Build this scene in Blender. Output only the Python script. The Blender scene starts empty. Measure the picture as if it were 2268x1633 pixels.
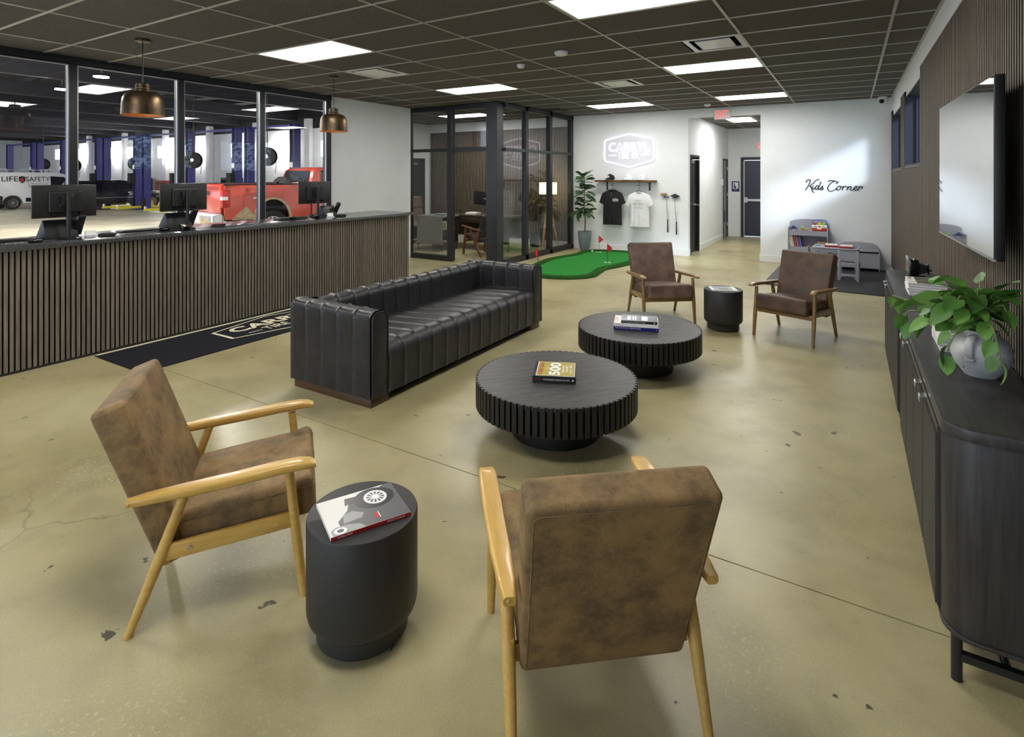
import bpy, bmesh, math, random
from mathutils import Matrix, Vector, Quaternion
random.seed(7)
PI = math.pi
SC = bpy.context.scene
COL = SC.collection

# ------------------------------------------------------------------ camera, world, exposure
cam_d = bpy.data.cameras.new('camera'); cam = bpy.data.objects.new('camera', cam_d); COL.objects.link(cam)
cam.location = (0, 0, 1.68)
cam.rotation_euler = (PI / 2, 0, math.radians(31.27))
cam_d.sensor_fit = 'HORIZONTAL'; cam_d.sensor_width = 36.0
cam_d.lens = 36.0 * 1235.0 / 2268.0
cam_d.shift_y = (387.0 - 816.5) / 2268.0
cam_d.clip_start = 0.05; cam_d.clip_end = 200
SC.camera = cam
vs = SC.view_settings
vs.view_transform = 'Standard'; vs.look = 'None'; vs.gamma = 1.0; vs.use_curve_mapping = False
vs.exposure = 0.45
world = bpy.data.worlds.new('World'); SC.world = world
world.use_nodes = True
wn = world.node_tree.nodes; wl = world.node_tree.links
bg = wn.get('Background')
bg.inputs['Color'].default_value = (0.74, 0.85, 1.0, 1)
bg.inputs['Strength'].default_value = 3.0
sun_d = bpy.data.lights.new('sun', 'SUN'); sun = bpy.data.objects.new('sun', sun_d); COL.objects.link(sun)
sun.rotation_euler = Vector((-1.0, 0.9, -0.62)).to_track_quat('-Z', 'Y').to_euler()
sun_d.energy = 5.0; sun_d.angle = math.radians(11); sun_d.color = (1.0, 0.99, 1.0)     # hazy sun through the high side windows
PANEL = 17.0      # ceiling panel radiance
GLIGHT = 13.0     # garage fixture radiance

# ------------------------------------------------------------------ helpers
def lin(c):
    if isinstance(c, str):
        c = [int(c[i:i + 2], 16) for i in (0, 2, 4)]
    o = []
    for x in c:
        x = x / 255.0
        o.append(x / 12.92 if x <= 0.04045 else ((x + 0.055) / 1.055) ** 2.4)
    return (o[0], o[1], o[2], 1.0)

MATS = {}
def pm(name, c1, c2=None, scale=6.0, stretch=(1, 1, 1), detail=5.0, lo=0.35, hi=0.65, rough=0.5, rough2=None,
       metal=0.0, spec=0.5, bump=0.0, bscale=None, rnd=0.0, coat=0.0, emit=None, estr=0.0, distort=0.0, ior=None, nrough=0.5):
    m = bpy.data.materials.new(name); m.use_nodes = True
    nt = m.node_tree; N = nt.nodes; L = nt.links
    b = N['Principled BSDF']
    b.inputs['Roughness'].default_value = rough; b.inputs['Metallic'].default_value = metal
    b.inputs['Specular IOR Level'].default_value = spec; b.inputs['Coat Weight'].default_value = coat
    if ior: b.inputs['IOR'].default_value = ior
    a = lin(c1)
    b.inputs['Base Color'].default_value = a
    out = None
    if c2 or bump or rough2 is not None:
        tc = N.new('ShaderNodeTexCoord'); mp = N.new('ShaderNodeMapping'); mp.inputs['Scale'].default_value = stretch
        L.new(tc.outputs['Object'], mp.inputs['Vector'])
        if rnd:
            oi = N.new('ShaderNodeObjectInfo'); ml = N.new('ShaderNodeMath'); ml.operation = 'MULTIPLY'; ml.inputs[1].default_value = 37.0
            L.new(oi.outputs['Random'], ml.inputs[0]); L.new(ml.outputs[0], mp.inputs['Location'])
        ns = N.new('ShaderNodeTexNoise'); ns.inputs['Scale'].default_value = scale; ns.inputs['Detail'].default_value = detail
        ns.inputs['Distortion'].default_value = distort; ns.inputs['Roughness'].default_value = nrough
        L.new(mp.outputs[0], ns.inputs['Vector'])
        if c2:
            cr = N.new('ShaderNodeValToRGB'); cr.color_ramp.elements[0].position = lo; cr.color_ramp.elements[1].position = hi
            cr.color_ramp.elements[0].color = a; cr.color_ramp.elements[1].color = lin(c2)
            L.new(ns.outputs['Fac'], cr.inputs['Fac']); out = cr.outputs['Color']
        if rough2 is not None:
            mr = N.new('ShaderNodeMapRange'); mr.inputs['From Min'].default_value = lo; mr.inputs['From Max'].default_value = hi
            mr.inputs['To Min'].default_value = rough; mr.inputs['To Max'].default_value = rough2
            L.new(ns.outputs['Fac'], mr.inputs['Value']); L.new(mr.outputs[0], b.inputs['Roughness'])
        if bump:
            n2 = ns
            if bscale:
                n2 = N.new('ShaderNodeTexNoise'); n2.inputs['Scale'].default_value = bscale; n2.inputs['Detail'].default_value = 4
                L.new(mp.outputs[0], n2.inputs['Vector'])
            bp = N.new('ShaderNodeBump'); bp.inputs['Strength'].default_value = bump; bp.inputs['Distance'].default_value = 0.01
            L.new(n2.outputs['Fac'], bp.inputs['Height']); L.new(bp.outputs[0], b.inputs['Normal'])
    if rnd:
        oi2 = N.new('ShaderNodeObjectInfo'); mr2 = N.new('ShaderNodeMapRange')
        mr2.inputs['To Min'].default_value = 1 - rnd; mr2.inputs['To Max'].default_value = 1 + rnd
        L.new(oi2.outputs['Random'], mr2.inputs['Value'])
        hs = N.new('ShaderNodeHueSaturation'); L.new(mr2.outputs[0], hs.inputs['Value'])
        if out: L.new(out, hs.inputs['Color'])
        else: hs.inputs['Color'].default_value = a
        out = hs.outputs['Color']
    if out: L.new(out, b.inputs['Base Color'])
    if emit:
        b.inputs['Emission Color'].default_value = lin(emit); b.inputs['Emission Strength'].default_value = estr
    MATS[name] = m
    return m

def emat(name, c, s):
    m = bpy.data.materials.new(name); m.use_nodes = True
    N = m.node_tree.nodes; L = m.node_tree.links
    N.remove(N['Principled BSDF'])
    e = N.new('ShaderNodeEmission'); e.inputs['Color'].default_value = lin(c); e.inputs['Strength'].default_value = s
    L.new(e.outputs[0], N['Material Output'].inputs['Surface'])
    MATS[name] = m
    return m

def glassmat(name, tint, ior=1.5, rough=0.0):
    m = bpy.data.materials.new(name); m.use_nodes = True
    N = m.node_tree.nodes; L = m.node_tree.links
    N.remove(N['Principled BSDF'])
    t = N.new('ShaderNodeBsdfTransparent'); t.inputs['Color'].default_value = lin(tint)
    g = N.new('ShaderNodeBsdfGlossy'); g.inputs['Roughness'].default_value = rough
    fr = N.new('ShaderNodeFresnel'); ge = N.new('ShaderNodeNewGeometry'); ml = N.new('ShaderNodeMath'); ml.operation = 'MULTIPLY_ADD'
    ml.inputs[1].default_value = 1.0 / ior - ior; ml.inputs[2].default_value = ior
    L.new(ge.outputs['Backfacing'], ml.inputs[0]); L.new(ml.outputs[0], fr.inputs['IOR'])     # same reflectance on both faces of the pane
    mx = N.new('ShaderNodeMixShader')
    L.new(fr.outputs[0], mx.inputs['Fac']); L.new(t.outputs[0], mx.inputs[1]); L.new(g.outputs[0], mx.inputs[2])
    L.new(mx.outputs[0], N['Material Output'].inputs['Surface'])
    MATS[name] = m
    return m

def T(x=0, y=0, z=0): return Matrix.Translation((x, y, z))
def R(a, ax='Z'): return Matrix.Rotation(a, 4, ax)
def S(x, y, z): return Matrix.Diagonal((x, y, z, 1))

class MB:
    def __init__(s): s.v = []; s.f = []
    def add(s, vs, fs, M=None):
        o = len(s.v)
        if M is not None: vs = [M @ Vector(p) for p in vs]
        s.v += [tuple(p) for p in vs]; s.f += [tuple(i + o for i in q) for q in fs]
        return s
    def box(s, x0, x1, y0, y1, z0, z1, M=None):
        return s.add([(x0, y0, z0), (x1, y0, z0), (x1, y1, z0), (x0, y1, z0), (x0, y0, z1), (x1, y0, z1), (x1, y1, z1), (x0, y1, z1)],
                     [(0, 3, 2, 1), (4, 5, 6, 7), (0, 1, 5, 4), (1, 2, 6, 5), (2, 3, 7, 6), (3, 0, 4, 7)], M)
    def cyl(s, p0, p1, r0, r1=None, n=14, M=None, caps=True):
        r1 = r0 if r1 is None else r1
        p0 = Vector(p0); p1 = Vector(p1); d = (p1 - p0).normalized()
        a = d.orthogonal().normalized(); b = d.cross(a)
        vs = []
        for p, r in ((p0, r0), (p1, r1)):
            for i in range(n):
                t = 2 * PI * i / n
                vs.append(p + a * (r * math.cos(t)) + b * (r * math.sin(t)))
        fs = [(i, (i + 1) % n, n + (i + 1) % n, n + i) for i in range(n)]
        if caps: fs += [tuple(range(n - 1, -1, -1)), tuple(range(n, 2 * n))]
        return s.add(vs, fs, M)
    def lathe(s, prof, n=32, M=None, caps=True):
        vs = []; fs = []; k = len(prof)
        for r, z in prof:
            for i in range(n):
                t = 2 * PI * i / n
                vs.append((r * math.cos(t), r * math.sin(t), z))
        for j in range(k - 1):
            for i in range(n):
                fs.append((j * n + i, j * n + (i + 1) % n, (j + 1) * n + (i + 1) % n, (j + 1) * n + i))
        if caps:
            if prof[0][0] > 1e-5: fs.append(tuple(range(n - 1, -1, -1)))
            if prof[-1][0] > 1e-5: fs.append(tuple(range((k - 1) * n, k * n)))
        return s.add(vs, fs, M)
    def tube(s, path, r, n=8, closed=False, M=None):
        P = [Vector(p) for p in path]; k = len(P); vs = []; fs = []
        up = None
        for i in range(k):
            if closed: d = P[(i + 1) % k] - P[i - 1]
            else: d = P[min(i + 1, k - 1)] - P[max(i - 1, 0)]
            d.normalize()
            if up is None: a = d.orthogonal().normalized()
            else:
                a = up - d * up.dot(d)
                a = a.normalized() if a.length > 1e-6 else d.orthogonal().normalized()
            up = a; b = d.cross(a)
            rr = r[i] if isinstance(r, (list, tuple)) else r
            for j in range(n):
                t = 2 * PI * j / n
                vs.append(P[i] + a * (rr * math.cos(t)) + b * (rr * math.sin(t)))
        m = k if closed else k - 1
        for i in range(m):
            for j in range(n):
                i2 = (i + 1) % k
                fs.append((i * n + j, i * n + (j + 1) % n, i2 * n + (j + 1) % n, i2 * n + j))
        if not closed: fs += [tuple(range(n - 1, -1, -1)), tuple(range((k - 1) * n, k * n))]
        return s.add(vs, fs, M)
    def prism(s, poly, z0, z1, M=None):
        n = len(poly)
        a = sum(poly[i][0] * poly[(i + 1) % n][1] - poly[(i + 1) % n][0] * poly[i][1] for i in range(n))
        if a < 0: poly = poly[::-1]
        vs = [(x, y, z0) for x, y in poly] + [(x, y, z1) for x, y in poly]
        fs = [(i, (i + 1) % n, n + (i + 1) % n, n + i) for i in range(n)] + [tuple(range(n - 1, -1, -1)), tuple(range(n, 2 * n))]
        return s.add(vs, fs, M)
    def grid(s, fn, nu, nv, M=None):
        vs = [fn(i / nu, j / nv) for j in range(nv + 1) for i in range(nu + 1)]
        fs = [(j * (nu + 1) + i, j * (nu + 1) + i + 1, (j + 1) * (nu + 1) + i + 1, (j + 1) * (nu + 1) + i) for j in range(nv) for i in range(nu)]
        return s.add(vs, fs, M)
    def rbox(s, w, d, h, r, n=8, fn=None, M=None):
        """rounded box centred on the origin; fn bends each point"""
        vs = []; fs = []; idx = {}
        def pt(p):
            q = [max(-a / 2 + r, min(a / 2 - r, c)) for c, a in zip(p, (w, d, h))]
            v = Vector(p) - Vector(q)
            if v.length > 1e-9: v = v.normalized() * r
            v = Vector(q) + v
            return fn(v) if fn else v
        def key(p): return tuple(round(c, 6) for c in p)
        def ax(a): # sample positions denser in the rounding
            inner = a / 2 - r
            e = [r * (1 - t) for t in (0.0, 0.45, 0.8)]
            lo = [-a / 2 + (r - x) * 1.0 for x in (r, r * 0.55, r * 0.2)]
            xs = [-a / 2, -a / 2 + r * 0.45, -a / 2 + r * 0.85]
            mid = [-inner + 2 * inner * i / n for i in range(n + 1)]
            return xs + mid + [-x for x in xs[::-1]]
        X, Y, Z = ax(w), ax(d), ax(h)
        def face(U, V, mk):
            for i in range(len(U) - 1):
                for j in range(len(V) - 1):
                    q = []
                    for a, b in ((U[i], V[j]), (U[i + 1], V[j]), (U[i + 1], V[j + 1]), (U[i], V[j + 1])):
                        p = mk(a, b); kk = key(p)
                        if kk not in idx: idx[kk] = len(vs); vs.append(pt(p))
                        q.append(idx[kk])
                    fs.append(tuple(q))
        face(X, Y, lambda a, b: (a, b, h / 2)); face(Y, X, lambda a, b: (b, a, -h / 2))
        face(X, Z, lambda a, b: (a, -d / 2, b)); face(Z, X, lambda a, b: (b, d / 2, a))
        face(Y, Z, lambda a, b: (w / 2, a, b)); face(Z, Y, lambda a, b: (-w / 2, b, a))
        return s.add(vs, fs, M)
    def sections(s, secs, M=None, caps=True):
        """loft through equal-length loops of points"""
        n = len(secs[0]); vs = [p for q in secs for p in q]; fs = []
        for k in range(len(secs) - 1):
            for i in range(n):
                fs.append((k * n + i, k * n + (i + 1) % n, (k + 1) * n + (i + 1) % n, (k + 1) * n + i))
        if caps: fs += [tuple(range(n - 1, -1, -1)), tuple(range((len(secs) - 1) * n, len(secs) * n))]
        return s.add(vs, fs, M)
    def mesh(s, name, mat, smooth=True, bevel=0.0, seg=2, angle=35, fix=True):
        me = bpy.data.meshes.new(name)
        me.from_pydata(s.v, [], s.f); me.update()
        bm = bmesh.new(); bm.from_mesh(me)
        if fix: bmesh.ops.recalc_face_normals(bm, faces=bm.faces)
        if bevel:
            es = [e for e in bm.edges if len(e.link_faces) == 2 and e.calc_face_angle(0) > math.radians(30)]
            bmesh.ops.bevel(bm, geom=es, offset=bevel, segments=seg, affect='EDGES', profile=0.5, clamp_overlap=True)
        bm.to_mesh(me); bm.free()
        if mat is not None: me.materials.append(MATS[mat] if isinstance(mat, str) else mat)
        if smooth:
            for p in me.polygons: p.use_smooth = True
            me.set_sharp_from_angle(angle=math.radians(angle))
        return me
    def build(s, name, mat, parent=None, **k):
        return link(name, s.mesh(name, mat, **k), parent)

def link(name, me, parent=None, M=None):
    o = bpy.data.objects.new(name, me); COL.objects.link(o)
    if parent is not None: o.parent = parent
    if M is not None: o.matrix_local = M
    return o
def tag(o, label=None, cat=None, group=None, kind=None):
    if label: o['label'] = label
    if cat: o['category'] = cat
    if group: o['group'] = group
    if kind: o['kind'] = kind
    return o
def thing(name, label, cat, loc=(0, 0, 0), rz=0.0, group=None):
    o = bpy.data.objects.new(name, None); COL.objects.link(o)
    o.location = loc; o.rotation_euler = (0, 0, rz); o.empty_display_size = 0.05
    return tag(o, label, cat, group)
def struct(o): o['kind'] = 'structure'; return o
def copy_tree(o, parent=None):
    c = o.copy(); COL.objects.link(c); c.parent = parent
    for ch in [q for q in bpy.data.objects if q.parent == o]: copy_tree(ch, c)
    return c
def place(o, loc, rz=0.0, label=None, group=None):
    o.location = loc; o.rotation_euler = (0, 0, rz)
    if label: o['label'] = label
    if group: o['group'] = group
    return o
def crom(P, n=6, closed=False):
    P = [Vector(p) for p in P]; out = []; k = len(P)
    for i in range(k if closed else k - 1):
        if closed: a, b, c, d = P[i - 1], P[i], P[(i + 1) % k], P[(i + 2) % k]
        else: a, b, c, d = P[max(i - 1, 0)], P[i], P[i + 1], P[min(i + 2, k - 1)]
        for j in range(n):
            t = j / n
            out.append(0.5 * ((2 * b) + (c - a) * t + (2 * a - 5 * b + 4 * c - d) * t * t + (3 * b - a - 3 * c + d) * t ** 3))
    if not closed: out.append(P[-1])
    return out
def text(name, body, width, height, mat, parent, M, extrude=0.0006, outline=0.0, bold=0.0):
    """lettering as a mesh of its own: fitted to width x height, left-bottom at M"""
    cu = bpy.data.curves.new(name, 'FONT'); cu.body = body; cu.size = 1.0; cu.resolution_u = 3
    cu.offset = bold
    if outline: cu.fill_mode = 'NONE'; cu.bevel_depth = outline; cu.bevel_resolution = 1
    else: cu.extrude = 0.0
    ob = bpy.data.objects.new(name, cu); COL.objects.link(ob)
    dg = bpy.context.evaluated_depsgraph_get()
    me = bpy.data.meshes.new_from_object(ob.evaluated_get(dg))
    bpy.data.objects.remove(ob); bpy.data.curves.remove(cu)
    xs = [v.co.x for v in me.vertices]; ys = [v.co.y for v in me.vertices]
    x0, x1, y0, y1 = min(xs), max(xs), min(ys), max(ys)
    sx = width / (x1 - x0); sy = (height / (y1 - y0)) if height else sx
    for v in me.vertices: v.co = ((v.co.x - x0) * sx, (v.co.y - y0) * sy, v.co.z)
    me.materials.clear(); me.materials.append(MATS[mat])
    o = link(name, me, parent, M)
    return o
def neon_outline(name, body, width, height, r, mat, parent, M):
    """glass tube along the outline of each letter"""
    o = text(name, body, width, height, mat, parent, M, bold=0.0); me = o.data
    bm = bmesh.new(); bm.from_mesh(me); bmesh.ops.remove_doubles(bm, verts=bm.verts, dist=1e-5)
    nb = {}
    for e in bm.edges:
        if len(e.link_faces) == 1:
            a, b = e.verts
            nb.setdefault(a.index, []).append(b.index); nb.setdefault(b.index, []).append(a.index)
    co = {v.index: v.co.copy() for v in bm.verts}; bm.free(); seen = set(); m = MB()
    for s0 in nb:
        if s0 in seen: continue
        loop = [s0]; seen.add(s0); cur = s0
        while True:
            nx = [q for q in nb[cur] if q not in seen]
            if not nx: break
            cur = nx[0]; seen.add(cur); loop.append(cur)
        if len(loop) > 3: m.tube([co[i] for i in loop], r, n=6, closed=True)
    o.data = m.mesh(name, mat); return o
def rrect(w, h, r, n=4):
    P = []
    for cx, cy, a0 in ((w / 2 - r, h / 2 - r, 0), (-w / 2 + r, h / 2 - r, 90), (-w / 2 + r, -h / 2 + r, 180), (w / 2 - r, -h / 2 + r, 270)):
        for i in range(n + 1):
            t = math.radians(a0 + 90 * i / n); P.append((cx + r * math.cos(t), cy + r * math.sin(t)))
    return P
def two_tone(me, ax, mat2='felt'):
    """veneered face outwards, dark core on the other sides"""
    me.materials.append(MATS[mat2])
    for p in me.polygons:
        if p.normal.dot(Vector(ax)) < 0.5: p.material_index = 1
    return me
WALLXZ = lambda x, y, z: Matrix(((1, 0, 0, x), (0, 0, -1, y), (0, 1, 0, z), (0, 0, 0, 1)))      # faces -Y
WALLYZ = lambda x, y, z: Matrix(((0, 0, 1, x), (1, 0, 0, y), (0, 1, 0, z), (0, 0, 0, 1)))       # faces +X, reads along +Y

# ------------------------------------------------------------------ materials
pm('wall_paint', (226, 229, 231), (230, 233, 235), scale=3, rough=0.75, spec=0.2)
pm('base_white', (226, 228, 228), rough=0.45)
pm('ceil_tile', (104, 101, 97), (76, 73, 70), scale=90, detail=3, lo=0.45, hi=0.7, rough=0.9, spec=0.1, bump=0.5, bscale=60, rnd=0.06)
pm('tee', (170, 166, 160), rough=0.4, metal=0.2)
pm('slat_wood', (124, 113, 101), (100, 91, 82), scale=14, stretch=(6, 6, 0.35), rough=0.6, spec=0.3, rnd=0.13)
pm('slat_wall', (128, 116, 102), (104, 93, 82), scale=14, stretch=(6, 6, 0.35), rough=0.6, spec=0.3, rnd=0.1)
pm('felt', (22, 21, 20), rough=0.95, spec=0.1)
pm('black_frame', (30, 30, 33), rough=0.38, spec=0.5)
pm('black_plastic', (17, 17, 19), (22, 22, 24), scale=40, rough=0.45)
pm('black_gloss', (10, 10, 11), rough=0.12)
pm('stone', (78, 78, 80), (58, 58, 61), scale=60, detail=8, rough=0.16, spec=0.6)
pm('leather_black', (44, 43, 46), (32, 31, 34), scale=9, rough=0.36, rough2=0.46, spec=0.5, bump=0.10, bscale=180)
pm('walnut', (92, 66, 46), (64, 44, 30), scale=10, stretch=(1, 8, 8), rough=0.4)
pm('leather_tan', (148, 120, 80), (92, 76, 54), scale=7, detail=15, nrough=0.72, lo=0.40, hi=0.66, rough=0.62, spec=0.3, bump=0.28, bscale=120, rnd=0.03)
pm('leather_brown', (92, 66, 46), (58, 42, 32), scale=8, detail=10, lo=0.3, hi=0.7, rough=0.45, spec=0.45, bump=0.18, bscale=120)
pm('leather_taupe', (122, 99, 86), (84, 66, 58), scale=8, detail=10, lo=0.3, hi=0.7, rough=0.5, spec=0.4, bump=0.18, bscale=120)
pm('oak_gold', (206, 168, 90), (194, 154, 78), scale=9, stretch=(7, 1, 7), rough=0.36, coat=0.2)
pm('oak_dark', (142, 112, 68), (126, 98, 58), scale=9, stretch=(7, 1, 7), rough=0.36, coat=0.2)
pm('table_top', (74, 73, 73), (50, 49, 49), scale=5, stretch=(1, 9, 9), detail=9, distort=1.2, lo=0.38, hi=0.62, rough=0.42, bump=0.25)
pm('table_slat', (24, 24, 25), (18, 18, 19), scale=12, stretch=(6, 6, 1), rough=0.45)
pm('drum', (40, 40, 41), (36, 36, 37), scale=20, rough=0.5)
pm('console_wood', (58, 55, 54), (42, 40, 40), scale=9, stretch=(10, 10, 0.5), detail=8, rough=0.45, bump=0.05, rnd=0.05)
pm('console_top', (66, 64, 64), (50, 48, 49), scale=6, stretch=(9, 0.7, 9), detail=8, rough=0.4)
pm('chrome', (225, 225, 228), rough=0.2, metal=1.0)
pm('nickel', (190, 190, 192), rough=0.35, metal=1.0)
pm('steel', (150, 152, 156), rough=0.35, metal=0.9)
pm('copper', (104, 84, 60), (66, 54, 42), scale=7, detail=8, rough=0.36, metal=0.8)
pm('copper_in', (200, 142, 82), rough=0.45, metal=0.3)
pm('paper', (232, 230, 226), rough=0.7)
pm('paper_edge', (214, 213, 210), (186, 185, 184), scale=60, stretch=(0.2, 0.2, 12), rough=0.8)
pm('white_plastic', (226, 227, 229), rough=0.4)
pm('ceramic', (206, 206, 204), (172, 176, 182), scale=5, detail=8, rough=0.42, bump=0.2, bscale=14)
pm('ceramic_spot', (62, 48, 40), rough=0.7)
pm('leaf', (106, 152, 66), (68, 114, 48), scale=5, rough=0.42, rnd=0.28, spec=0.45)
pm('leaf_dark', (68, 104, 66), (42, 72, 48), scale=5, rough=0.42, rnd=0.25)
pm('leaf_olive', (74, 66, 34), (52, 46, 26), scale=5, rough=0.5, rnd=0.2)
pm('stem', (112, 132, 70), rough=0.6)
pm('bark', (78, 66, 54), rough=0.8)
pm('soil', (40, 32, 26), rough=0.95)
pm('pot_grey', (118, 128, 130), (102, 112, 114), scale=4, rough=0.25)
pm('turf', (54, 140, 62), (44, 122, 54), scale=40, detail=6, rough=0.95, spec=0.1, bump=0.6, bscale=300)
pm('fringe', (60, 108, 44), (34, 76, 30), scale=60, detail=6, rough=0.95, spec=0.1, bump=1.0, bscale=200)
pm('rubber', (24, 24, 25), rough=0.8)
pm('mat_dark', (38, 37, 42), (32, 31, 36), scale=120, rough=0.9, spec=0.1)
pm('mat_cream', (222, 216, 184), rough=0.8)
pm('foam', (48, 48, 52), (40, 40, 44), scale=6, stretch=(1, 6, 1), rough=0.55)
pm('red_flag', (196, 44, 32), rough=0.7)
pm('cloth_black', (26, 26, 29), (18, 18, 20), scale=8, rough=0.9)
pm('cloth_white', (232, 233, 235), (222, 223, 226), scale=8, rough=0.9)
pm('shelf_wood', (112, 78, 48), (74, 50, 32), scale=8, stretch=(1, 8, 8), rough=0.6)
pm('grey_kids', (158, 158, 168), rough=0.5)
pm('navy', (40, 38, 110), rough=0.4)
pm('door_dark', (40, 41, 46), rough=0.5)
pm('door_black', (18, 17, 18), rough=0.4)
pm('door_grey', (118, 120, 122), rough=0.4)
pm('desk_wood', (78, 62, 44), (56, 44, 32), scale=9, stretch=(1, 8, 8), rough=0.5)
pm('desk_grey', (128, 124, 120), rough=0.5)
pm('teak', (124, 74, 42), (92, 54, 32), scale=9, stretch=(8, 8, 1), rough=0.45)
pm('tv_screen', (6, 6, 7), rough=0.015, spec=1.0, ior=2.4, coat=1.0)
pm('tv_case', (12, 12, 13), rough=0.45)
pm('block_wall', (228, 228, 231), (220, 220, 223), scale=2, rough=0.8)
pm('garage_dark', (20, 20, 25), rough=0.8)
pm('garage_beam', (30, 30, 42), rough=0.6)
pm('garage_floor', (188, 182, 160), (164, 158, 140), scale=0.8, rough=0.35, rough2=0.5)
pm('lift_blue', (44, 46, 122), rough=0.35)
pm('lift_yellow', (206, 190, 40), rough=0.45)
pm('van_white', (226, 227, 230), rough=0.25, coat=0.5)
pm('car_dark', (30, 31, 42), rough=0.18, coat=0.8)
pm('truck_red', (186, 62, 40), (170, 54, 36), scale=4, rough=0.28, coat=0.6)
pm('truck_mud', (176, 160, 130), (140, 122, 96), scale=9, rough=0.7)
pm('car_glass', (24, 26, 32), rough=0.05, spec=0.8)
pm('tire', (30, 30, 31), rough=0.8)
pm('rim_silver', (196, 197, 200), rough=0.3, metal=0.8)
pm('rim_gold', (196, 168, 92), rough=0.3, metal=0.8)
pm('lamp_red', (170, 30, 26), rough=0.2)
pm('tool_red', (150, 30, 24), rough=0.35)
pm('cardboard', (158, 128, 92), rough=0.85)
pm('print_gold', (176, 160, 72), rough=0.4)
pm('print_red', (190, 52, 36), rough=0.4)
pm('print_grey', (92, 92, 94), rough=0.35)
pm('print_midgrey', (150, 151, 152), rough=0.35)
pm('print_dark', (36, 36, 38), rough=0.3)
pm('print_white', (240, 240, 240), rough=0.4)
pm('print_blue', (40, 36, 130), rough=0.3)
pm('print_photo', (150, 156, 176), (96, 104, 96), scale=9, rough=0.3)
pm('green_toy', (150, 206, 60), rough=0.4)
pm('yellow_toy', (226, 210, 60), rough=0.4)
pm('blue_toy', (120, 140, 220), rough=0.35)
pm('teal', (104, 150, 160), rough=0.5)
pm('outlet_white', (232, 233, 234), rough=0.4)
pm('led_white', (250, 248, 255), rough=0.4, emit=(236, 228, 255), estr=1.15)
pm('acrylic', (214, 214, 222), rough=0.2)
pm('exit_red', (214, 70, 66), rough=0.5, emit=(255, 84, 76), estr=1.1)
pm('shade_lit', (250, 240, 200), rough=0.8, emit=(255, 232, 160), estr=3.0)
emat('panel_light', (255, 252, 244), PANEL)
emat('bulb', (255, 190, 110), 6.0)
emat('garage_light', (255, 252, 246), GLIGHT)
emat('highbay', (255, 250, 240), 1000.0)
glassmat('pane', (250, 251, 252))
glassmat('pane_office', (249, 250, 251))
glassmat('pane_tint', (214, 222, 230))
pm('jamb_dark', (34, 35, 50), rough=0.6)
pm('tree_leaf', (96, 146, 70), (62, 112, 50), scale=2, rough=0.6)

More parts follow.
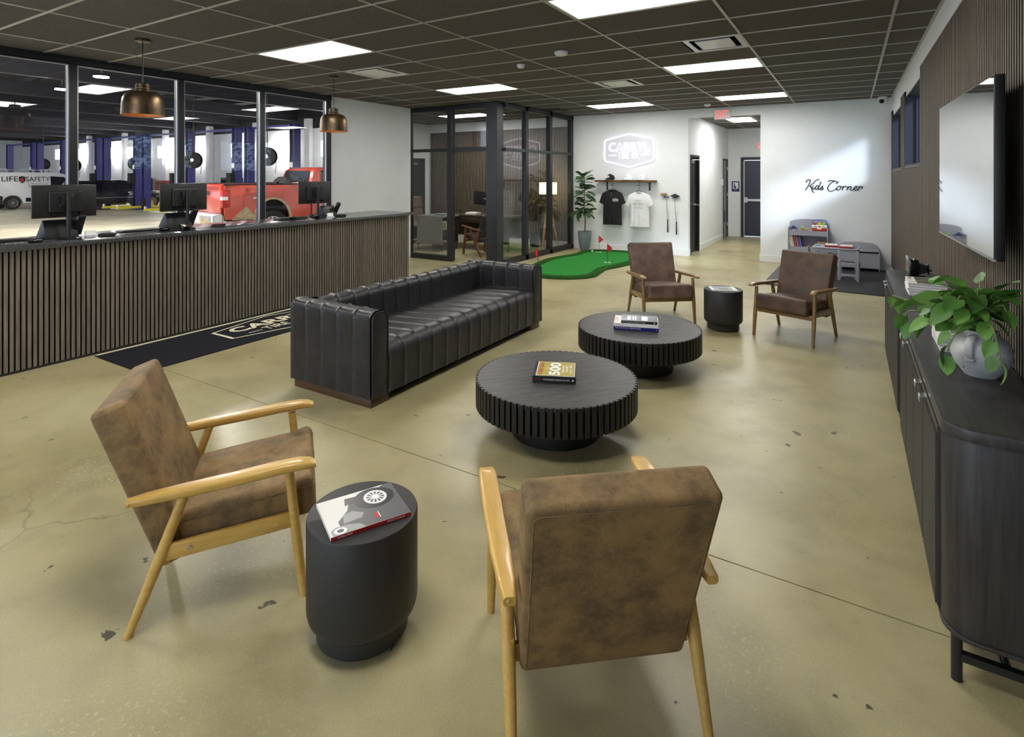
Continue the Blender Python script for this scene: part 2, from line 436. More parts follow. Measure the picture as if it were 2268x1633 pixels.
def floor_material():
    m = bpy.data.materials.new('concrete_floor'); m.use_nodes = True; MATS['concrete_floor'] = m
    N = m.node_tree.nodes; L = m.node_tree.links; b = N['Principled BSDF']
    tc = N.new('ShaderNodeTexCoord')
    def noise(sc, det, dist=0.0):
        n = N.new('ShaderNodeTexNoise'); n.inputs['Scale'].default_value = sc; n.inputs['Detail'].default_value = det
        n.inputs['Distortion'].default_value = dist; L.new(tc.outputs['Object'], n.inputs['Vector']); return n
    def ramp(src, stops):
        r = N.new('ShaderNodeValToRGB'); e = r.color_ramp.elements
        e[0].position, e[0].color = stops[0]; e[1].position, e[1].color = stops[-1]
        for p, c in stops[1:-1]:
            q = e.new(p); q.color = c
        L.new(src, r.inputs['Fac']); return r
    def mix(a, b_, f, mode='MIX'):
        x = N.new('ShaderNodeMix'); x.data_type = 'RGBA'; x.blend_type = mode
        L.new(a, x.inputs['A']); 
        if hasattr(b_, 'default_value') or hasattr(b_, 'links'): L.new(b_, x.inputs['B'])
        else: x.inputs['B'].default_value = b_
        if hasattr(f, 'links'): L.new(f, x.inputs['Factor'])
        else: x.inputs['Factor'].default_value = f
        return x.outputs['Result']
    g = lambda v: (v, v, v, 1)
    big = ramp(noise(0.7, 10, 0.25).outputs['Fac'], [(0.25, lin((140, 131, 92))), (0.45, lin((166, 156, 116))), (0.6, lin((180, 171, 133))), (0.78, lin((158, 147, 99)))])
    mid = ramp(noise(4.2, 12, 0.2).outputs['Fac'], [(0.25, g(0.80)), (0.5, g(1.0)), (0.75, g(1.06))])
    c = mix(big.outputs['Color'], mid.outputs['Color'], 0.75, 'MULTIPLY')
    fine = ramp(noise(140, 3).outputs['Fac'], [(0.3, g(0.86)), (0.7, g(1.08))])
    c = mix(c, fine.outputs['Color'], 0.7, 'MULTIPLY')
    st = ramp(noise(1.3, 9, 0.5).outputs['Fac'], [(0.52, g(0)), (0.80, g(1))])       # brown oil stains
    c = mix(c, lin((112, 96, 60)), ramp(st.outputs['Color'], [(0.0, g(0)), (1.0, g(0.55))]).outputs['Color'])
    ag = noise(62, 2); mask = ramp(noise(0.9, 3, 0.3).outputs['Fac'], [(0.52, g(0)), (0.66, g(1))])
    agr = ramp(ag.outputs['Fac'], [(0.60, g(0)), (0.66, g(0.6))])                    # pale aggregate, worn patches only
    agm = mix(agr.outputs['Color'], mask.outputs['Color'], 1.0, 'MULTIPLY')
    c = mix(c, lin((214, 208, 176)), agm)
    sp = ramp(noise(7.5, 4, 0.3).outputs['Fac'], [(0.70, g(0)), (0.715, g(0.9))])       # dark splatters
    c = mix(c, lin((58, 54, 50)), sp.outputs['Color'])
    vo = N.new('ShaderNodeTexVoronoi'); vo.feature = 'DISTANCE_TO_EDGE'; vo.inputs['Scale'].default_value = 0.42
    dn = noise(3.0, 5); vm = N.new('ShaderNodeVectorMath'); vm.operation = 'MULTIPLY_ADD'
    vm.inputs[1].default_value = (0.35, 0.35, 0.35); L.new(dn.outputs['Color'], vm.inputs[0]); L.new(tc.outputs['Object'], vm.inputs[2])
    L.new(vm.outputs[0], vo.inputs['Vector'])
    ck = ramp(vo.outputs['Distance'], [(0.0, g(0.5)), (0.0035, g(0))])
    ckm = mix(ck.outputs['Color'], ramp(noise(0.5, 2).outputs['Fac'], [(0.5, g(0)), (0.6, g(1))]).outputs['Color'], 1.0, 'MULTIPLY')
    c = mix(c, lin((104, 94, 70)), ckm)
    L.new(c, b.inputs['Base Color'])
    rr = ramp(noise(2.2, 5).outputs['Fac'], [(0.3, g(0.285)), (0.7, g(0.40))])
    L.new(rr.outputs['Color'], b.inputs['Roughness'])
    b.inputs['Specular IOR Level'].default_value = 0.5
    bp = N.new('ShaderNodeBump'); bp.inputs['Strength'].default_value = 0.08; bp.inputs['Distance'].default_value = 0.01
    L.new(noise(22, 4).outputs['Fac'], bp.inputs['Height']); L.new(bp.outputs[0], b.inputs['Normal'])
floor_material()
# ================================================================== THE SETTING
CZ = 3.02          # lobby ceiling
XR, YB = 0.62, 11.70   # right wall, back wall
XW = -7.63         # glass wall to the garage
YF = -3.2          # street front behind the camera
# floor: two slabs with a saw-cut joint between
m = MB(); m.box(XW, XR, YF, 2.553, -0.2, 0); m.box(XW, XR, 2.560, 8.60, -0.2, 0); m.box(-9.8, XR, 8.604, 17.0, -0.2, 0)
m.box(-9.8, XR, YF, 17.0, -0.22, -0.006)
struct(m.build('floor', 'concrete_floor', smooth=False))

# ceiling: tees with every tile a piece of its own
GX = [-9.36, -8.13, -6.90, -5.66, -4.43, -3.225, -2.03, -0.90, 0.305, XR]
GX0 = -9.75
GY = [3.19 + 0.622 * n for n in range(-10, 14)]
m = MB()
m.box(XW - 0.1, XR + 0.1, YF, YB, CZ + 0.06, CZ + 0.2); m.box(GX0, XW, 8.65, YB, CZ + 0.06, CZ + 0.2)
for x in GX[:-1]:
    y0 = 8.65 if x < XW else YF
    m.box(x - 0.012, x + 0.012, y0, YB, CZ, CZ + 0.03)
for y in GY:
    x0 = GX0 if y > 8.65 else XW
    m.box(x0, XR, y - 0.0119, y + 0.0119, CZ + 0.0004, CZ + 0.03)
m.box(XR - 0.024, XR, YF, YB, CZ - 0.0006, CZ + 0.02); m.box(XW, XW + 0.022, YF, YB, CZ - 0.0006, CZ + 0.02)
m.box(-5.5, XR, YB - 0.02, YB, CZ - 0.0008, CZ + 0.02)
ceiling = struct(m.build('ceiling', 'tee', smooth=False))
tile_me = MB().box(0, 1, 0, 1, 0, 1).mesh('ceiling_tile', 'ceil_tile', smooth=False)
def cell(i, n): return GX[i], GX[i + 1], 3.19 + 0.622 * n, 3.19 + 0.622 * (n + 1)
LIGHTS = {(3, 1): 'glowing white ceiling panel between the two copper pendants',
          (6, 1): 'glowing white ceiling panel above the near black round coffee table',
          (3, 6): 'glowing white ceiling panel in front of the glass office',
          (6, 6): 'glowing white ceiling panel beside the square silver air vent over the far armchairs',
          (6, 11): 'glowing white ceiling panel next to the red exit sign at the hallway',
          (4, 11): 'glowing white ceiling panel in front of the lit neon wall sign',
          (3, -4): 'glowing white ceiling panel over the walkway beside the slatted counter',
          (6, -4): 'glowing white ceiling panel behind the tan armchair seen from its back',
          (1, 11): 'glowing white ceiling panel inside the glass office'}
VENTS = {(3, 3): (0, 'square white air vent in the ceiling near the far copper pendant', 'base_white'),
         (6, 4): (1, 'square silver air vent in the ceiling beside a glowing panel', 'nickel'),
         (5, 7): (0, 'square white air vent in the ceiling before the neon sign wall', 'base_white'),
         (3, 11): (0, 'black return air grille in the ceiling beside the office corner', 'black_plastic')}
def tile(x0, x1, y0, y1):
    g = 0.0125
    if x1 - x0 < 0.04 or y1 - y0 < 0.04: return
    link('ceiling_tile', tile_me, ceiling, T(x0 + g, y0 + g, CZ + 0.006) @ S(x1 - x0 - 2 * g, y1 - y0 - 2 * g, 0.02))
XS = [GX0] + GX
for i in range(len(XS) - 1):
    for n in range(-10, 14):
        x0, x1 = XS[i], XS[i + 1]; y0 = 3.19 + 0.622 * n; y1 = min(y0 + 0.622, YB)
        if (i - 1, n) in LIGHTS: continue
        if y1 <= 8.7:
            if x1 <= XW + 0.05: continue
            x0 = max(x0, XW)
        elif y0 < 8.65 and x0 < XW:
            if x1 <= XW + 0.05: y0 = 8.66
        if (i - 1, n) in VENTS:
            half = VENTS[(i - 1, n)][0]; xm = (x0 + x1) / 2
            if half == 0: tile(xm, x1, y0, y1)
            else: tile(x0, xm, y0, y1)
            continue
        tile(x0, x1, y0, y1)

def panel_light(x0, x1, y0, y1, z, label, name='ceiling_light'):
    t = thing(name, label, 'ceiling light', ((x0 + x1) / 2, (y0 + y1) / 2, z))
    w, d = (x1 - x0) / 2 - 0.012, (y1 - y0) / 2 - 0.012
    f = MB()
    f.box(-w, w, -d, -d + 0.02, 0, 0.03); f.box(-w, w, d - 0.02, d, 0, 0.03); f.box(-w, -w + 0.02, -d + 0.02, d - 0.02, 0, 0.03); f.box(w - 0.02, w, -d + 0.02, d - 0.02, 0, 0.03)
    f.box(-w, w, -d, d, 0.028, 0.05)
    f.build('frame', 'base_white', t, smooth=False)
    MB().box(-w + 0.02, w - 0.02, -d + 0.02, d - 0.02, 0.004, 0.02).build('diffuser', 'panel_light', t, smooth=False)
for (i, n), lb in LIGHTS.items():
    x0, x1, y0, y1 = cell(i, n); panel_light(x0, x1, y0, y1, CZ + 0.002, lb)
def vent(x0, x1, y0, y1, lb, mt):
    t = thing('air_vent', lb, 'air vent', ((x0 + x1) / 2, (y0 + y1) / 2, CZ))
    w, d = (x1 - x0) / 2 - 0.012, (y1 - y0) / 2 - 0.012
    f = MB(); k = 0.05
    f.box(-w, w, -d, -d + k, 0.004, 0.014); f.box(-w, w, d - k, d, 0.004, 0.014); f.box(-w, -w + k, -d + k, d - k, 0.004, 0.014); f.box(w - k, w, -d + k, d - k, 0.004, 0.014)
    f.build('frame', mt, t, smooth=False)
    MB().box(-w + 0.01, w - 0.01, -d + 0.01, d - 0.01, 0.045, 0.055).build('backing', 'felt', t, smooth=False)
    p = w - 0.10; q = d - 0.10
    MB().box(-p, p, -q, q, 0.0, 0.008).build('face_plate', mt, t, smooth=False)
for (i, n), (half, lb, mt) in VENTS.items():
    x0, x1, y0, y1 = cell(i, n); xm = (x0 + x1) / 2
    vent(*((x0, xm) if half == 0 else (xm, x1)), y0, y1, lb, mt)

# right wall with two high windows
W1, W2 = (7.03, 8.86, 1.80, 2.70), (9.58, 11.38, 1.78, 2.68)
m = MB()
m.box(XR, XR + 0.2, YF, YB, 0, 1.78); m.box(XR, XR + 0.2, YF, W1[0], 1.78, CZ + 0.1); m.box(XR, XR + 0.2, W1[0], YB, 2.70, CZ + 0.1)
m.box(XR, XR + 0.2, W1[1], W2[0], 1.78, 2.70); m.box(XR, XR + 0.2, W2[1], YB, 1.78, 2.70)
m.box(XR, XR + 0.2, W1[0], W1[1], 1.78, 1.80); m.box(XR, XR + 0.2, W2[0], W2[1], 2.68, 2.70)
wall_right = struct(m.build('wall_right', 'wall_paint', smooth=False))
b = MB(); XB = 0.613
def rng(y):
    for w in (W1, W2):
        if w[0] - 0.04 < y < w[1] + 0.04: return 1.765
    return 2.765
b.box(XB, XR, YF, W1[0] - 0.04, 0.1, 2.765); b.box(XB, XR, W1[0] - 0.04, YB, 0.1, 1.765); b.box(XB, XR, W1[1] + 0.04, W2[0] - 0.04, 1.765, 2.765)
b.box(XB, XR, W2[1] + 0.04, YB, 1.765, 2.765)
b.build('slat_backing', 'felt', wall_right, smooth=False)
slat_me = two_tone(MB().box(0.601, XB, 0, 0.0265, 0.1, 2.762).mesh('slat', 'slat_wall', smooth=False), (-1, 0, 0))
far = MB(); pit = 0.044; y = YF
while y < YB - 0.04:
    if 2.9 < y < 6.9: link('slat', slat_me, wall_right, T(0, y, 0))
    else: far.box(0.601, XB, y, y + 0.0265, 0.1, rng(y + 0.013) - 0.003)
    y += pit
fo_ = far.build('slats', 'slat_wall', wall_right, smooth=False); fo_['kind'] = 'stuff'; two_tone(fo_.data, (-1, 0, 0))
MB().box(0.598, XB, YF, W1[0] - 0.04, 2.7625, 2.776).build('trim_strip', 'slat_wall', wall_right, smooth=False)
def high_window(name, w):
    y0, y1, z0, z1 = w
    f = MB(); d0, d1 = 0.604, 0.76
    f.box(d0, d1, y0 - 0.03, y0 + 0.004, z0 - 0.02, z1 - 0.001); f.box(d0, d1, y1 - 0.004, y1 + 0.03, z0 - 0.02, z1 - 0.001)
    f.box(d0, d1, y0 + 0.004, y1 - 0.004, z0 - 0.02, z0 + 0.006); f.box(0.622, d1, y0 + 0.004, y1 - 0.004, z1 - 0.012, z1)
    o = struct(f.build(name, 'jamb_dark', smooth=False))
    MB().box(0.735, 0.741, y0 + 0.004, y1 - 0.004, z0 + 0.006, z1 - 0.012).build('pane', 'pane_tint', o, smooth=False)
    MB().box(0.598, 0.612, y0 - 0.03, y1 + 0.03, z0 - 0.034, z0 - 0.02).build('window_sill', 'slat_wall', o, smooth=False)
    g = MB(); g.box(0.72, 0.75, y0 + 0.004, y0 + 0.034, z0, z1 - 0.013); g.box(0.72, 0.75, y1 - 0.034, y1 - 0.004, z0, z1 - 0.013); g.box(0.72, 0.75, y0 + 0.034, y1 - 0.034, z0 + 0.006, z0 + 0.03)
    g.build('window_frame', 'jamb_dark', o, smooth=False)
high_window('window_1', W1); high_window('window_2', W2)
MB().box(0.600, 0.618, 11.0, YB, 0, 0.1).build('baseboard_right', 'base_white', smooth=False)['kind'] = 'structure'

# back wall with the hallway opening
HX0, HX1, HZ = -2.86, -1.49, 2.846
m = MB(); m.box(-9.75, HX0, YB, YB + 0.12, 0, CZ + 0.1); m.box(HX1, XR + 0.2, YB, YB + 0.12, 0, CZ + 0.1); m.box(HX0, HX1, YB, YB + 0.12, HZ, CZ + 0.1)
struct(m.build('wall_back', 'wall_paint', smooth=False))
def baseboard(name, segs):
    m = MB()
    for x0, x1, y0, y1 in segs: m.box(x0, x1, y0, y1, 0, 0.135); 
    return struct(m.build(name, 'base_white', smooth=False, bevel=0.004, seg=1))
baseboard('baseboard_back', [(-5.45, HX0 + 0.016, YB - 0.016, YB - 0.0005), (HX1 - 0.016, 0.605, YB - 0.016, YB - 0.0005), (HX0 + 0.0005, HX0 + 0.016, YB, YB + 0.12), (HX1 - 0.016, HX1 - 0.0005, YB, YB + 0.12)])
# hallway
m = MB(); HY = 16.12
D1, D2 = (11.86, 12.66), (15.33, 16.0)
for y0, y1 in ((YB + 0.12, D1[0]), (D1[1], D2[0]), (D2[1], HY)): m.box(HX0 - 0.12, HX0, y0, y1, 0, 2.97)
for d in (D1, D2): m.box(HX0 - 0.12, HX0, d[0], d[1], 2.10, 2.97)
struct(m.build('wall_hall_left', 'wall_paint', smooth=False))
struct(MB().box(HX1 + 0.35, HX1 + 0.47, YB + 0.12, HY, 0, 2.97).build('wall_hall_right', 'wall_paint', smooth=False))
m = MB(); DX = (-2.52, -1.55)
m.box(HX0, DX[0], HY, HY + 0.12, 0, 2.97); m.box(DX[1], HX1 + 0.47, HY, HY + 0.12, 0, 2.97); m.box(DX[0], DX[1], HY, HY + 0.12, 2.13, 2.97)
struct(m.build('wall_hall_end', 'wall_paint', smooth=False))
m = MB(); m.box(HX0 - 0.1, HX1 + 0.47, YB + 0.12, HY + 0.1, 2.93, 3.05)
hc = struct(m.build('ceiling_hall', 'ceil_tile', smooth=False))
g = MB()
for x in (-2.42, -1.80): g.box(x - 0.012, x + 0.012, YB + 0.12, HY, 2.925, 2.932)
for k in range(7): g.box(HX0, HX1 + 0.35, 12.2 + 0.62 * k - 0.012, 12.2 + 0.62 * k + 0.012, 2.9256, 2.932)
g.build('ceiling_grid', 'tee', hc, smooth=False)
panel_light(-2.40, -1.82, 12.83, 14.05, 2.915, 'glowing white ceiling panel inside the hallway')
baseboard('baseboard_hall', [(HX0 + 0.0005, HX0 + 0.016, D1[1] + 0.06, D2[0] - 0.05), (HX0 + 0.016, DX[0] - 0.07, HY - 0.016, HY - 0.0005)])
def frame_y(m, x0, x1, y0, y1, z1, t=0.05):
    m.box(x0, x1, y0 - t, y0, 0, z1 + t); m.box(x0, x1, y1, y1 + t, 0, z1 + t); m.box(x0, x1, y0, y1, z1, z1 + t)
m = MB(); frame_y(m, HX0 - 0.13, HX0 + 0.012, D1[0] + 0.05, D1[1] - 0.05, 2.05); d1 = struct(m.build('door_1', 'door_black', smooth=False))
MB().box(HX0 - 0.09, HX0 - 0.05, D1[0] + 0.052, D1[1] - 0.052, 0.01, 2.048).build('door_leaf', 'door_black', d1, smooth=False)
m = MB(); m.cyl((HX0 - 0.05, 12.5, 1.02), (HX0 + 0.03, 12.5, 1.02), 0.014); m.cyl((HX0 + 0.03, 12.5, 1.02), (HX0 + 0.03, 12.36, 1.02), 0.011); m.cyl((HX0 - 0.05, 12.5, 1.02), (HX0 - 0.035, 12.5, 1.02), 0.034)
m.build('door_handle', 'chrome', d1)
m = MB(); m.box(HX0 - 0.05, HX0 + 0.0, 12.0, 12.28, 1.93, 1.99); m.cyl((HX0 - 0.01, 12.1, 1.995), (HX0 + 0.10, 12.45, 2.0), 0.008); m.build('door_closer', 'nickel', d1, smooth=False)
m = MB(); frame_y(m, HX0 - 0.13, HX0 + 0.012, D2[0] + 0.04, D2[1] - 0.04, 2.06, 0.04); d2 = struct(m.build('door_2', 'door_dark', smooth=False))
MB().box(HX0 - 0.06, HX0 - 0.015, D2[0] + 0.042, D2[1] - 0.042, 0.01, 2.058).build('door_leaf', 'door_grey', d2, smooth=False)
m = MB(); m.cyl((HX0 - 0.02, 15.46, 1.02), (HX0 + 0.05, 15.46, 1.02), 0.012); m.cyl((HX0 + 0.05, 15.46, 1.02), (HX0 + 0.05, 15.6, 1.02), 0.010); m.build('door_handle', 'chrome', d2)
m = MB(); m.box(HX0 - 0.016, HX0 - 0.010, 15.55, 15.75, 0.42, 0.72); m.build('door_grille', 'door_dark', d2, smooth=False)
for z in (0.3, 1.1, 1.8): MB().cyl((HX0, 15.955, z), (HX0, 15.955, z + 0.09), 0.012, n=8).build('hinge', 'nickel', d2)
m = MB(); x0, x1 = DX
m.box(x0 - 0.02, x0 + 0.06, HY - 0.03, HY + 0.1, 0, 2.15); m.box(x1 - 0.06, x1 + 0.02, HY - 0.03, HY + 0.1, 0, 2.15); m.box(x0 + 0.06, x1 - 0.06, HY - 0.03, HY + 0.1, 2.07, 2.15)
d3 = struct(m.build('door_3', 'door_dark', smooth=False))
pm('door_navy', (44, 46, 66), rough=0.35)
MB().box(x0 + 0.062, x1 - 0.062, HY + 0.0, HY + 0.05, 0.03, 2.06).build('door_leaf', 'door_navy', d3, smooth=False)
MB().box(x0 + 0.06, x1 - 0.06, HY - 0.03, HY + 0.06, 0.0, 0.02).build('threshold', 'nickel', d3, smooth=False)
m = MB(); m.box(x0 + 0.10, x1 - 0.08, HY - 0.07, HY - 0.035, 0.97, 1.03); m.box(x0 + 0.075, x0 + 0.15, HY - 0.06, HY + 0.0, 0.93, 1.07); m.build('push_bar', 'nickel', d3, smooth=False)
MB().box(x0 + 0.055, x0 + 0.075, HY - 0.034, HY - 0.028, 0.03, 2.06).build('weather_strip', 'nickel', d3, smooth=False)

# glass wall to the garage
MY = [0.42, 1.63, 2.84, 4.04, 5.24, 6.48]
k = 3
for i in range(len(MY) - 1):
    y0, y1 = MY[i], MY[i + 1]; f = MB()
    f.box(XW - 0.05, XW + 0.05, y1 - 0.04, y1 + (0.06 if i == 4 else 0.04), 0.0, 2.94)
    if i == 0: f.box(XW - 0.05, XW + 0.05, y0 - 0.04, y0 + 0.04, 0.0, 2.94)
    f.box(XW - 0.04, XW + 0.04, y0 + 0.04, y1 - 0.04, 0.0, 0.10)
    f.box(XW - 0.03, XW + 0.03, y0 + 0.04, y1 - 0.04, 2.935, 2.945)
    o = struct(f.build('window_%d' % k, 'black_frame', smooth=False, bevel=0.004, seg=1))
    e = MB(); e.box(XW + 0.02, XW + 0.045, y0 + 0.04, y0 + 0.052, 0.1, 2.935); e.box(XW + 0.02, XW + 0.045, y1 - 0.052, y1 - 0.04, 0.1, 2.935)
    e.box(XW + 0.02, XW + 0.045, y0 + 0.052, y1 - 0.052, 2.923, 2.935)
    e.build('glazing_bead', 'steel', o, smooth=False)
    MB().box(XW - 0.004, XW + 0.004, y0 + 0.04, y1 - 0.04, 0.10, 2.935).build('pane', 'pane', o, smooth=False)
    k += 1
struct(MB().box(XW - 0.06, XW + 0.06, YF, 6.54, 2.945, CZ + 0.1).build('trim_1', 'black_frame', smooth=False))
m = MB(); m.box(XW - 0.15, XW, 6.545, 8.60, 0, CZ + 0.1); m.box(XW - 0.15, XW, YF, 0.38, 0, 2.945)
struct(m.build('wall_left', 'wall_paint', smooth=False))
# street front behind the camera: wall with large shopfront windows
m = MB(); m.box(XW, XR, YF - 0.15, YF, 0, 0.30); m.box(XW, XR, YF - 0.15, YF, 2.75, CZ + 0.1)
for x0, x1 in ((XW, -7.0), (-4.6, -3.9), (-1.4, -0.8), (0.3, XR)): m.box(x0, x1, YF - 0.15, YF, 0.3, 2.75)
struct(m.build('wall_front', 'wall_paint', smooth=False))

# office: glazed partition
YO, XO = 8.65, -5.50
def win(name, frame, panes):
    o = struct(frame.build(name, 'black_frame', smooth=False, bevel=0.004, seg=1))
    for p in panes: MB().box(*p).build('pane', 'pane_office', o, smooth=False)
    return o
f = MB(); xl, xm, xc = -7.71, -6.64, -5.62
f.box(xl - 0.06, xl + 0.06, YO - 0.06, YO + 0.06, 0, CZ); f.box(xm - 0.055, xm + 0.055, YO - 0.06, YO + 0.06, 0, CZ)
f.box(xl + 0.06, xm - 0.055, YO - 0.05, YO + 0.05, 0, 0.10); f.box(xl + 0.06, xc - 0.11, YO - 0.05, YO + 0.05, CZ - 0.09, CZ - 0.001)
f.box(xl + 0.06, xm - 0.055, YO - 0.045, YO + 0.045, 2.13, 2.19); f.box(xm + 0.055, xc - 0.11, YO - 0.05, YO + 0.05, 2.12, 2.20)
f.box(xm + 0.3, xc - 0.11, YO + 0.05, YO + 0.10, 2.15, 2.21)
f.box(xc - 0.12, xc + 0.12, YO - 0.12, YO + 0.10, 0, CZ)
win('window_8', f, [(xl + 0.06, xm - 0.055, YO - 0.004, YO + 0.004, 0.10, 2.13), (xl + 0.06, xm - 0.055, YO - 0.004, YO + 0.004, 2.19, CZ - 0.09), (xm + 0.055, xc - 0.11, YO - 0.004, YO + 0.004, 2.20, CZ - 0.09)])
f = MB(); ys = [YO + 0.10, 9.555, 10.59, 11.64]
for y in ys[1:]: f.box(XO - 0.05, XO + 0.05, y - 0.055, y + 0.055, 0, CZ - 0.0005)
f.box(XO - 0.05, XO + 0.05, ys[0], YB, 0, 0.10); f.box(XO - 0.05, XO + 0.05, ys[0], YB, CZ - 0.09, CZ - 0.001); f.box(XO - 0.045, XO + 0.045, ys[0], YB, 2.12, 2.18)
P = []
for i in range(3):
    a = ys[i] + (0 if i == 0 else 0.055); c = ys[i + 1] - 0.055
    P += [(XO - 0.004, XO + 0.004, a, c, 0.10, 2.12), (XO - 0.004, XO + 0.004, a, c, 2.18, CZ - 0.09)]
win('window_9', f, P)
# office shell
m = MB(); m.box(-9.87, -9.75, 8.5, YB, 0, CZ + 0.1); m.box(-9.87, XW - 0.15, 8.5, 8.6, 0, CZ + 0.1)
struct(m.build('wall_office', 'wall_paint', smooth=False))
ow = MB(); ow.box(-9.66, XO - 0.06, YB - 0.014, YB - 0.001, 0.135, 2.79); ow = struct(ow.build('wall_office_slatted', 'felt', smooth=False))
m = MB(); x = -9.65
while x < XO - 0.1: m.box(x, x + 0.030, YB - 0.032, YB - 0.014, 0.14, 2.785); x += 0.046
fo_ = m.build('slats', 'slat_wall', ow, smooth=False); fo_['kind'] = 'stuff'; two_tone(fo_.data, (0, -1, 0))
m = MB(); m.box(-9.74, XO - 0.06, YB - 0.016, YB - 0.0005, 0, 0.13); struct(m.build('baseboard_office', 'base_white', smooth=False))
m = MB(); frame_y(m, -9.77, -9.735, 10.62, 11.50, 2.06, 0.05); d4 = struct(m.build('door_4', 'door_dark', smooth=False))
MB().box(-9.748, -9.742, 10.622, 11.498, 0.01, 2.058).build('door_leaf', 'door_dark', d4, smooth=False)
MB().box(-9.742, -9.69, 10.8, 11.2, 1.93, 2.0).build('door_closer', 'nickel', d4, smooth=False)
# ================================================================== RECEPTION COUNTER
XC = -6.03
t = thing('reception_counter', 'long reception counter faced with vertical brown wood slats', 'counter', (XC, 0, 0))
y0c, y1c = -0.6, 6.76
MB().box(-0.62, -0.016, y0c, y1c, 0.0, 1.035).build('counter_body', 'felt', t, smooth=False)
MB().box(-0.0158, 0.004, y0c, y1c, 0, 0.018).build('base_strip', 'black_frame', t, smooth=False)
sm = two_tone(MB().box(-0.0158, 0, 0, 0.0275, 0.02, 1.034).mesh('slat', 'slat_wood', smooth=False), (1, 0, 0))
y = 1.10
while y < y1c - 0.02:
    link('slat', sm, t, T(0, y, 0)); y += 0.0395
m = MB(); y = y0c
while y < 1.06: m.box(-0.0158, 0, y, y + 0.0275, 0.02, 1.034); y += 0.0395
m.build('slats', 'slat_wood', t, smooth=False)['kind'] = 'stuff'
m = MB(); x = -0.60
while x < -0.03: m.box(x, x + 0.0275, y1c, y1c + 0.015, 0.02, 1.034); x += 0.0395
m.build('end_slats', 'slat_wood', t, smooth=False)['kind'] = 'stuff'
ct = MB().box(-6.83, -5.985, y0c - 0.03, 6.83, 1.0355, 1.078).build('countertop', 'stone', bevel=0.004)
tag(ct, 'polished dark grey stone countertop on the slatted reception counter', 'countertop')
CT = 1.079

def monitor(loc, rz, label):
    """origin on the counter below the pole; screen faces -X (away from the lobby), back to +X"""
    t = thing('monitor', label, 'monitor', loc, rz)
    m = MB(); m.lathe([(0.0, 0), (0.075, 0), (0.078, 0.006), (0.07, 0.012), (0.0, 0.012)], 24); m.build('base', 'black_plastic', t)
    m = MB(); m.cyl((0, 0, 0.012), (0, 0, 0.43), 0.018, n=16); m.cyl((0, 0, 0.36), (0, 0, 0.40), 0.021, n=16); m.build('pole', 'black_plastic', t)
    MB().box(-0.045, -0.010, -0.045, 0.045, 0.31, 0.42).build('mount_arm', 'black_plastic', t, bevel=0.004)
    m = MB(); m.box(-0.085, -0.062, -0.255, 0.255, 0.20, 0.505); c = m.build('casing', 'black_plastic', t, bevel=0.005)
    MB().box(-0.0865, -0.0850, -0.247, 0.247, 0.215, 0.498).build('screen', 'black_gloss', c, smooth=False)
    m = MB(); m.rbox(0.03, 0.27, 0.20, 0.012, n=3, M=T(-0.056, 0, 0.345)); m.build('back_cover', 'black_plastic', t)
    m = MB(); m.box(-0.043, -0.040, -0.055, 0.055, 0.30, 0.425); m.build('mount_plate', 'black_frame', t, smooth=False)
    sc = MB().cyl((-0.0405, 0, 0), (-0.036, 0, 0), 0.005, n=8).mesh('screw', 'chrome')
    for yy in (-0.05, 0.05):
        for zz in (0.305, 0.318, 0.408, 0.421): link('screw', sc, t, T(0, yy, zz))
    m = MB(); m.box(-0.062, -0.056, -0.115, -0.105, 0.22, 0.34); m.box(-0.062, -0.056, 0.105, 0.115, 0.22, 0.34); m.build('cable_channel', 'black_gloss', t, smooth=False)
    text('maker_name', 'PLANAR', 0.095, 0.011, 'print_grey', t, Matrix(((0, 0, 1, -0.0612), (1, 0, 0, -0.05), (0, 1, 0, 0.478), (0, 0, 0, 1))))
    return t
monitor((-6.265, 2.31, CT), 0.02, 'black monitor seen from behind, in front of the white van')
monitor((-6.29, 3.42, CT), 0.0, 'black monitor seen from behind, beside the red truck tailgate')
monitor((-6.30, 5.20, CT), -0.05, 'black monitor seen from behind, at the white wall end of the counter')
def phone(loc, rz, label, sc=1.0):
    t = thing('desk_phone', label, 'phone', loc, rz)
    m = MB(); prof = [(-0.10, 0.0), (0.11, 0.0), (0.10, 0.02), (-0.02, 0.165), (-0.035, 0.165), (-0.055, 0.14)]
    m.add([(x * sc, -0.125 * sc, z * sc) for x, z in prof] + [(x * sc, 0.125 * sc, z * sc) for x, z in prof],
          [tuple(range(5, -1, -1)), tuple(range(6, 12))] + [(i, (i + 1) % 6, 6 + (i + 1) % 6, 6 + i) for i in range(6)])
    m.build('phone_body', 'black_plastic', t, bevel=0.006)
    m = MB(); m.rbox(0.05 * sc, 0.06 * sc, 0.21 * sc, 0.012, n=2, M=T(-0.085 * sc, -0.135 * sc, 0.115 * sc) @ R(-0.55, 'Y')); m.build('handset', 'black_plastic', t)
    m = MB(); m.box(0.104 * sc, 0.113 * sc, -0.06 * sc, 0.06 * sc, 0.002, 0.05 * sc); m.build('stand_foot', 'black_gloss', t, smooth=False)
    return t
phone((-6.475, 2.30, CT), PI, 'black desk phone tilted up beside the monitor before the white van', 1.05)
phone((-6.50, 3.40, CT), PI, 'black desk phone tilted up under the middle counter monitor', 1.05)
phone((-6.45, 5.46, CT), PI, 'black desk phone beside the counter monitor at the white wall', 0.95)
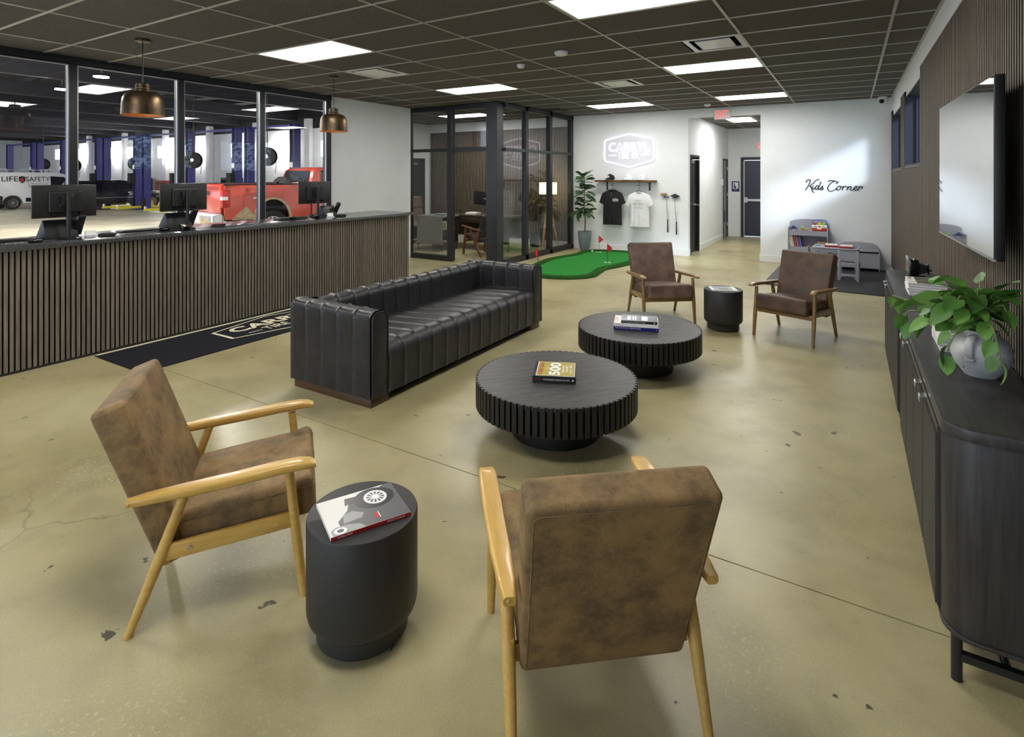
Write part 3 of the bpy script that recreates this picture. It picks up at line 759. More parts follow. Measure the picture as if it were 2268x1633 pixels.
def mouse(loc, rz, label):
    m = MB(); m.rbox(0.062, 0.11, 0.034, 0.0165, n=4, fn=lambda v: Vector((v.x, v.y, v.z * (1.0 if v.z < 0 else 1.0 - 0.35 * abs(v.y) / 0.055))), M=T(0, 0, 0.0175))
    o = m.build('computer_mouse', 'black_gloss'); o.location = loc; o.rotation_euler = (0, 0, rz); return tag(o, label, 'mouse')
mouse((-6.17, 2.03, CT), 0.3, 'glossy black mouse beside the keyboard near the white van monitor')
mouse((-6.22, 3.14, CT + 0.006), 0.4, 'glossy black mouse on a mat by the middle counter monitor')
mouse((-6.34, 4.83, CT + 0.006), 0.4, 'glossy black mouse by the counter monitor near the white wall')
def keyboard(loc, rz, label):
    t = thing('keyboard', label, 'keyboard', loc, rz)
    MB().box(-0.075, 0.075, -0.22, 0.22, 0, 0.016).build('keyboard_case', 'black_plastic', t, bevel=0.004)
    m = MB()
    for r in range(5):
        for k in range(14): m.box(-0.062 + r * 0.025, -0.041 + r * 0.025, -0.205 + k * 0.0293, -0.180 + k * 0.0293, 0.0155, 0.021)
    m.build('keys', 'black_frame', t, smooth=False)['kind'] = 'stuff'
keyboard((-6.50, 1.90, CT), 0.0, 'black keyboard lying behind the mouse near the white van monitor')
keyboard((-6.50, 3.05, CT), 0.0, 'black keyboard behind the mouse mat of the middle monitor')
keyboard((-6.52, 4.93, CT), 0.0, 'black keyboard by the counter monitor near the white wall')
for p, lb in (((-6.24, 3.17, CT), 'black mouse mat by the middle counter monitor'), ((-6.36, 4.86, CT), 'dark mouse mat by the counter monitor near the white wall')):
    o = MB().prism(rrect(0.19, 0.23, 0.015), 0, 0.005).build('mouse_mat', 'mat_dark'); o.location = p; tag(o, lb, 'mouse mat')
def reader(loc, rz, label):
    t = thing('card_reader', label, 'card reader', loc, rz)
    m = MB(); m.rbox(0.085, 0.16, 0.045, 0.012, n=2, fn=lambda v: Vector((v.x, v.y, v.z + (v.y + 0.08) * 0.12)), M=T(0, 0, 0.024)); m.build('reader_body', 'black_gloss', t)
    m = MB(); m.box(-0.03, 0.03, 0.02, 0.06, 0.056, 0.0605); m.build('display', 'print_grey', t, smooth=False)
    m = MB()
    for i in range(3):
        for j in range(3): m.box(-0.028 + i * 0.02, -0.014 + i * 0.02, -0.055 + j * 0.022, -0.041 + j * 0.022, 0.042 + j * 0.002, 0.053)
    m.build('keys', 'print_red' if 'middle' in label else 'print_midgrey', t, smooth=False)['kind'] = 'stuff'
reader((-6.12, 3.30, CT), 1.3, 'small black card reader at the foot of the middle counter monitor')
reader((-6.20, 5.06, CT), 1.3, 'small black card reader at the foot of the monitor near the white wall')
def cable(loc, label, r=0.075):
    m = MB()
    for k in range(3): m.lathe([(r - 0.012, 0.004 + k * 0.009), (r - 0.006, 0.0005 + k * 0.009), (r, 0.004 + k * 0.009), (r - 0.006, 0.009 + k * 0.009)], 24, M=T(0, 0.008 * k, 0), caps=False)
    m.lathe([(0, 0.0), (r * 0.8, 0.0), (r * 0.8, 0.012), (0, 0.012)], 24)
    o = m.build('cable_coil', 'rubber'); o.location = loc; tag(o, label, 'cable')
cable((-6.22, 2.60, CT), 'coiled black cable next to the monitor before the white van')
cable((-6.25, 3.74, CT), 'coiled black cable next to the middle counter monitor')
cable((-6.25, 5.56, CT), 'coiled black cable at the desk phone near the white wall')
def cards(loc, rz, label):
    t = thing('card_holder', label, 'card holder', loc, rz)
    MB().box(-0.045, 0.045, -0.03, 0.03, 0, 0.012).build('holder_base', 'acrylic', t, smooth=False)
    MB().box(-0.044, 0.044, -0.012, 0.012, 0.012, 0.058, M=R(-0.25, 'X')).build('business_cards', 'paper', t, smooth=False)
cards((-6.30, 2.50, CT), 1.5, 'white business cards in a holder by the monitor before the white van')
cards((-6.28, 5.40, CT), 1.5, 'white business cards in a holder by the phone near the white wall')

# pendants
def pendant(x, y, label):
    t = thing('pendant_lamp', label, 'pendant lamp', (x, y, 2.268))
    MB().lathe([(0.0, 0.752), (0.066, 0.752), (0.066, 0.735), (0.05, 0.728), (0.0, 0.725)], 24).build('ceiling_canopy', 'copper', t)
    MB().cyl((0, 0, 0.31), (0, 0, 0.73), 0.0055, n=8).build('rod', 'black_frame', t)
    MB().lathe([(0.0, 0.318), (0.050, 0.318), (0.060, 0.31), (0.060, 0.295), (0.066, 0.29), (0.066, 0.282), (0.060, 0.277), (0.060, 0.262), (0.070, 0.25), (0.07, 0.235), (0.0, 0.235)], 24).build('neck', 'copper', t)
    out = [(0.068, 0.238), (0.105, 0.235), (0.135, 0.222), (0.158, 0.198), (0.172, 0.165), (0.180, 0.11), (0.186, 0.0)]
    s = MB().lathe(out, 40, caps=False).build('shade', 'copper', t)
    inn = [(r - 0.004, z - 0.003) for r, z in out[:-1]] + [(0.182, 0.0005)]
    m = MB(); m.lathe(inn[::-1] + [(0.0, 0.233)], 40, caps=False); m.build('shade_lining', 'copper_in', s, fix=False)
    b = MB(); b.rbox(0.07, 0.07, 0.09, 0.034, n=2, M=T(0, 0, 0.14)); b.build('bulb', 'bulb', t)
    MB().cyl((0, 0, 0.175), (0, 0, 0.236), 0.02, n=12).build('bulb_socket', 'black_plastic', t)
pendant(-6.01, 2.83, 'aged copper dome pendant hanging before the garage glass wall')
pendant(-6.04, 5.25, 'aged copper dome pendant hanging before the white wall end')

# logo mat
t = thing('logo_mat', 'long black floor mat with cream company logo beside the counter', 'floor mat', (-5.55, 3.95, 0.0))
MB().prism(rrect(0.86, 3.1, 0.02), 0.001, 0.008).build('mat_base', 'mat_dark', t, smooth=False)
MB().box(-0.42, -0.395, -1.54, 1.54, 0.0078, 0.0092).build('edge_strip', 'mat_cream', t, smooth=False)
hexm = [(-0.24, -0.57), (0.18, -0.57), (0.37, 0.12), (0.18, 0.81), (-0.24, 0.81), (-0.40, 0.12)]
hexm = [(-0.20, -0.58), (0.17, -0.58), (0.34, 0.15), (0.17, 0.86), (-0.20, 0.86), (-0.365, 0.15)]
def band(poly, w, z0, z1):
    m = MB(); n = len(poly); c = Vector((sum(p[0] for p in poly) / n, sum(p[1] for p in poly) / n))
    for i in range(n):
        a = Vector(poly[i]); b_ = Vector(poly[(i + 1) % n]); ai = c + (a - c) * (1 - w); bi = c + (b_ - c) * (1 - w)
        m.prism([tuple(a), tuple(b_), tuple(bi), tuple(ai)], z0, z1)
    return m
band(hexm, 0.045, 0.0078, 0.0093).build('logo_border', 'mat_cream', t, smooth=False)
FL = lambda x, y, z: Matrix(((0, -1, 0, x), (1, 0, 0, y), (0, 0, 1, z), (0, 0, 0, 1)))  # reads along +Y, top to -X
text('logo_lettering', 'CARRYL', 1.10, 0.20, 'mat_cream', t, FL(0.00, -0.43, 0.0088), bold=0.03)
text('logo_lettering', 'TIRE CO.', 0.62, 0.13, 'mat_cream', t, FL(0.17, -0.17, 0.0088), bold=0.01)
for y in (-0.36, 0.50): MB().box(0.115, 0.128, y, y + 0.16, 0.0078, 0.0093).build('logo_dash', 'mat_cream', t, smooth=False)

# ================================================================== SOFA
def channel(profile, width, pinch=0.010, nw=12, axis='y'):
    """puffed leather channel: profile [(a, z)] open line, swept over width, pinched at both seams"""
    P = [Vector(p) for p in profile]; k = len(P); nr = []
    for i in range(k):
        d = (P[min(i + 1, k - 1)] - P[max(i - 1, 0)]).normalized(); nr.append(Vector((-d.y, d.x)))
    def fn(u, v):
        i = min(int(round(v * (k - 1))), k - 1); tt = 2 * u - 1
        q = P[i] - nr[i] * pinch * (abs(tt) ** 7)
        w = (u - 0.5) * width
        return (q.x, w, q.y) if axis == 'y' else (w, q.x, q.y)
    return MB().grid(fn, nw, k - 1)
def arcp(cx, cz, r, a0, a1, n=7):
    return [(cx + r * math.cos(math.radians(a0 + (a1 - a0) * i / n)), cz + r * math.sin(math.radians(a0 + (a1 - a0) * i / n))) for i in range(n + 1)]
def line(p, q, n=5): return [(p[0] + (q[0] - p[0]) * i / n, p[1] + (q[1] - p[1]) * i / n) for i in range(n)]
sofa = thing('sofa', 'long black leather sofa with vertical channel stitching and boxy arms', 'sofa', (-3.36, 4.155, 0))
L2, AT, HS = 1.275, 0.165, 0.70      # half length, arm thickness, height; local x: -0.44 back .. +0.44 front
for s_ in (-1, 1): MB().box(-0.42, 0.42, min(s_ * (L2 - 0.012), s_ * (L2 - 0.19)), max(s_ * (L2 - 0.012), s_ * (L2 - 0.19)), 0, 0.062).build('plinth', 'walnut', sofa, bevel=0.003)
MB().box(-0.36, 0.34, -L2 + 0.19, L2 - 0.19, 0.0, 0.06).build('plinth_recess', 'felt', sofa, smooth=False)
core = MB(); core.box(-0.41, 0.40, -L2 + 0.03, L2 - 0.03, 0.06, 0.36); core.box(-0.40, -0.30, -L2 + 0.03, L2 - 0.03, 0.36, 0.62)
core.build('frame_core', 'leather_black', sofa, smooth=False)
seat = MB().box(-0.27, 0.42, -L2 + AT, L2 - AT, 0.064, 0.075).build('seat', 'leather_black', sofa, smooth=False)
prof = line((0.44, 0.068), (0.445, 0.33), 6) + arcp(0.345, 0.335, 0.10, 0, 90, 8) + line((0.33, 0.436), (-0.30, 0.40), 8) + [(-0.30, 0.40)]
nch = 13; wch = (2 * (L2 - AT)) / nch
cm = channel(prof, wch).mesh('channel', 'leather_black', fix=False)
for i in range(nch): link('channel', cm, seat, T(0, -L2 + AT + wch * (i + 0.5), 0))
back = MB().box(-0.42, -0.30, -L2 + AT, L2 - AT, 0.07, 0.09).build('backrest', 'leather_black', sofa, smooth=False)
prof = line((-0.262, 0.36), (-0.275, 0.60), 6) + arcp(-0.350, 0.602, 0.078, 0, 180, 12) + line((-0.43, 0.59), (-0.44, 0.068), 6) + [(-0.44, 0.068)]
bm_ = channel(prof, wch).mesh('channel', 'leather_black', fix=False)
for i in range(nch): link('channel', bm_, back, T(0, -L2 + AT + wch * (i + 0.5), 0))
for sgn in (-1, 1):
    yo = -L2 * 1.0; yi = -L2 + AT
    prof = line((yi, 0.36), (yi, 0.635), 6) + arcp((yo + yi) / 2, 0.63, AT / 2 - 0.012, 15, 165, 10) + line((yo, 0.62), (yo, 0.066), 8) + [(yo, 0.066)]
    arm = MB().box(-0.41, 0.40, min(sgn * -yo, sgn * -yi) + 0.02, max(sgn * -yo, sgn * -yi) - 0.02, 0.07, 0.64).build('arm', 'leather_black', sofa, smooth=False)
    n5 = 5; w5 = 0.87 / n5
    prof = line((yi, 0.36), (yi, 0.63), 6) + arcp(yi - 0.055, 0.632, 0.055, 0, 80, 6) + arcp(yo + 0.055, 0.632, 0.055, 100, 180, 6) + line((yo, 0.62), (yo, 0.066), 8) + [(yo, 0.066)]
    me = channel(prof, w5, axis='x', pinch=0.009).mesh('channel', 'leather_black', fix=False)
    for i in range(n5): link('channel', me, arm, (T(-0.44 + w5 * (i + 0.5), 0, 0) if sgn < 0 else S(1, -1, 1) @ T(-0.44 + w5 * (i + 0.5), 0, 0)))
    fp = [(-AT / 2 + 0.006, 0.066), (AT / 2 - 0.004, 0.066)] + arcp(AT / 2 - 0.06, 0.63, 0.055, 0, 90, 5) + arcp(-AT / 2 + 0.061, 0.63, 0.055, 90, 180, 5)
    Mf = Matrix(((0, 0, 1, 0.40), (1, 0, 0, sgn * (L2 - AT / 2)), (0, 1, 0, 0), (0, 0, 0, 1)))
    m = MB(); m.prism(fp, 0.0, 0.045, M=Mf); m.build('arm_front', 'leather_black', sofa, bevel=0.007)
    Mb = Matrix(((0, 0, 1, -0.44), (1, 0, 0, sgn * (L2 - AT / 2)), (0, 1, 0, 0), (0, 0, 0, 1)))
    m = MB(); m.prism(fp, 0.0, 0.03, M=Mb); m.build('arm_rear', 'leather_black', sofa, bevel=0.007)
    m = MB(); path = [(0.4465, sgn * (L2 - AT / 2) + a, z) for a, z in fp[1:]]; m.tube(path, 0.004, n=6); m.build('piping', 'leather_black', sofa)

# ================================================================== ARMCHAIRS
def armchair(label, loc, rz, leather, wood):
    t = thing('armchair', label, 'armchair', loc, rz)
    def seatfn(v):
        z = v.z
        if z > 0: z += 0.022 * max(0, 1 - (v.x / 0.27) ** 2) * max(0, 1 - (v.y / 0.32) ** 2) + (0.012 if v.y > 0.2 else 0)
        return Vector((v.x, v.y, z))
    m = MB(); m.rbox(0.515, 0.50, 0.145, 0.03, n=8, fn=seatfn, M=T(0, 0.095, 0.341) @ R(0.10, 'X')); s = m.build('seat_cushion', leather, t, angle=60)
    sp = [(x, y, 0.0) for x, y in rrect(0.517, 0.502, 0.03)]
    m = MB(); m.tube([Vector((x, y, 0.047)) for x, y, _ in sp], 0.0028, n=5, closed=True, M=T(0, 0.095, 0.341) @ R(0.10, 'X')); m.build('seam', leather, s)
    def backfn(v):
        return Vector((v.x * (1.0 + 0.03 * v.z / 0.3), v.y + (0.018 * max(0, 1 - (v.x / 0.27) ** 2) * max(0, 1 - (v.z / 0.33) ** 2) if v.y > 0 else 0), v.z))
    Mk = T(0, -0.262, 0.525) @ R(0.35, 'X')
    m = MB(); m.rbox(0.53, 0.115, 0.655, 0.022, n=8, fn=backfn, M=Mk); k = m.build('back_cushion', leather, t, angle=60)
    m = MB(); m.tube([Mk @ backfn(Vector((x, -0.0572, z))) for x, z in rrect(0.492, 0.615, 0.02)], 0.0018, n=5, closed=True); m.build('seam', leather, k)
    for sx in (-1, 1):
        m = MB(); m.cyl((sx * 0.292, 0.30, 0), (sx * 0.290, 0.275, 0.22), 0.0145, 0.020, n=14); m.cyl((sx * 0.290, 0.275, 0.22), (sx * 0.288, 0.245, 0.505), 0.020, 0.017, n=14, caps=True); m.build('leg', wood, t)
        m = MB(); m.cyl((sx * 0.292, -0.30, 0), (sx * 0.290, -0.20, 0.26), 0.0145, 0.021, n=14); m.cyl((sx * 0.290, -0.20, 0.26), (sx * 0.288, -0.115, 0.495), 0.021, 0.018, n=14); m.build('leg', wood, t)
        secs = []
        for y, xc, w, zc, th in ((-0.30, 0.300, 0.036, 0.492, 0.026), (-0.24, 0.300, 0.050, 0.497, 0.032), (-0.12, 0.303, 0.064, 0.505, 0.034), (0.05, 0.306, 0.068, 0.517, 0.034), (0.20, 0.306, 0.070, 0.530, 0.034), (0.28, 0.306, 0.068, 0.534, 0.032), (0.325, 0.306, 0.060, 0.530, 0.026), (0.345, 0.306, 0.044, 0.525, 0.016)):
            secs.append([(sx * xc + a, y, zc + b_) for a, b_ in rrect(w, th, min(w, th) * 0.34, 3)])
        m = MB(); m.sections(secs); m.build('arm', wood, t, angle=50)
        m = MB(); m.box(sx * 0.285 - 0.012, sx * 0.285 + 0.012, -0.205, 0.272, -0.03, 0.028, M=T(0, 0, 0.292) @ R(0.07, 'X')); m.build('side_rail', wood, t, bevel=0.004)
        for y, z in ((-0.10, 0.285), (0.20, 0.306)):
            MB().cyl((sx * 0.296, y, z), (sx * 0.301, y, z), 0.008, n=10).build('bolt', 'nickel' if y < 0 else wood, t)
        MB().cyl((sx * 0.30, -0.298, 0.493), (sx * 0.318, -0.285, 0.493), 0.007, n=10).build('bolt', wood, t)
    m = MB(); m.box(-0.275, 0.275, 0.255, 0.277, 0.250, 0.300); m.build('front_rail', wood, t, bevel=0.004)
    m = MB(); m.box(-0.275, 0.275, -0.19, -0.168, 0.225, 0.275); m.build('rear_rail', wood, t, bevel=0.004)
    return t
armchair('tan suede armchair with golden wood arms beside the sofa end', (-2.285, 1.42, 0), math.radians(-38.2), 'leather_tan', 'oak_gold')
armchair('tan suede armchair with golden wood arms turned with its back out', (-0.767, 1.744, 0), math.radians(39.2), 'leather_tan', 'oak_gold')
armchair('dark brown leather armchair with wood arms before the kids mat', (-0.497, 6.506, 0), math.radians(162.1), 'leather_brown', 'oak_dark')
armchair('taupe leather armchair with wood arms near the putting green', (-1.911, 6.498, 0), math.radians(216.7), 'leather_taupe', 'oak_dark')

# ================================================================== TABLES
def drum(label, loc):
    t = thing('drum_table', label, 'side table', loc)
    MB().lathe([(0.0, 0.0), (0.0, 0.012), (0.165, 0.012), (0.165, 0.07), (0.0, 0.07)], 48).build('plinth', 'drum', t)
    b = MB(); b.lathe([(0.0, 0.068), (0.155, 0.068), (0.178, 0.074), (0.195, 0.092), (0.20, 0.115), (0.20, 0.425), (0.197, 0.432), (0.192, 0.434), (0.0, 0.434)], 64); b.build('drum_body', 'drum', t)
    for k in range(3):
        a = 2 * PI * k / 3 + 4.0; MB().cyl((0.13 * math.cos(a), 0.13 * math.sin(a), 0), (0.13 * math.cos(a), 0.13 * math.sin(a), 0.013), 0.014, n=10).build('foot', 'rubber', t)
    return t
drum('matte black drum side table with a wheel catalogue on top', (-1.55, 1.485, 0))
drum('matte black drum side table between the two far armchairs', (-1.19, 6.40, 0))
def coffee(label, loc, rz):
    t = thing('coffee_table', label, 'coffee table', loc, rz)
    MB().lathe([(0.0, 0.0), (0.29, 0.0), (0.29, 0.182), (0.0, 0.182)], 64).build('pedestal', 'table_slat', t)
    MB().lathe([(0.0, 0.182), (0.505, 0.182), (0.508, 0.33), (0.0, 0.33)], 72).build('drum_core', 'felt', t)
    MB().lathe([(0.0, 0.328), (0.512, 0.328), (0.512, 0.355), (0.0, 0.356)], 96).build('tabletop', 'table_top', t)
    n = 76; sl = MB().box(0.503, 0.527, -0.0155, 0.0155, 0.180, 0.3545).mesh('slat', 'table_slat', bevel=0.0015, seg=1)
    for k in range(n): link('slat', sl, t, R(2 * PI * k / n))
    return t
coffee('black ribbed round coffee table carrying the yellow album book', (-1.66, 3.29, 0), 0.9)
coffee('black ribbed round coffee table carrying a stack of three books', (-1.585, 4.75, 0), 0.9)
# ================================================================== BOOKS ON THE TABLES
def book(name, label, loc, rz, L, W, H, cover, cat='book', pages='paper_edge', group=None, spine=True):
    """spine towards -y, cover face up"""
    t = thing(name, label, cat, loc, rz, group)
    m = MB(); m.box(-L / 2, L / 2, -W / 2, W / 2, 0, 0.003); m.box(-L / 2, L / 2, -W / 2, W / 2, H - 0.003, H)
    if spine: m.box(-L / 2, L / 2, -W / 2, -W / 2 + 0.003, 0.003, H - 0.003)
    m.build('cover', cover, t, smooth=False)
    MB().box(-L / 2 + 0.004, L / 2 - 0.004, -W / 2 + (0.003 if spine else 0.002), W / 2 - 0.004, 0.003, H - 0.003).build('pages', pages, t, smooth=False)
    return t
def sheet(t, name, x0, x1, y0, y1, z, mat): return MB().box(x0, x1, y0, y1, z, z + 0.0006).build(name, mat, t, smooth=False)
tz = 0.3562
b = book('album_book', 'thick black book with a gold cover reading 500 on the coffee table', (-1.664, 3.292, tz), math.radians(23.5), 0.275, 0.285, 0.042, 'print_dark')
sheet(b, 'cover_border', -0.120, 0.128, -0.130, 0.133, 0.0421, 'print_white'); sheet(b, 'cover_print', -0.116, 0.124, -0.126, 0.129, 0.0424, 'print_gold')
RY = lambda x, y, z: Matrix(((0, -1, 0, x), (1, 0, 0, y), (0, 0, 1, z), (0, 0, 0, 1)))
text('cover_lettering', 'Rolling Stone', 0.225, 0.045, 'print_red', b, RY(-0.068, -0.112, 0.0436), bold=0.02)
text('cover_lettering', 'The', 0.045, 0.016, 'print_white', b, RY(-0.045, -0.02, 0.0436))
text('cover_lettering', '500', 0.235, 0.075, 'print_white', b, RY(0.036, -0.118, 0.0436), bold=0.035)
for x, w, s_, y in ((0.060, 0.15, 'GREATEST', -0.075), (0.083, 0.115, 'ALBUMS', -0.055), (0.108, 0.165, 'of ALL TIME', -0.085)): text('cover_lettering', s_, w, 0.015, 'print_white', b, RY(x, y, 0.0436), bold=0.02)
text('spine_lettering', 'Rolling Stone', 0.05, 0.009, 'print_red', b, WALLXZ(-0.128, -0.1431, 0.017))
text('spine_lettering', 'THE 500 GREATEST ALBUMS OF ALL TIME', 0.165, 0.009, 'print_white', b, WALLXZ(-0.070, -0.1431, 0.017))
MB().cyl((0.118, -0.1425, 0.021), (0.118, -0.1432, 0.021), 0.006, n=12).build('spine_mark', 'print_white', b)
b = book('photo_book', 'blue spined car book at the bottom of the coffee table stack', (-1.60, 4.72, tz), math.radians(18.3), 0.372, 0.27, 0.032, 'print_blue')
text('spine_lettering', 'THE COMPLETE', 0.115, 0.010, 'print_white', b, WALLXZ(-0.176, -0.1356, 0.011)); text('spine_lettering', 'FERRARI', 0.09, 0.013, 'print_white', b, WALLXZ(-0.052, -0.1356, 0.010))
MB().box(0.165, 0.171, -0.1357, -0.135, 0.012, 0.019).build('spine_mark', 'print_white', b, smooth=False)
b = book('photo_book', 'white book in the middle of the coffee table stack', (-1.592, 4.70, tz + 0.0325), math.radians(17.8), 0.368, 0.265, 0.028, 'paper')
text('spine_lettering', 'LAMBORGHINI', 0.06, 0.007, 'print_midgrey', b, WALLXZ(-0.165, -0.1331, 0.010)); text('spine_lettering', 'Ferrari', 0.04, 0.007, 'print_midgrey', b, WALLXZ(-0.02, -0.1331, 0.010))
text('cover_lettering', 'ICONIC', 0.17, 0.03, 'print_red', b, RY(-0.150, -0.09, 0.0283))
b = book('photo_book', 'black spined book with a silver photo cover topping the stack', (-1.562, 4.690, tz + 0.061), math.radians(18.5), 0.30, 0.215, 0.022, 'print_dark')
sheet(b, 'cover_photo', -0.148, 0.148, -0.105, 0.105, 0.0221, 'print_photo')
for x, w in ((-0.10, 0.03), (-0.055, 0.012), (-0.036, 0.012), (0.02, 0.05)): sheet(b, 'cover_print', x, x + w, -0.075, 0.06, 0.0228, 'print_white')
text('spine_lettering', 'THE ILLUSTRATED BEST MOTOR CARS OF THE WORLD', 0.19, 0.007, 'print_white', b, WALLXZ(-0.14, -0.1081, 0.0075))
MB().cyl((0.125, -0.1075, 0.011), (0.125, -0.1082, 0.011), 0.005, n=10).build('spine_mark', 'print_white', b)

b = book('catalogue', 'black and white wheel catalogue with a red spine on the drum table', (-1.540, 1.475, 0.4355), math.radians(62.5), 0.285, 0.228, 0.013, 'paper', cat='magazine', spine=False)
MB().box(-0.1425, 0.1425, -0.1155, -0.1139, 0.0, 0.0132).build('spine', 'tool_red', b, smooth=False)
text('spine_lettering', 'WHEEL PROS', 0.05, 0.006, 'print_white', b, WALLXZ(-0.12, -0.1157, 0.0035)); text('spine_lettering', 'PRODUCT CATALOG', 0.065, 0.006, 'print_white', b, WALLXZ(0.055, -0.1157, 0.0035))
def flat(t, name, poly, z, mat): return MB().prism(poly, z, z + 0.0004).build(name, mat, t, smooth=False)
flat(b, 'cover_print', [(-0.10, -0.113), (0.142, -0.113), (0.142, 0.113), (0.11, 0.113), (0.06, 0.085), (0.00, 0.08), (-0.04, 0.05), (-0.055, 0.01), (-0.10, -0.04)], 0.0131, 'print_grey')
flat(b, 'cover_print', [(-0.135, -0.113), (-0.02, -0.113), (-0.035, -0.085), (-0.075, -0.07), (-0.115, -0.068), (-0.135, -0.08)], 0.0133, 'print_midgrey')
flat(b, 'cover_print', [(-0.085, -0.06), (-0.02, -0.055), (-0.005, -0.03), (-0.04, 0.0), (-0.075, -0.01)], 0.0134, 'print_midgrey')
flat(b, 'cover_print', [(-0.055, 0.045), (-0.045, 0.09), (-0.005, 0.085), (-0.015, 0.05)], 0.0134, 'print_dark')
def ell(cx, cy, a, c, n=28, ph=0.0): return [(cx + a * math.cos(2 * PI * i / n + ph), cy + c * math.sin(2 * PI * i / n + ph)) for i in range(n)]
flat(b, 'cover_print', ell(0.055, 0.045, 0.075, 0.066), 0.0136, 'print_dark')
flat(b, 'cover_print', ell(0.060, 0.045, 0.043, 0.045), 0.0139, 'print_white')
flat(b, 'cover_print', ell(0.060, 0.045, 0.033, 0.035), 0.0142, 'print_grey')
for k in range(12):
    a = 2 * PI * k / 12; c_, s_ = math.cos(a), math.sin(a)
    flat(b, 'cover_print', [(0.060 + 0.008 * c_ - 0.002 * s_, 0.045 + 0.008 * s_ + 0.002 * c_), (0.060 + 0.008 * c_ + 0.002 * s_, 0.045 + 0.008 * s_ - 0.002 * c_), (0.060 + 0.036 * c_ + 0.003 * s_, 0.045 + 0.038 * s_ - 0.003 * c_), (0.060 + 0.036 * c_ - 0.003 * s_, 0.045 + 0.038 * s_ + 0.003 * c_)], 0.0145, 'print_white')
flat(b, 'cover_print', ell(0.060, 0.045, 0.013, 0.014), 0.0148, 'print_white')
flat(b, 'cover_print', ell(-0.105, -0.094, 0.022, 0.018), 0.0138, 'print_white'); flat(b, 'cover_print', ell(-0.105, -0.094, 0.012, 0.010), 0.0141, 'print_dark')
sheet(b, 'cover_print', 0.024, 0.036, -0.086, -0.05, 0.0136, 'print_red'); sheet(b, 'cover_print', 0.038, 0.041, -0.086, -0.05, 0.0136, 'print_white')
b = book('magazine', 'magazine with a grey car photo on the far drum table', (-1.185, 6.36, 0.4355), math.radians(24), 0.27, 0.21, 0.010, 'paper', cat='magazine', spine=False)
sheet(b, 'cover_photo', -0.10, 0.09, -0.09, 0.09, 0.0101, 'print_photo'); sheet(b, 'cover_print', -0.05, 0.05, -0.06, 0.02, 0.0108, 'print_grey')

# ================================================================== CONSOLES
def console(label, y0, y1, x0=0.262, x1=0.598):
    t = thing('console_cabinet', label, 'cabinet', ((x0 + x1) / 2, (y0 + y1) / 2, 0))
    w, d, r = (x1 - x0), (y1 - y0), 0.09
    def foot(w, d, r):
        P = rrect(w, d, r, 6); return P
    MB().prism(foot(w, d, r), 0.81, 0.85).build('cabinet_top', 'console_top', t, bevel=0.003)
    MB().prism(foot(w - 0.012, d - 0.012, r), 0.168, 0.81).build('cabinet_body', 'console_wood', t, bevel=0.002)
    MB().prism(foot(w - 0.002, d - 0.002, r), 0.155, 0.168).build('cabinet_bottom', 'console_wood', t, bevel=0.002)
    n = 4; a = -d / 2 + 0.12; q = (d - 0.20) / n
    for k in range(n):
        c0, c1 = a + q * k + 0.003, a + q * (k + 1) - 0.003
        m = MB(); m.box(-w / 2 - 0.004, -w / 2 + 0.012, c0, c1, 0.175, 0.80)
        dr = m.build('door', 'console_wood', t, bevel=0.0015, seg=1)
        f = MB(); yy = c0 + 0.006
        while yy < c1 - 0.010: f.box(-w / 2 - 0.0085, -w / 2 - 0.004, yy, yy + 0.0085, 0.18, 0.775); yy += 0.0135
        f.build('fluting', 'console_wood', dr, smooth=False)['kind'] = 'stuff'
        hy = c1 - 0.085 if k % 2 == 0 else c0 + 0.085
        h = MB(); pr = [(0.0, 0.0), (-0.022, 0.0), (-0.026, -0.004), (-0.026, -0.024), (-0.023, -0.024), (-0.023, -0.006), (-0.020, -0.003), (0.0, -0.003)]
        h.add([(-w / 2 - 0.004 + x, hy - 0.022, 0.803 + z) for x, z in pr] + [(-w / 2 - 0.004 + x, hy + 0.022, 0.803 + z) for x, z in pr], [tuple(range(8)), tuple(range(15, 7, -1))] + [(i, (i + 1) % 8, 8 + (i + 1) % 8, 8 + i) for i in range(8)])
        h.build('handle', 'chrome', dr)
    for sx in (-1, 1):
        for sy in (-1, 1):
            px, py = sx * (w / 2 - 0.04), sy * (d / 2 - 0.045)
            MB().cyl((px, py, 0.0), (px, py, 0.156), 0.016, n=16).build('leg', 'black_frame', t)
    for sy in (-1, 1): MB().box(-w / 2 + 0.05, w / 2 - 0.05, sy * (d / 2 - 0.045) - 0.012, sy * (d / 2 - 0.045) + 0.012, 0.07, 0.095).build('stretcher', 'black_frame', t, smooth=False)
    MB().box(-0.012, 0.012, -d / 2 + 0.057, d / 2 - 0.057, 0.07, 0.094).build('stretcher', 'black_frame', t, smooth=False)
    for sy in (-1, 1):
        m = MB(); m.cyl((0.0, sy * (d / 2 - 0.06), 0.09), (0.0, sy * (d / 2 - 0.16), 0.158), 0.009, n=8); m.build('brace', 'black_frame', t)
    return t
console('black wood console cabinet holding the speckled white vase', 2.312, 4.140)
console('black wood console cabinet holding the antique camera', 4.165, 5.90)
CTZ = 0.8505
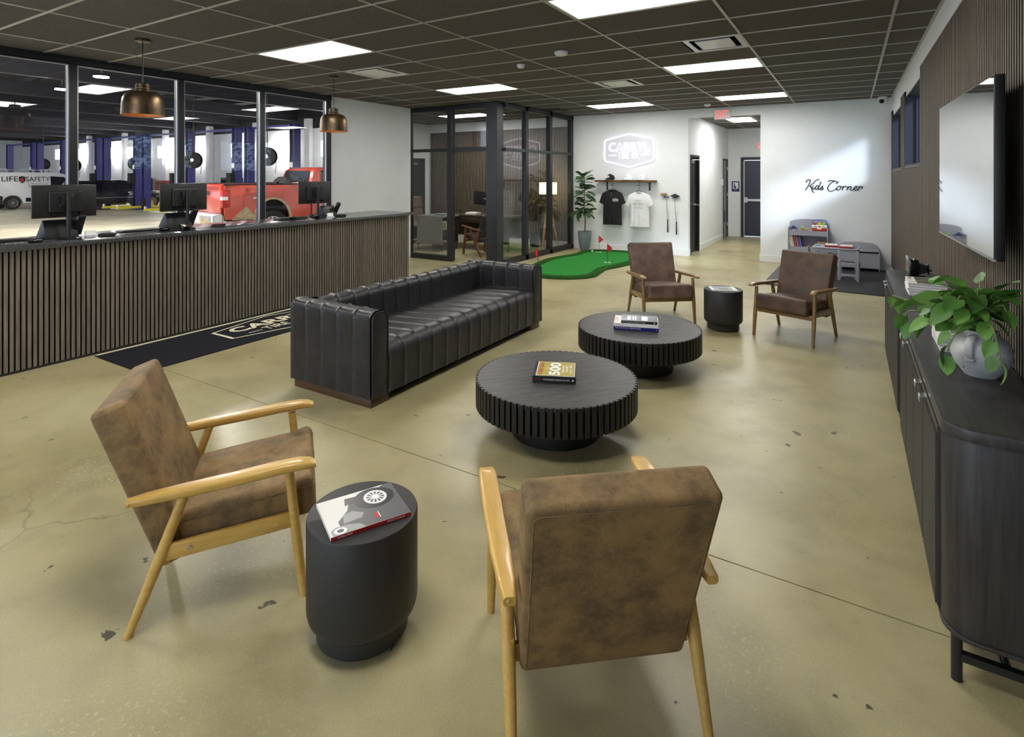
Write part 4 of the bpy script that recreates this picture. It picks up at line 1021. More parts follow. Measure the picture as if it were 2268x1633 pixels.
def white_book(x, y, z, rz, label, H=0.0165, L=0.215, W=0.30, top=None, group=None):
    t = thing('white_book', label, 'book', (x, y, z), rz, group)
    m = MB(); m.box(-L / 2, L / 2, -W / 2, W / 2, 0, 0.0025); m.box(-L / 2, L / 2, -W / 2, W / 2, H - 0.0025, H); m.box(-L / 2, -L / 2 + 0.003, -W / 2, W / 2, 0.0025, H - 0.0025)
    m.build('cover', 'paper', t, smooth=False)
    MB().box(-L / 2 + 0.003, L / 2 - 0.003, -W / 2 + 0.003, W / 2 - 0.003, 0.0025, H - 0.0025).build('pages', 'paper_edge', t, smooth=False)
    if top:
        sheet(t, 'cover_photo', -L / 2 + 0.05, L / 2 - 0.008, -W / 2 + 0.012, W / 2 - 0.012, H, top); sheet(t, 'cover_mark', -L / 2 + 0.015, -L / 2 + 0.03, W / 2 - 0.09, W / 2 - 0.03, H, 'print_red')
pm('print_landscape', (130, 132, 120), (62, 70, 56), scale=12, rough=0.25)
pm('print_sea', (176, 180, 204), (120, 126, 160), scale=6, rough=0.25)
for nm, cx, cy, n, top, where in (('', 0.468, 3.44, 5, 'print_sea', 'beside the speckled vase'), ('', 0.468, 4.145, 4, 'print_landscape', 'across the console joint'), ('', 0.448, 4.85, 5, 'print_landscape', 'before the antique camera')):
    for k in range(n):
        lab = ('photo-covered white book topping the stack ' if k == n - 1 else ['lowest white book of the stack ', 'second white book from the bottom of the stack ', 'third white book from the bottom of the stack ', 'fourth white book from the bottom of the stack '][k]) + where
        white_book(cx + random.uniform(-0.004, 0.004), cy + random.uniform(-0.006, 0.006), CTZ + 0.0168 * k, random.uniform(-0.02, 0.02), lab, top=top if k == n - 1 else None, group=None if k == n - 1 else 'white books stacked ' + where)

# vase
vz = thing('vase', 'round white ceramic vase with brown speckles and looped handles', 'vase', (0.462, 2.985, CTZ), math.radians(-28))
vp = [(r_ * 0.80, z_ * 0.90) for r_, z_ in [(0.0, 0.0), (0.070, 0.0), (0.074, 0.006), (0.082, 0.014), (0.108, 0.045), (0.124, 0.082), (0.128, 0.112), (0.122, 0.142), (0.104, 0.168), (0.084, 0.180), (0.074, 0.186), (0.070, 0.196), (0.076, 0.204), (0.076, 0.208), (0.066, 0.208), (0.062, 0.19), (0.075, 0.16), (0.0, 0.15)]]
m = MB(); m.lathe([(r * (1 + 0.006 * math.sin(z * 260)), z) for r, z in vp], 56); vb = m.build('vase_body', 'ceramic', vz, angle=50)
for a in (-PI / 2, PI / 2):
    pts = [(0.066, 0, 0.168), (0.098, 0, 0.163), (0.114, 0, 0.135), (0.113, 0, 0.104), (0.100, 0, 0.081)]
    m = MB(); m.tube(crom(pts, 5), [0.010] * 21, n=10, M=R(a) @ S(1, 1.5, 1)); m.build('handle', 'ceramic', vz)
    MB().rbox(0.03, 0.034, 0.02, 0.009, n=2, M=R(a) @ T(0.099, 0, 0.079)).build('handle_pad', 'ceramic', vz)
m = MB(); rs = random.Random(3)
for k in range(150):
    a = rs.uniform(0, 2 * PI); z = rs.choice([rs.uniform(0.02, 0.165), rs.uniform(0.09, 0.165)])
    for i in range(len(vp) - 1):
        if vp[i][1] <= z <= vp[i + 1][1] and i > 1: r = vp[i][0] + (vp[i + 1][0] - vp[i][0]) * (z - vp[i][1]) / max(1e-6, vp[i + 1][1] - vp[i][1]); break
    e = rs.uniform(0.0005, 0.0016); m.rbox(2 * e, 2 * e, 2 * e * rs.choice([1, 1, 2.5]), e * 0.9, n=1, M=R(a) @ T(r, 0, z))
m.build('speckles', 'ceramic_spot', vz)['kind'] = 'stuff'

def leaf_mesh(name, L, W, mat, shape='heart', bend=0.25, fold=0.25, nu=6, nv=8):
    def fn(u, v):
        t = v; x = 2 * u - 1
        if shape == 'heart': w = W * (math.sin(PI * min(1, t * 0.92 + 0.08)) ** 0.75) * (1 - 0.45 * t)
        elif shape == 'fiddle': w = W * (0.25 + 0.75 * math.sin(PI * (0.12 + 0.78 * t)) ** 0.8) * (0.7 + 0.4 * t) * (1.0 if t < 0.9 else 1 - (t - 0.9) * 6)
        else: w = W * math.sin(PI * (0.04 + 0.93 * t)) ** 0.9
        if t > 0.98: w *= 0.15
        back = 0.10 * L * abs(x) ** 1.5 * (1 - t) ** 3 if shape == 'heart' else 0
        return (x * w / 2 * (1 - 0.1 * fold), t * L - back, fold * abs(x) * w / 2 - bend * L * t * t + 0.01 * L * math.sin(9 * t) * abs(x))
    m = MB(); m.grid(fn, nu, nv); return m.mesh(name, mat, fix=False, angle=80)
def aim(p, d, roll=0.0, sc=1.0):
    """matrix that puts a leaf base at p, its length along d, its face up as far as possible"""
    d = Vector(d).normalized(); up = Vector((0, 0, 1))
    x = d.cross(up)
    if x.length < 1e-3: x = Vector((1, 0, 0))
    x.normalize(); z = x.cross(d)
    M = Matrix(((x.x, d.x, z.x, 0), (x.y, d.y, z.y, 0), (x.z, d.z, z.z, 0), (0, 0, 0, 1)))
    return T(*p) @ M @ R(roll, 'Y') @ S(sc, sc, sc)
rl = random.Random(11)
plant = thing('pothos_plant', 'trailing green heart-leaf plant growing out of the white vase', 'plant', (0.462, 2.985, CTZ))
lm = [leaf_mesh('leaf', 0.088, 0.084, 'leaf', bend=bd, fold=fo) for bd, fo in ((0.25, 0.22), (0.45, 0.30), (0.1, 0.15))]
stems = MB()
def vine(path, leaves_at, sz=1.0, r=0.0028):
    P = crom(path, 6); stems.tube(P, r, n=6)
    for k, (f, side) in enumerate(leaves_at):
        i = min(int(f * (len(P) - 1)), len(P) - 2); p = P[i]; d = (P[i + 1] - P[i]).normalized()
        sd = d.cross(Vector((0, 0, 1))).normalized() if abs(d.z) < 0.95 else Vector((1, 0, 0))
        dd = (d * 0.7 + sd * side + Vector((0, 0, rl.uniform(-0.95, 0.1)))).normalized()
        dd.x = min(dd.x, (0.545 - V0.x - p.x) / 0.16); dd.normalize()
        q = p + dd * 0.03; stems.tube([p, p + dd * 0.015 + Vector((0, 0, 0.008)), q], r * 0.7, n=5)
        link('leaf', rl.choice(lm), plant, aim(q, dd, rl.uniform(-0.8, 0.8), sz * rl.uniform(0.8, 1.15)))
V0 = Vector((0.462, 2.985, CTZ))
def loc_(x, y, z): return Vector((x, y, z)) - V0
c0 = Vector((0, 0, 0.17))
PV = ((0.36, 3.08, 1.19, 3), (0.40, 3.02, 1.235, 3), (0.46, 2.98, 1.24, 3), (0.50, 2.95, 1.21, 3), (0.51, 2.86, 1.17, 3), (0.36, 2.90, 1.14, 3), (0.33, 3.02, 1.13, 3), (0.48, 3.12, 1.20, 3), (0.50, 3.04, 1.16, 3), (0.30, 3.12, 1.10, 3), (0.44, 2.90, 1.22, 3), (0.38, 2.86, 1.19, 3), (0.50, 2.88, 1.22, 2), (0.34, 2.95, 1.18, 2))
PV = list(PV) + [(max(0.27, min(0.50, a_ + rl.uniform(-0.06, 0.05))), b_ + rl.uniform(-0.09, 0.09), c_ - rl.uniform(0.0, 0.09), 3) for a_, b_, c_, _ in PV]
for (tx, ty, tz_, n) in PV:
    e = loc_(tx, ty, tz_); mid = c0 * 0.4 + e * 0.6 + Vector((0, 0, 0.035))
    vine([c0 + Vector((rl.uniform(-0.02, 0.02), rl.uniform(-0.02, 0.02), -0.03)), c0 * 0.75 + mid * 0.25 + Vector((0, 0, 0.02)), mid, e], [(1.0, 0.0)] + [(0.5 + 0.2 * j, (-1) ** j * rl.uniform(0.5, 1.0)) for j in range(n - 1)], 1.0)
vine([c0, loc_(0.38, 3.10, 1.10), loc_(0.29, 3.32, 1.07), loc_(0.245, 3.55, 1.03), loc_(0.20, 3.75, 1.01)], [(0.55, 0.6), (0.68, -0.6), (0.92, 0.4), (1.0, 0.1), (0.42, -0.7)], 0.95)
vine([c0, loc_(0.36, 3.08, 1.07), loc_(0.27, 3.28, 1.03), loc_(0.242, 3.38, 1.00), loc_(0.235, 3.40, 0.96)], [(0.5, 0.7), (0.78, -0.5), (1.0, 0.1)], 0.85)
vine([c0, loc_(0.40, 2.86, 1.08), loc_(0.35, 2.80, 1.04), loc_(0.33, 2.79, 0.98)], [(0.6, 0.6), (0.8, -0.4), (1.0, 0.1)], 0.8)
vine([c0, loc_(0.46, 2.78, 1.10), loc_(0.47, 2.72, 1.04), loc_(0.475, 2.71, 1.0)], [(0.55, 0.6), (0.8, -0.5), (1.0, 0.1)], 0.8)
stems.build('stems', 'stem', plant)
MB().lathe([(0, 0.15), (0.045, 0.15), (0.0, 0.156)], 20).build('soil', 'soil', plant)

# antique camera
t = thing('antique_camera', 'black antique folding camera on a chrome foot upon the console', 'camera', (0.44, 5.42, CTZ), 0.15)
MB().lathe([(0, 0), (0.06, 0), (0.06, 0.006), (0.045, 0.018), (0.02, 0.026), (0, 0.026)], 24).build('foot', 'chrome', t)
MB().box(-0.055, 0.055, -0.05, 0.05, 0.026, 0.036).build('base_board', 'black_gloss', t, bevel=0.003)
MB().box(-0.05, 0.01, -0.055, 0.055, 0.036, 0.16).build('camera_body', 'black_gloss', t, bevel=0.006)
m = MB()
for k in range(5): m.rbox(0.013, 0.085 - 0.007 * k, 0.085 - 0.007 * k, 0.005, n=1, M=T(0.017 + 0.012 * k, 0, 0.09))
m.build('bellows', 'black_plastic', t)
MB().box(0.074, 0.082, -0.032, 0.032, 0.05, 0.13).build('lens_board', 'black_gloss', t, bevel=0.002)
MB().cyl((0.082, 0, 0.09), (0.102, 0, 0.09), 0.022, n=18).build('lens', 'chrome', t)
m = MB(); m.box(-0.055, -0.050, -0.04, 0.04, 0.06, 0.185); m.box(-0.06, -0.045, -0.03, -0.022, 0.16, 0.19); m.box(-0.06, -0.045, 0.022, 0.03, 0.16, 0.19); m.build('viewfinder_frame', 'chrome', t, smooth=False)
m = MB(); m.cyl((-0.02, -0.03, 0.16), (-0.02, -0.03, 0.172), 0.012, n=12); m.cyl((-0.02, 0.03, 0.16), (-0.02, 0.03, 0.172), 0.012, n=12); m.build('dials', 'chrome', t)

# television
a = math.atan2(0.031, 1.35); tv = thing('television', 'wall television with a glossy black screen above the consoles', 'television', (0.4845, 3.635, 1.71), a)
MB().box(0.0, 0.036, -0.676, 0.676, -0.385, 0.38).build('casing', 'tv_case', tv, bevel=0.004)
MB().box(-0.0012, 0.0, -0.668, 0.668, -0.375, 0.374).build('screen', 'tv_screen', tv, smooth=False)
MB().box(-0.003, 0.006, -0.676, 0.676, -0.385, -0.376).build('lower_bezel', 'nickel', tv, smooth=False)
MB().box(0.036, 0.065, -0.45, 0.45, -0.33, 0.05).build('back_box', 'tv_case', tv, bevel=0.01)
MB().box(0.065, 0.108, -0.18, 0.18, -0.22, 0.12, M=R(-a)).build('wall_bracket', 'black_frame', tv, smooth=False)
o = MB().box(0.585, 0.591, 8.25, 8.33, 0.50, 0.62).build('outlet_plate', 'outlet_white', bevel=0.001); tag(o, 'white outlet plate on the slatted wall by the antique camera', 'outlet')
o = MB().box(-5.03, -4.95, YB - 0.006, YB - 0.0003, 0.41, 0.53).build('outlet_plate', 'outlet_white', bevel=0.001); tag(o, 'white outlet plate on the wall right of the potted fig', 'outlet')
# ================================================================== BACK WALL
YS = YB - 0.001
sg = thing('neon_sign', 'white glowing neon logo sign in a hexagon on the white wall', 'sign', (-4.12, YS, 2.20))
hexs = [(0.0, 0.372), (0.565, 0.235), (0.565, -0.225), (0.0, -0.370), (-0.568, -0.225), (-0.568, 0.240)]
def rc(P, f=0.10):
    out = []
    for i in range(len(P)):
        a, b_, c = Vector(P[i - 1]), Vector(P[i]), Vector(P[(i + 1) % len(P)])
        d0 = (a - b_).normalized() * f; d1 = (c - b_).normalized() * f
        for t_ in (0, 0.25, 0.5, 0.75, 1): out.append(tuple((b_ + d0) * (1 - t_) ** 2 + b_ * 2 * t_ * (1 - t_) + (b_ + d1) * t_ ** 2))
    return out
hp = rc(hexs, 0.06)
MB().prism(hp, 0.008, 0.014, M=Matrix(((1, 0, 0, 0), (0, 0, -1, 0), (0, 1, 0, 0), (0, 0, 0, 1)))).build('backing_plate', 'acrylic', sg, smooth=False)
m = MB(); m.tube([(x * 0.985, -0.024, z * 0.985) for x, z in hp], 0.0135, n=8, closed=True); m.build('border_tube', 'led_white', sg)
neon_outline('neon_lettering', 'CARRYL', 0.915, 0.195, 0.0055, 'led_white', sg, WALLXZ(-0.462, -0.022, -0.012))
STK = {'T': [[(0, 1), (0.8, 1)], [(0.4, 1), (0.4, 0)]], 'I': [[(0.1, 1), (0.1, 0)]], 'R': [[(0, 0), (0, 1), (0.45, 1), (0.62, 0.88), (0.62, 0.66), (0.45, 0.52), (0, 0.52)], [(0.3, 0.52), (0.66, 0)]],
       'E': [[(0.6, 1), (0, 1), (0, 0), (0.6, 0)], [(0, 0.52), (0.5, 0.52)]], 'C': [[(0.66, 0.8), (0.55, 0.96), (0.3, 1.0), (0.08, 0.88), (0, 0.6), (0, 0.4), (0.08, 0.12), (0.3, 0), (0.55, 0.04), (0.66, 0.2)]],
       'O': [[(0.3, 1), (0.08, 0.9), (0.0, 0.7), (0.08, 0.5), (0.3, 0.4), (0.52, 0.5), (0.6, 0.7), (0.52, 0.9), (0.3, 1)], [(0.02, 0.18), (0.58, 0.18)]], '.': [[(0.05, 0.0), (0.12, 0.08)]]}
m = MB(); x = -0.25; hgt = 0.132
for ch in 'TIRE CO.':
    if ch == ' ': x += 0.045; continue
    for st in STK[ch]: m.tube([(x + p * 0.085, -0.022, -0.168 + q * hgt) for p, q in st], 0.0052, n=6)
    x += {'T': 0.088, 'I': 0.036, '.': 0.02, 'R': 0.078, 'E': 0.07}.get(ch, 0.078)
m.build('neon_lettering', 'led_white', sg)
for x in (-0.457, 0.27): MB().tube([(x, -0.022, -0.096), (x + 0.175, -0.022, -0.096)], 0.0075, n=6).build('neon_dash', 'led_white', sg)
for x, z in ((-0.52, 0.2), (0.52, 0.2), (0.4, -0.25), (-0.4, -0.25)): MB().cyl((x, 0, z), (x, -0.02, z), 0.008, n=8).build('standoff', 'nickel', sg)

sh = thing('wall_shelf', 'rustic brown wood shelf on black brackets holding three caps', 'shelf', (-4.165, YB, 1.52))
MB().box(-0.66, 0.66, -0.24, -0.002, 0.0, 0.042).build('board', 'shelf_wood', sh, bevel=0.004)
for x in (-0.46, 0.50):
    m = MB(); m.box(x - 0.018, x + 0.018, -0.008, -0.001, -0.18, -0.0005); m.box(x - 0.018, x + 0.018, -0.20, -0.008, -0.008, -0.0005)
    m.build('bracket', 'black_frame', sh, smooth=False)
for x in (-0.29, 0.315):
    m = MB(); m.tube(crom([(x, -0.14, 0), (x, -0.14, -0.05), (x - 0.005, -0.14, -0.075), (x - 0.03, -0.14, -0.08), (x - 0.05, -0.14, -0.06)], 4), 0.005, n=6); m.build('hook', 'black_frame', sh)
def cap(label, x, cloth, patch, brim):
    t = thing('baseball_cap', label, 'cap', (x, YB - 0.12, 1.5625), -0.35)
    def fn(u, v):
        a = 2 * PI * u; b_ = v * PI / 2
        return (0.085 * math.cos(a) * math.cos(b_) ** 0.7, 0.10 * math.sin(a) * math.cos(b_) ** 0.7 * (1 if math.sin(a) > 0 else 0.95), 0.02 + 0.105 * math.sin(b_) * (1 - 0.1 * math.sin(a)))
    MB().grid(fn, 24, 8).build('crown', cloth, t, angle=80)
    def fb(u, v):
        a = PI + PI * u; r = 0.092 + 0.085 * v * math.sin(PI * u) ** 0.6
        return (0.088 * math.cos(a), -abs(math.sin(a)) * r - 0.0, 0.022 + 0.012 * (1 - (2 * u - 1) ** 2) - 0.018 * v)
    m = MB(); m.grid(fb, 16, 4); m.grid(lambda u, v: (fb(u, v)[0], fb(u, v)[1], fb(u, v)[2] - 0.004), 16, 4); m.build('brim', brim, t)
    MB().lathe([(0.0, 0.124), (0.007, 0.126), (0.0, 0.131)], 10).build('button', cloth, t)
    m = MB(); m.prism(ell(0, 0, 0.038, 0.022, 20), 0, 0.003, M=T(0, -0.0855, 0.072) @ R(PI / 2 - 0.35, 'X')); b_ = m.build('badge', patch, t, smooth=False)
    m = MB(); m.prism(ell(0, 0, 0.024, 0.008, 14), 0.003, 0.0036, M=T(0, -0.0855, 0.072) @ R(PI / 2 - 0.35, 'X')); m.build('badge_print', 'print_midgrey', b_, smooth=False)
cap('black baseball cap with a white oval badge on the shelf', -4.50, 'cloth_black', 'print_white', 'cloth_black')
cap('white baseball cap on the middle of the wall shelf', -4.09, 'cloth_white', 'paper', 'cloth_white')
cap('white baseball cap on the shelf end towards the hallway', -3.77, 'cloth_white', 'paper', 'cloth_white')
def hanger(label, x, z):
    t = thing('coat_hanger', label, 'hanger', (x, YB - 0.14, z))
    m = MB(); m.tube(crom([(-0.01, 0, 0.10), (0.012, 0, 0.115), (0.02, 0, 0.095), (0.0, 0, 0.06), (0, 0, 0.02), (0, 0, 0)], 4), 0.003, n=6); m.build('hook', 'black_frame', t)
    m = MB(); m.tube(crom([(-0.20, 0, -0.085), (-0.10, 0, -0.03), (0, 0, 0.0), (0.10, 0, -0.03), (0.20, 0, -0.085)], 5), 0.006, n=8); m.build('shoulder_bar', 'black_frame', t)
def shirt(label, x, ztop, mat, long_tail=False):
    t = thing('tshirt', label, 'shirt', (x, YB - 0.14, ztop))
    W1_ = [(0.0, 0.075), (0.03, 0.15), (0.07, 0.225), (0.15, 0.262), (0.24, 0.29)]
    def wid(z):
        for i in range(len(W1_) - 1):
            if z <= W1_[i + 1][0]: return W1_[i][1] + (W1_[i + 1][1] - W1_[i][1]) * (z - W1_[i][0]) / (W1_[i + 1][0] - W1_[i][0])
        return W1_[-1][1]
    def ysh(sd, x, w, z):
        e = max(0.0, 1 - (x / w) ** 2) ** 0.5
        f = min(1.0, max(0.0, (z - 0.2) / 0.3)); fold = f * (0.008 * math.sin(x * 60 + z * 4) + 0.005 * math.sin(x * 105 + 1))
        return sd * (0.012 + 0.045 * min(1, z * 5 + 0.3)) * e + fold
    m = MB()
    for sd in (-1, 1):
        nk = 0.045 if sd < 0 else 0.012
        def up(u, v):
            z = 0.24 * v; w = wid(z); x = (2 * u - 1) * w; return (x, ysh(sd, x, w, z), -z - nk * max(0, 1 - (x / 0.072) ** 2) * max(0, 1 - v * 5))
        def lo(u, v):
            z = 0.24 + (0.505 + (0.02 if sd > 0 else 0)) * v; w = 0.207 + 0.012 * v; x = (2 * u - 1) * w; k_ = wid(0.24) * (1 - min(1, v * 6)) + w * min(1, v * 6); return (x, ysh(sd, x, k_, z), -z)
        m.grid(up, 36, 10); m.grid(lo, 30, 16)
    m.build('torso', mat, t, angle=70)
    for sx in (-1, 1):
        m = MB()
        for sd in (-1, 1):
            def tip(u, v):
                x0, x1 = 0.200, 0.290; xa = x0 + (x1 - x0) * u; xb = 0.216 + 0.088 * u; zb = 0.318 - 0.052 * u
                x = xa + (xb - xa) * v; z = 0.24 + (zb - 0.24) * v; return (sx * x, ysh(sd, x * 0.985, 0.29 + 0.014 * v, 0.24), -z)
            m.grid(tip, 6, 4)
        m.build('sleeve', mat, t, angle=70)
    m = MB(); m.tube([(0.078 * math.cos(a_), -0.022 - 0.018 * math.sin(a_) * (1 if math.sin(a_) > 0 else 0.3), -0.008 - 0.040 * max(0, math.sin(a_))) for a_ in [2 * PI * i / 24 for i in range(24)]], 0.008, n=6, closed=True); m.build('collar', mat, t)
    return t
hanger('black hanger carrying the black shirt under the shelf', -4.455, 1.365)
hanger('black hanger carrying the white shirt under the shelf', -3.85, 1.335)
s = shirt('black short-sleeved shirt hanging on the wall under the shelf', -4.455, 1.345, 'cloth_black')
m = MB()
for z in (-0.055, -0.10): m.cyl((0, -0.062, z), (0, -0.068, z), 0.006, n=10)
m.build('buttons', 'print_white', s)
m = MB(); hx = [(0.095 + 0.062 * p[0] / 0.568, p[1] / 0.37 * 0.036) for p in hexs]
Mx = Matrix(((1, 0, 0, 0), (0, 0, -1, -0.0665), (0, 1, 0, -0.215), (0, 0, 0, 1)))
for i in range(6):
    a_, b_ = Vector(hx[i]), Vector(hx[(i + 1) % 6]); c_ = Vector((0.095, 0))
    m.prism([tuple(a_), tuple(b_), tuple(c_ + (b_ - c_) * 0.85), tuple(c_ + (a_ - c_) * 0.85)], 0, 0.001, M=Mx)
m.box(0.055, 0.135, -0.0672, -0.0662, -0.222, -0.206)
m.build('chest_logo', 'print_white', s, smooth=False)
s = shirt('white short-sleeved shirt with black print hanging under the shelf', -3.85, 1.315, 'cloth_white')
yy = -0.0725
text('shirt_print', 'CARRYL TIRE CO.', 0.245, 0.040, 'print_dark', s, WALLXZ(-0.125, yy, -0.275)); text('shirt_print', 'NO. 1', 0.062, 0.022, 'print_dark', s, WALLXZ(-0.03, yy, -0.205))
text('shirt_print', 'WHEELS  TIRES  SERVICE', 0.16, 0.012, 'print_dark', s, WALLXZ(-0.08, yy, -0.302)); text('shirt_print', '904-429-9669', 0.15, 0.024, 'print_dark', s, WALLXZ(-0.075, yy, -0.350))
m = MB(); m.tube([(p * 1.0, yy, -0.194 + q) for p, q in ell(0, 0, 0.052, 0.026, 24)], 0.0018, n=4, closed=True)
for x0, x1 in ((-0.085, -0.056), (0.056, 0.085)): m.box(x0, x1, yy - 0.001, yy, -0.195, -0.192)
m.build('print_badge', 'print_dark', s, smooth=False)

def putter(label, x, zt, zb, head, hm, lean):
    t = thing('golf_putter', label, 'golf putter', (x, YB - 0.05, zt))
    MB().cyl((0, 0, -0.02), (lean, 0.0, zb - zt + 0.26), 0.0055, 0.0065, n=8).build('shaft', 'chrome', t)
    MB().cyl((lean, 0.0, zb - zt + 0.27), (lean * 1.1, 0.0, zb - zt), 0.011, 0.014, n=10).build('grip', 'rubber', t)
    if head == 'mallet': MB().rbox(0.13, 0.06, 0.05, 0.016, n=3, M=T(-0.045, 0, 0.012)).build('head', hm, t)
    else:
        m = MB(); m.prism([(-0.07, -0.02), (0.10, -0.03), (0.10, 0.0), (0.06, 0.015), (0.03, 0.035), (-0.01, 0.035), (-0.03, 0.015), (-0.08, 0.0)], -0.025, 0.025, M=Matrix(((1, 0, 0, 0.0), (0, 0, -1, 0), (0, 1, 0, 0.0), (0, 0, 0, 1)))); m.build('head', hm, t, bevel=0.006)
    m = MB(); m.box(-0.05, 0.05, 0.02, 0.0485, -0.055, -0.035); m.build('wall_peg', 'black_frame', t, smooth=False)
putter('golf putter with a pale wooden mallet head hung on the wall', -3.30, 1.255, 0.475, 'mallet', 'cardboard', 0.03)
putter('golf putter with a winged black head hung on the wall', -3.13, 1.245, 0.435, 'wing', 'black_plastic', 0.04)

# exit signs
def exit_sign(label, x, y, z):
    t = thing('exit_sign', label, 'exit sign', (x, y, z))
    MB().box(-0.155, 0.155, -0.045, 0.0, -0.10, 0.10).build('housing', 'white_plastic', t, bevel=0.006)
    text('exit_lettering', 'EXIT', 0.235, 0.150, 'exit_red', t, WALLXZ(-0.118, -0.0458, -0.075))
    for sx in (-1, 1):
        m = MB(); m.cyl((sx * 0.155, -0.022, 0.0), (sx * 0.175, -0.022, 0.0), 0.012, n=8); m.lathe([(0.0, 0.0), (0.03, 0.0), (0.046, 0.03), (0.042, 0.042), (0.0, 0.045)], 18, M=T(sx * 0.205, 0.0, 0.0) @ R(PI / 2, 'X'))
        h = m.build('lamp_head', 'white_plastic', t)
exit_sign('red lettered exit sign with two lamp heads above the hallway opening', -2.185, YB, 2.885)
exit_sign('red lettered exit sign with lamp heads above the dark hallway door', -2.00, 16.12, 2.445)
# hallway fittings
t = thing('restroom_sign', 'blue accessible restroom sign beside the dark hallway door', 'sign', (-2.675, 16.118, 1.36))
MB().box(-0.10, 0.10, -0.008, 0, -0.14, 0.14).build('sign_plate', 'navy', t, bevel=0.002)
m = MB(); m.box(-0.07, 0.07, -0.0095, -0.008, -0.06, 0.11); m.build('pictogram_field', 'print_white', t, smooth=False)
m = MB(); m.cyl((-0.03, -0.0095, 0.07), (-0.03, -0.0105, 0.07), 0.016, n=12); m.box(-0.045, -0.015, -0.0105, -0.0095, -0.02, 0.05); m.cyl((-0.01, -0.0095, -0.02), (-0.01, -0.0105, -0.02), 0.03, n=14); m.build('pictogram', 'navy', t, smooth=False)
text('sign_lettering', 'RESTROOM', 0.11, 0.022, 'print_white', t, WALLXZ(-0.055, -0.0092, -0.105))
o = MB().box(HX0 + 0.0005, HX0 + 0.03, 15.16, 15.26, 1.40, 1.56).build('thermostat', 'white_plastic', bevel=0.004); tag(o, 'white thermostat on the hallway wall before the grey door', 'thermostat')
o = MB().box(HX0 + 0.0005, HX0 + 0.006, 14.5, 14.58, 0.42, 0.54).build('outlet_plate', 'outlet_white', bevel=0.001); tag(o, 'white outlet plate low on the hallway wall', 'outlet')
# ceiling devices
def smoke(label, x, y, r=0.075):
    t = thing('smoke_detector', label, 'smoke detector', (x, y, CZ))
    MB().lathe([(0, 0), (r, 0), (r, -0.012), (r * 0.93, -0.018), (r * 0.9, -0.03), (r * 0.6, -0.042), (0, -0.044)], 28).build('detector_body', 'white_plastic', t)
    MB().lathe([(r * 0.98, -0.013), (r * 1.0, -0.016), (r * 0.95, -0.018)], 28, caps=False).build('vent_ring', 'print_midgrey', t)
smoke('round white smoke detector on the ceiling near the square silver vent', -2.70, 5.48, 0.075)
smoke('small white ceiling sensor beside the larger round smoke detector', -3.43, 5.86, 0.05)
smoke('small white ceiling sensor next to the exit sign', -2.33, 11.0, 0.06)
t = thing('security_camera', 'white dome security camera in the ceiling corner of the kids wall', 'camera', (0.47, 11.5, CZ))
MB().lathe([(0, 0), (0.065, 0), (0.066, -0.03), (0.06, -0.045), (0, -0.045)], 24).build('camera_mount', 'white_plastic', t)
MB().rbox(0.115, 0.115, 0.115, 0.056, n=2, M=T(0, 0, -0.075)).build('camera_ball', 'white_plastic', t)
MB().cyl((-0.01, -0.04, -0.08), (-0.018, -0.062, -0.084), 0.036, n=18).build('camera_lens', 'black_gloss', t)

# ================================================================== PUTTING GREEN
GP = [(-4.52, 8.02), (-4.15, 7.98), (-3.80, 8.12), (-3.58, 8.45), (-3.62, 8.90), (-3.66, 9.25), (-3.56, 9.65), (-3.48, 10.1), (-3.44, 10.7), (-3.62, 11.25), (-4.05, 11.52), (-4.5, 11.5), (-4.82, 11.35), (-4.95, 11.0), (-4.92, 10.55), (-5.02, 10.15), (-5.08, 9.7), (-5.03, 9.2), (-4.92, 8.6), (-4.78, 8.2)]
gc = Vector((-4.28, 9.8, 0)); gpts = [p for p in crom([(x, y, 0) for x, y in GP], 5, closed=True)]
g = thing('putting_green', 'curvy artificial putting green on the floor before the sign wall', 'putting green', (-4.28, 9.8, 0))
poly = [(p.x - gc.x, p.y - gc.y) for p in gpts]
inner = []
for i in range(len(poly)):
    a_, b_ = Vector(poly[i - 1]), Vector(poly[(i + 1) % len(poly)]); d = (b_ - a_).normalized(); nr = Vector((-d.y, d.x)); inner.append(tuple(Vector(poly[i]) + nr * 0.14))
MB().prism(poly, 0.0, 0.012).build('rubber_base', 'rubber', g, smooth=False)
fr = MB(); n = len(poly); rf = random.Random(5)
for i in range(n):
    j = (i + 1) % n
    fr.add([(*poly[i], 0.012), (*poly[j], 0.012), (*[(u * 0.86 + v * 0.14) for u, v in zip(poly[j], inner[j])], 0.045), (*[(u * 0.86 + v * 0.14) for u, v in zip(poly[i], inner[i])], 0.045), (*inner[j], 0.042), (*inner[i], 0.042), (*inner[j], 0.02), (*inner[i], 0.02)], [(0, 1, 2, 3), (3, 2, 4, 5), (5, 4, 6, 7)])
fr.build('fringe', 'fringe', g)
bl = MB()
for i in range(n):
    for k in range(36):
        f, w = rf.random(), rf.random() ** 0.8; a_ = Vector(poly[i]).lerp(Vector(poly[(i + 1) % n]), f); b_ = Vector(inner[i]).lerp(Vector(inner[(i + 1) % n]), f); p = a_.lerp(b_, 0.03 + 0.95 * w)
        dx, dy = rf.uniform(-0.008, 0.008), rf.uniform(-0.008, 0.008); e = 0.0025
        z0 = 0.03; bl.add([(p.x - e, p.y, z0), (p.x + e, p.y, z0), (p.x + dx, p.y + dy, z0 + rf.uniform(0.02, 0.032))], [(0, 1, 2)])
bl.build('fringe_blades', 'fringe', g, smooth=False, fix=False)['kind'] = 'stuff'
MB().prism(inner, 0.0121, 0.024).build('turf', 'turf', g, smooth=False)
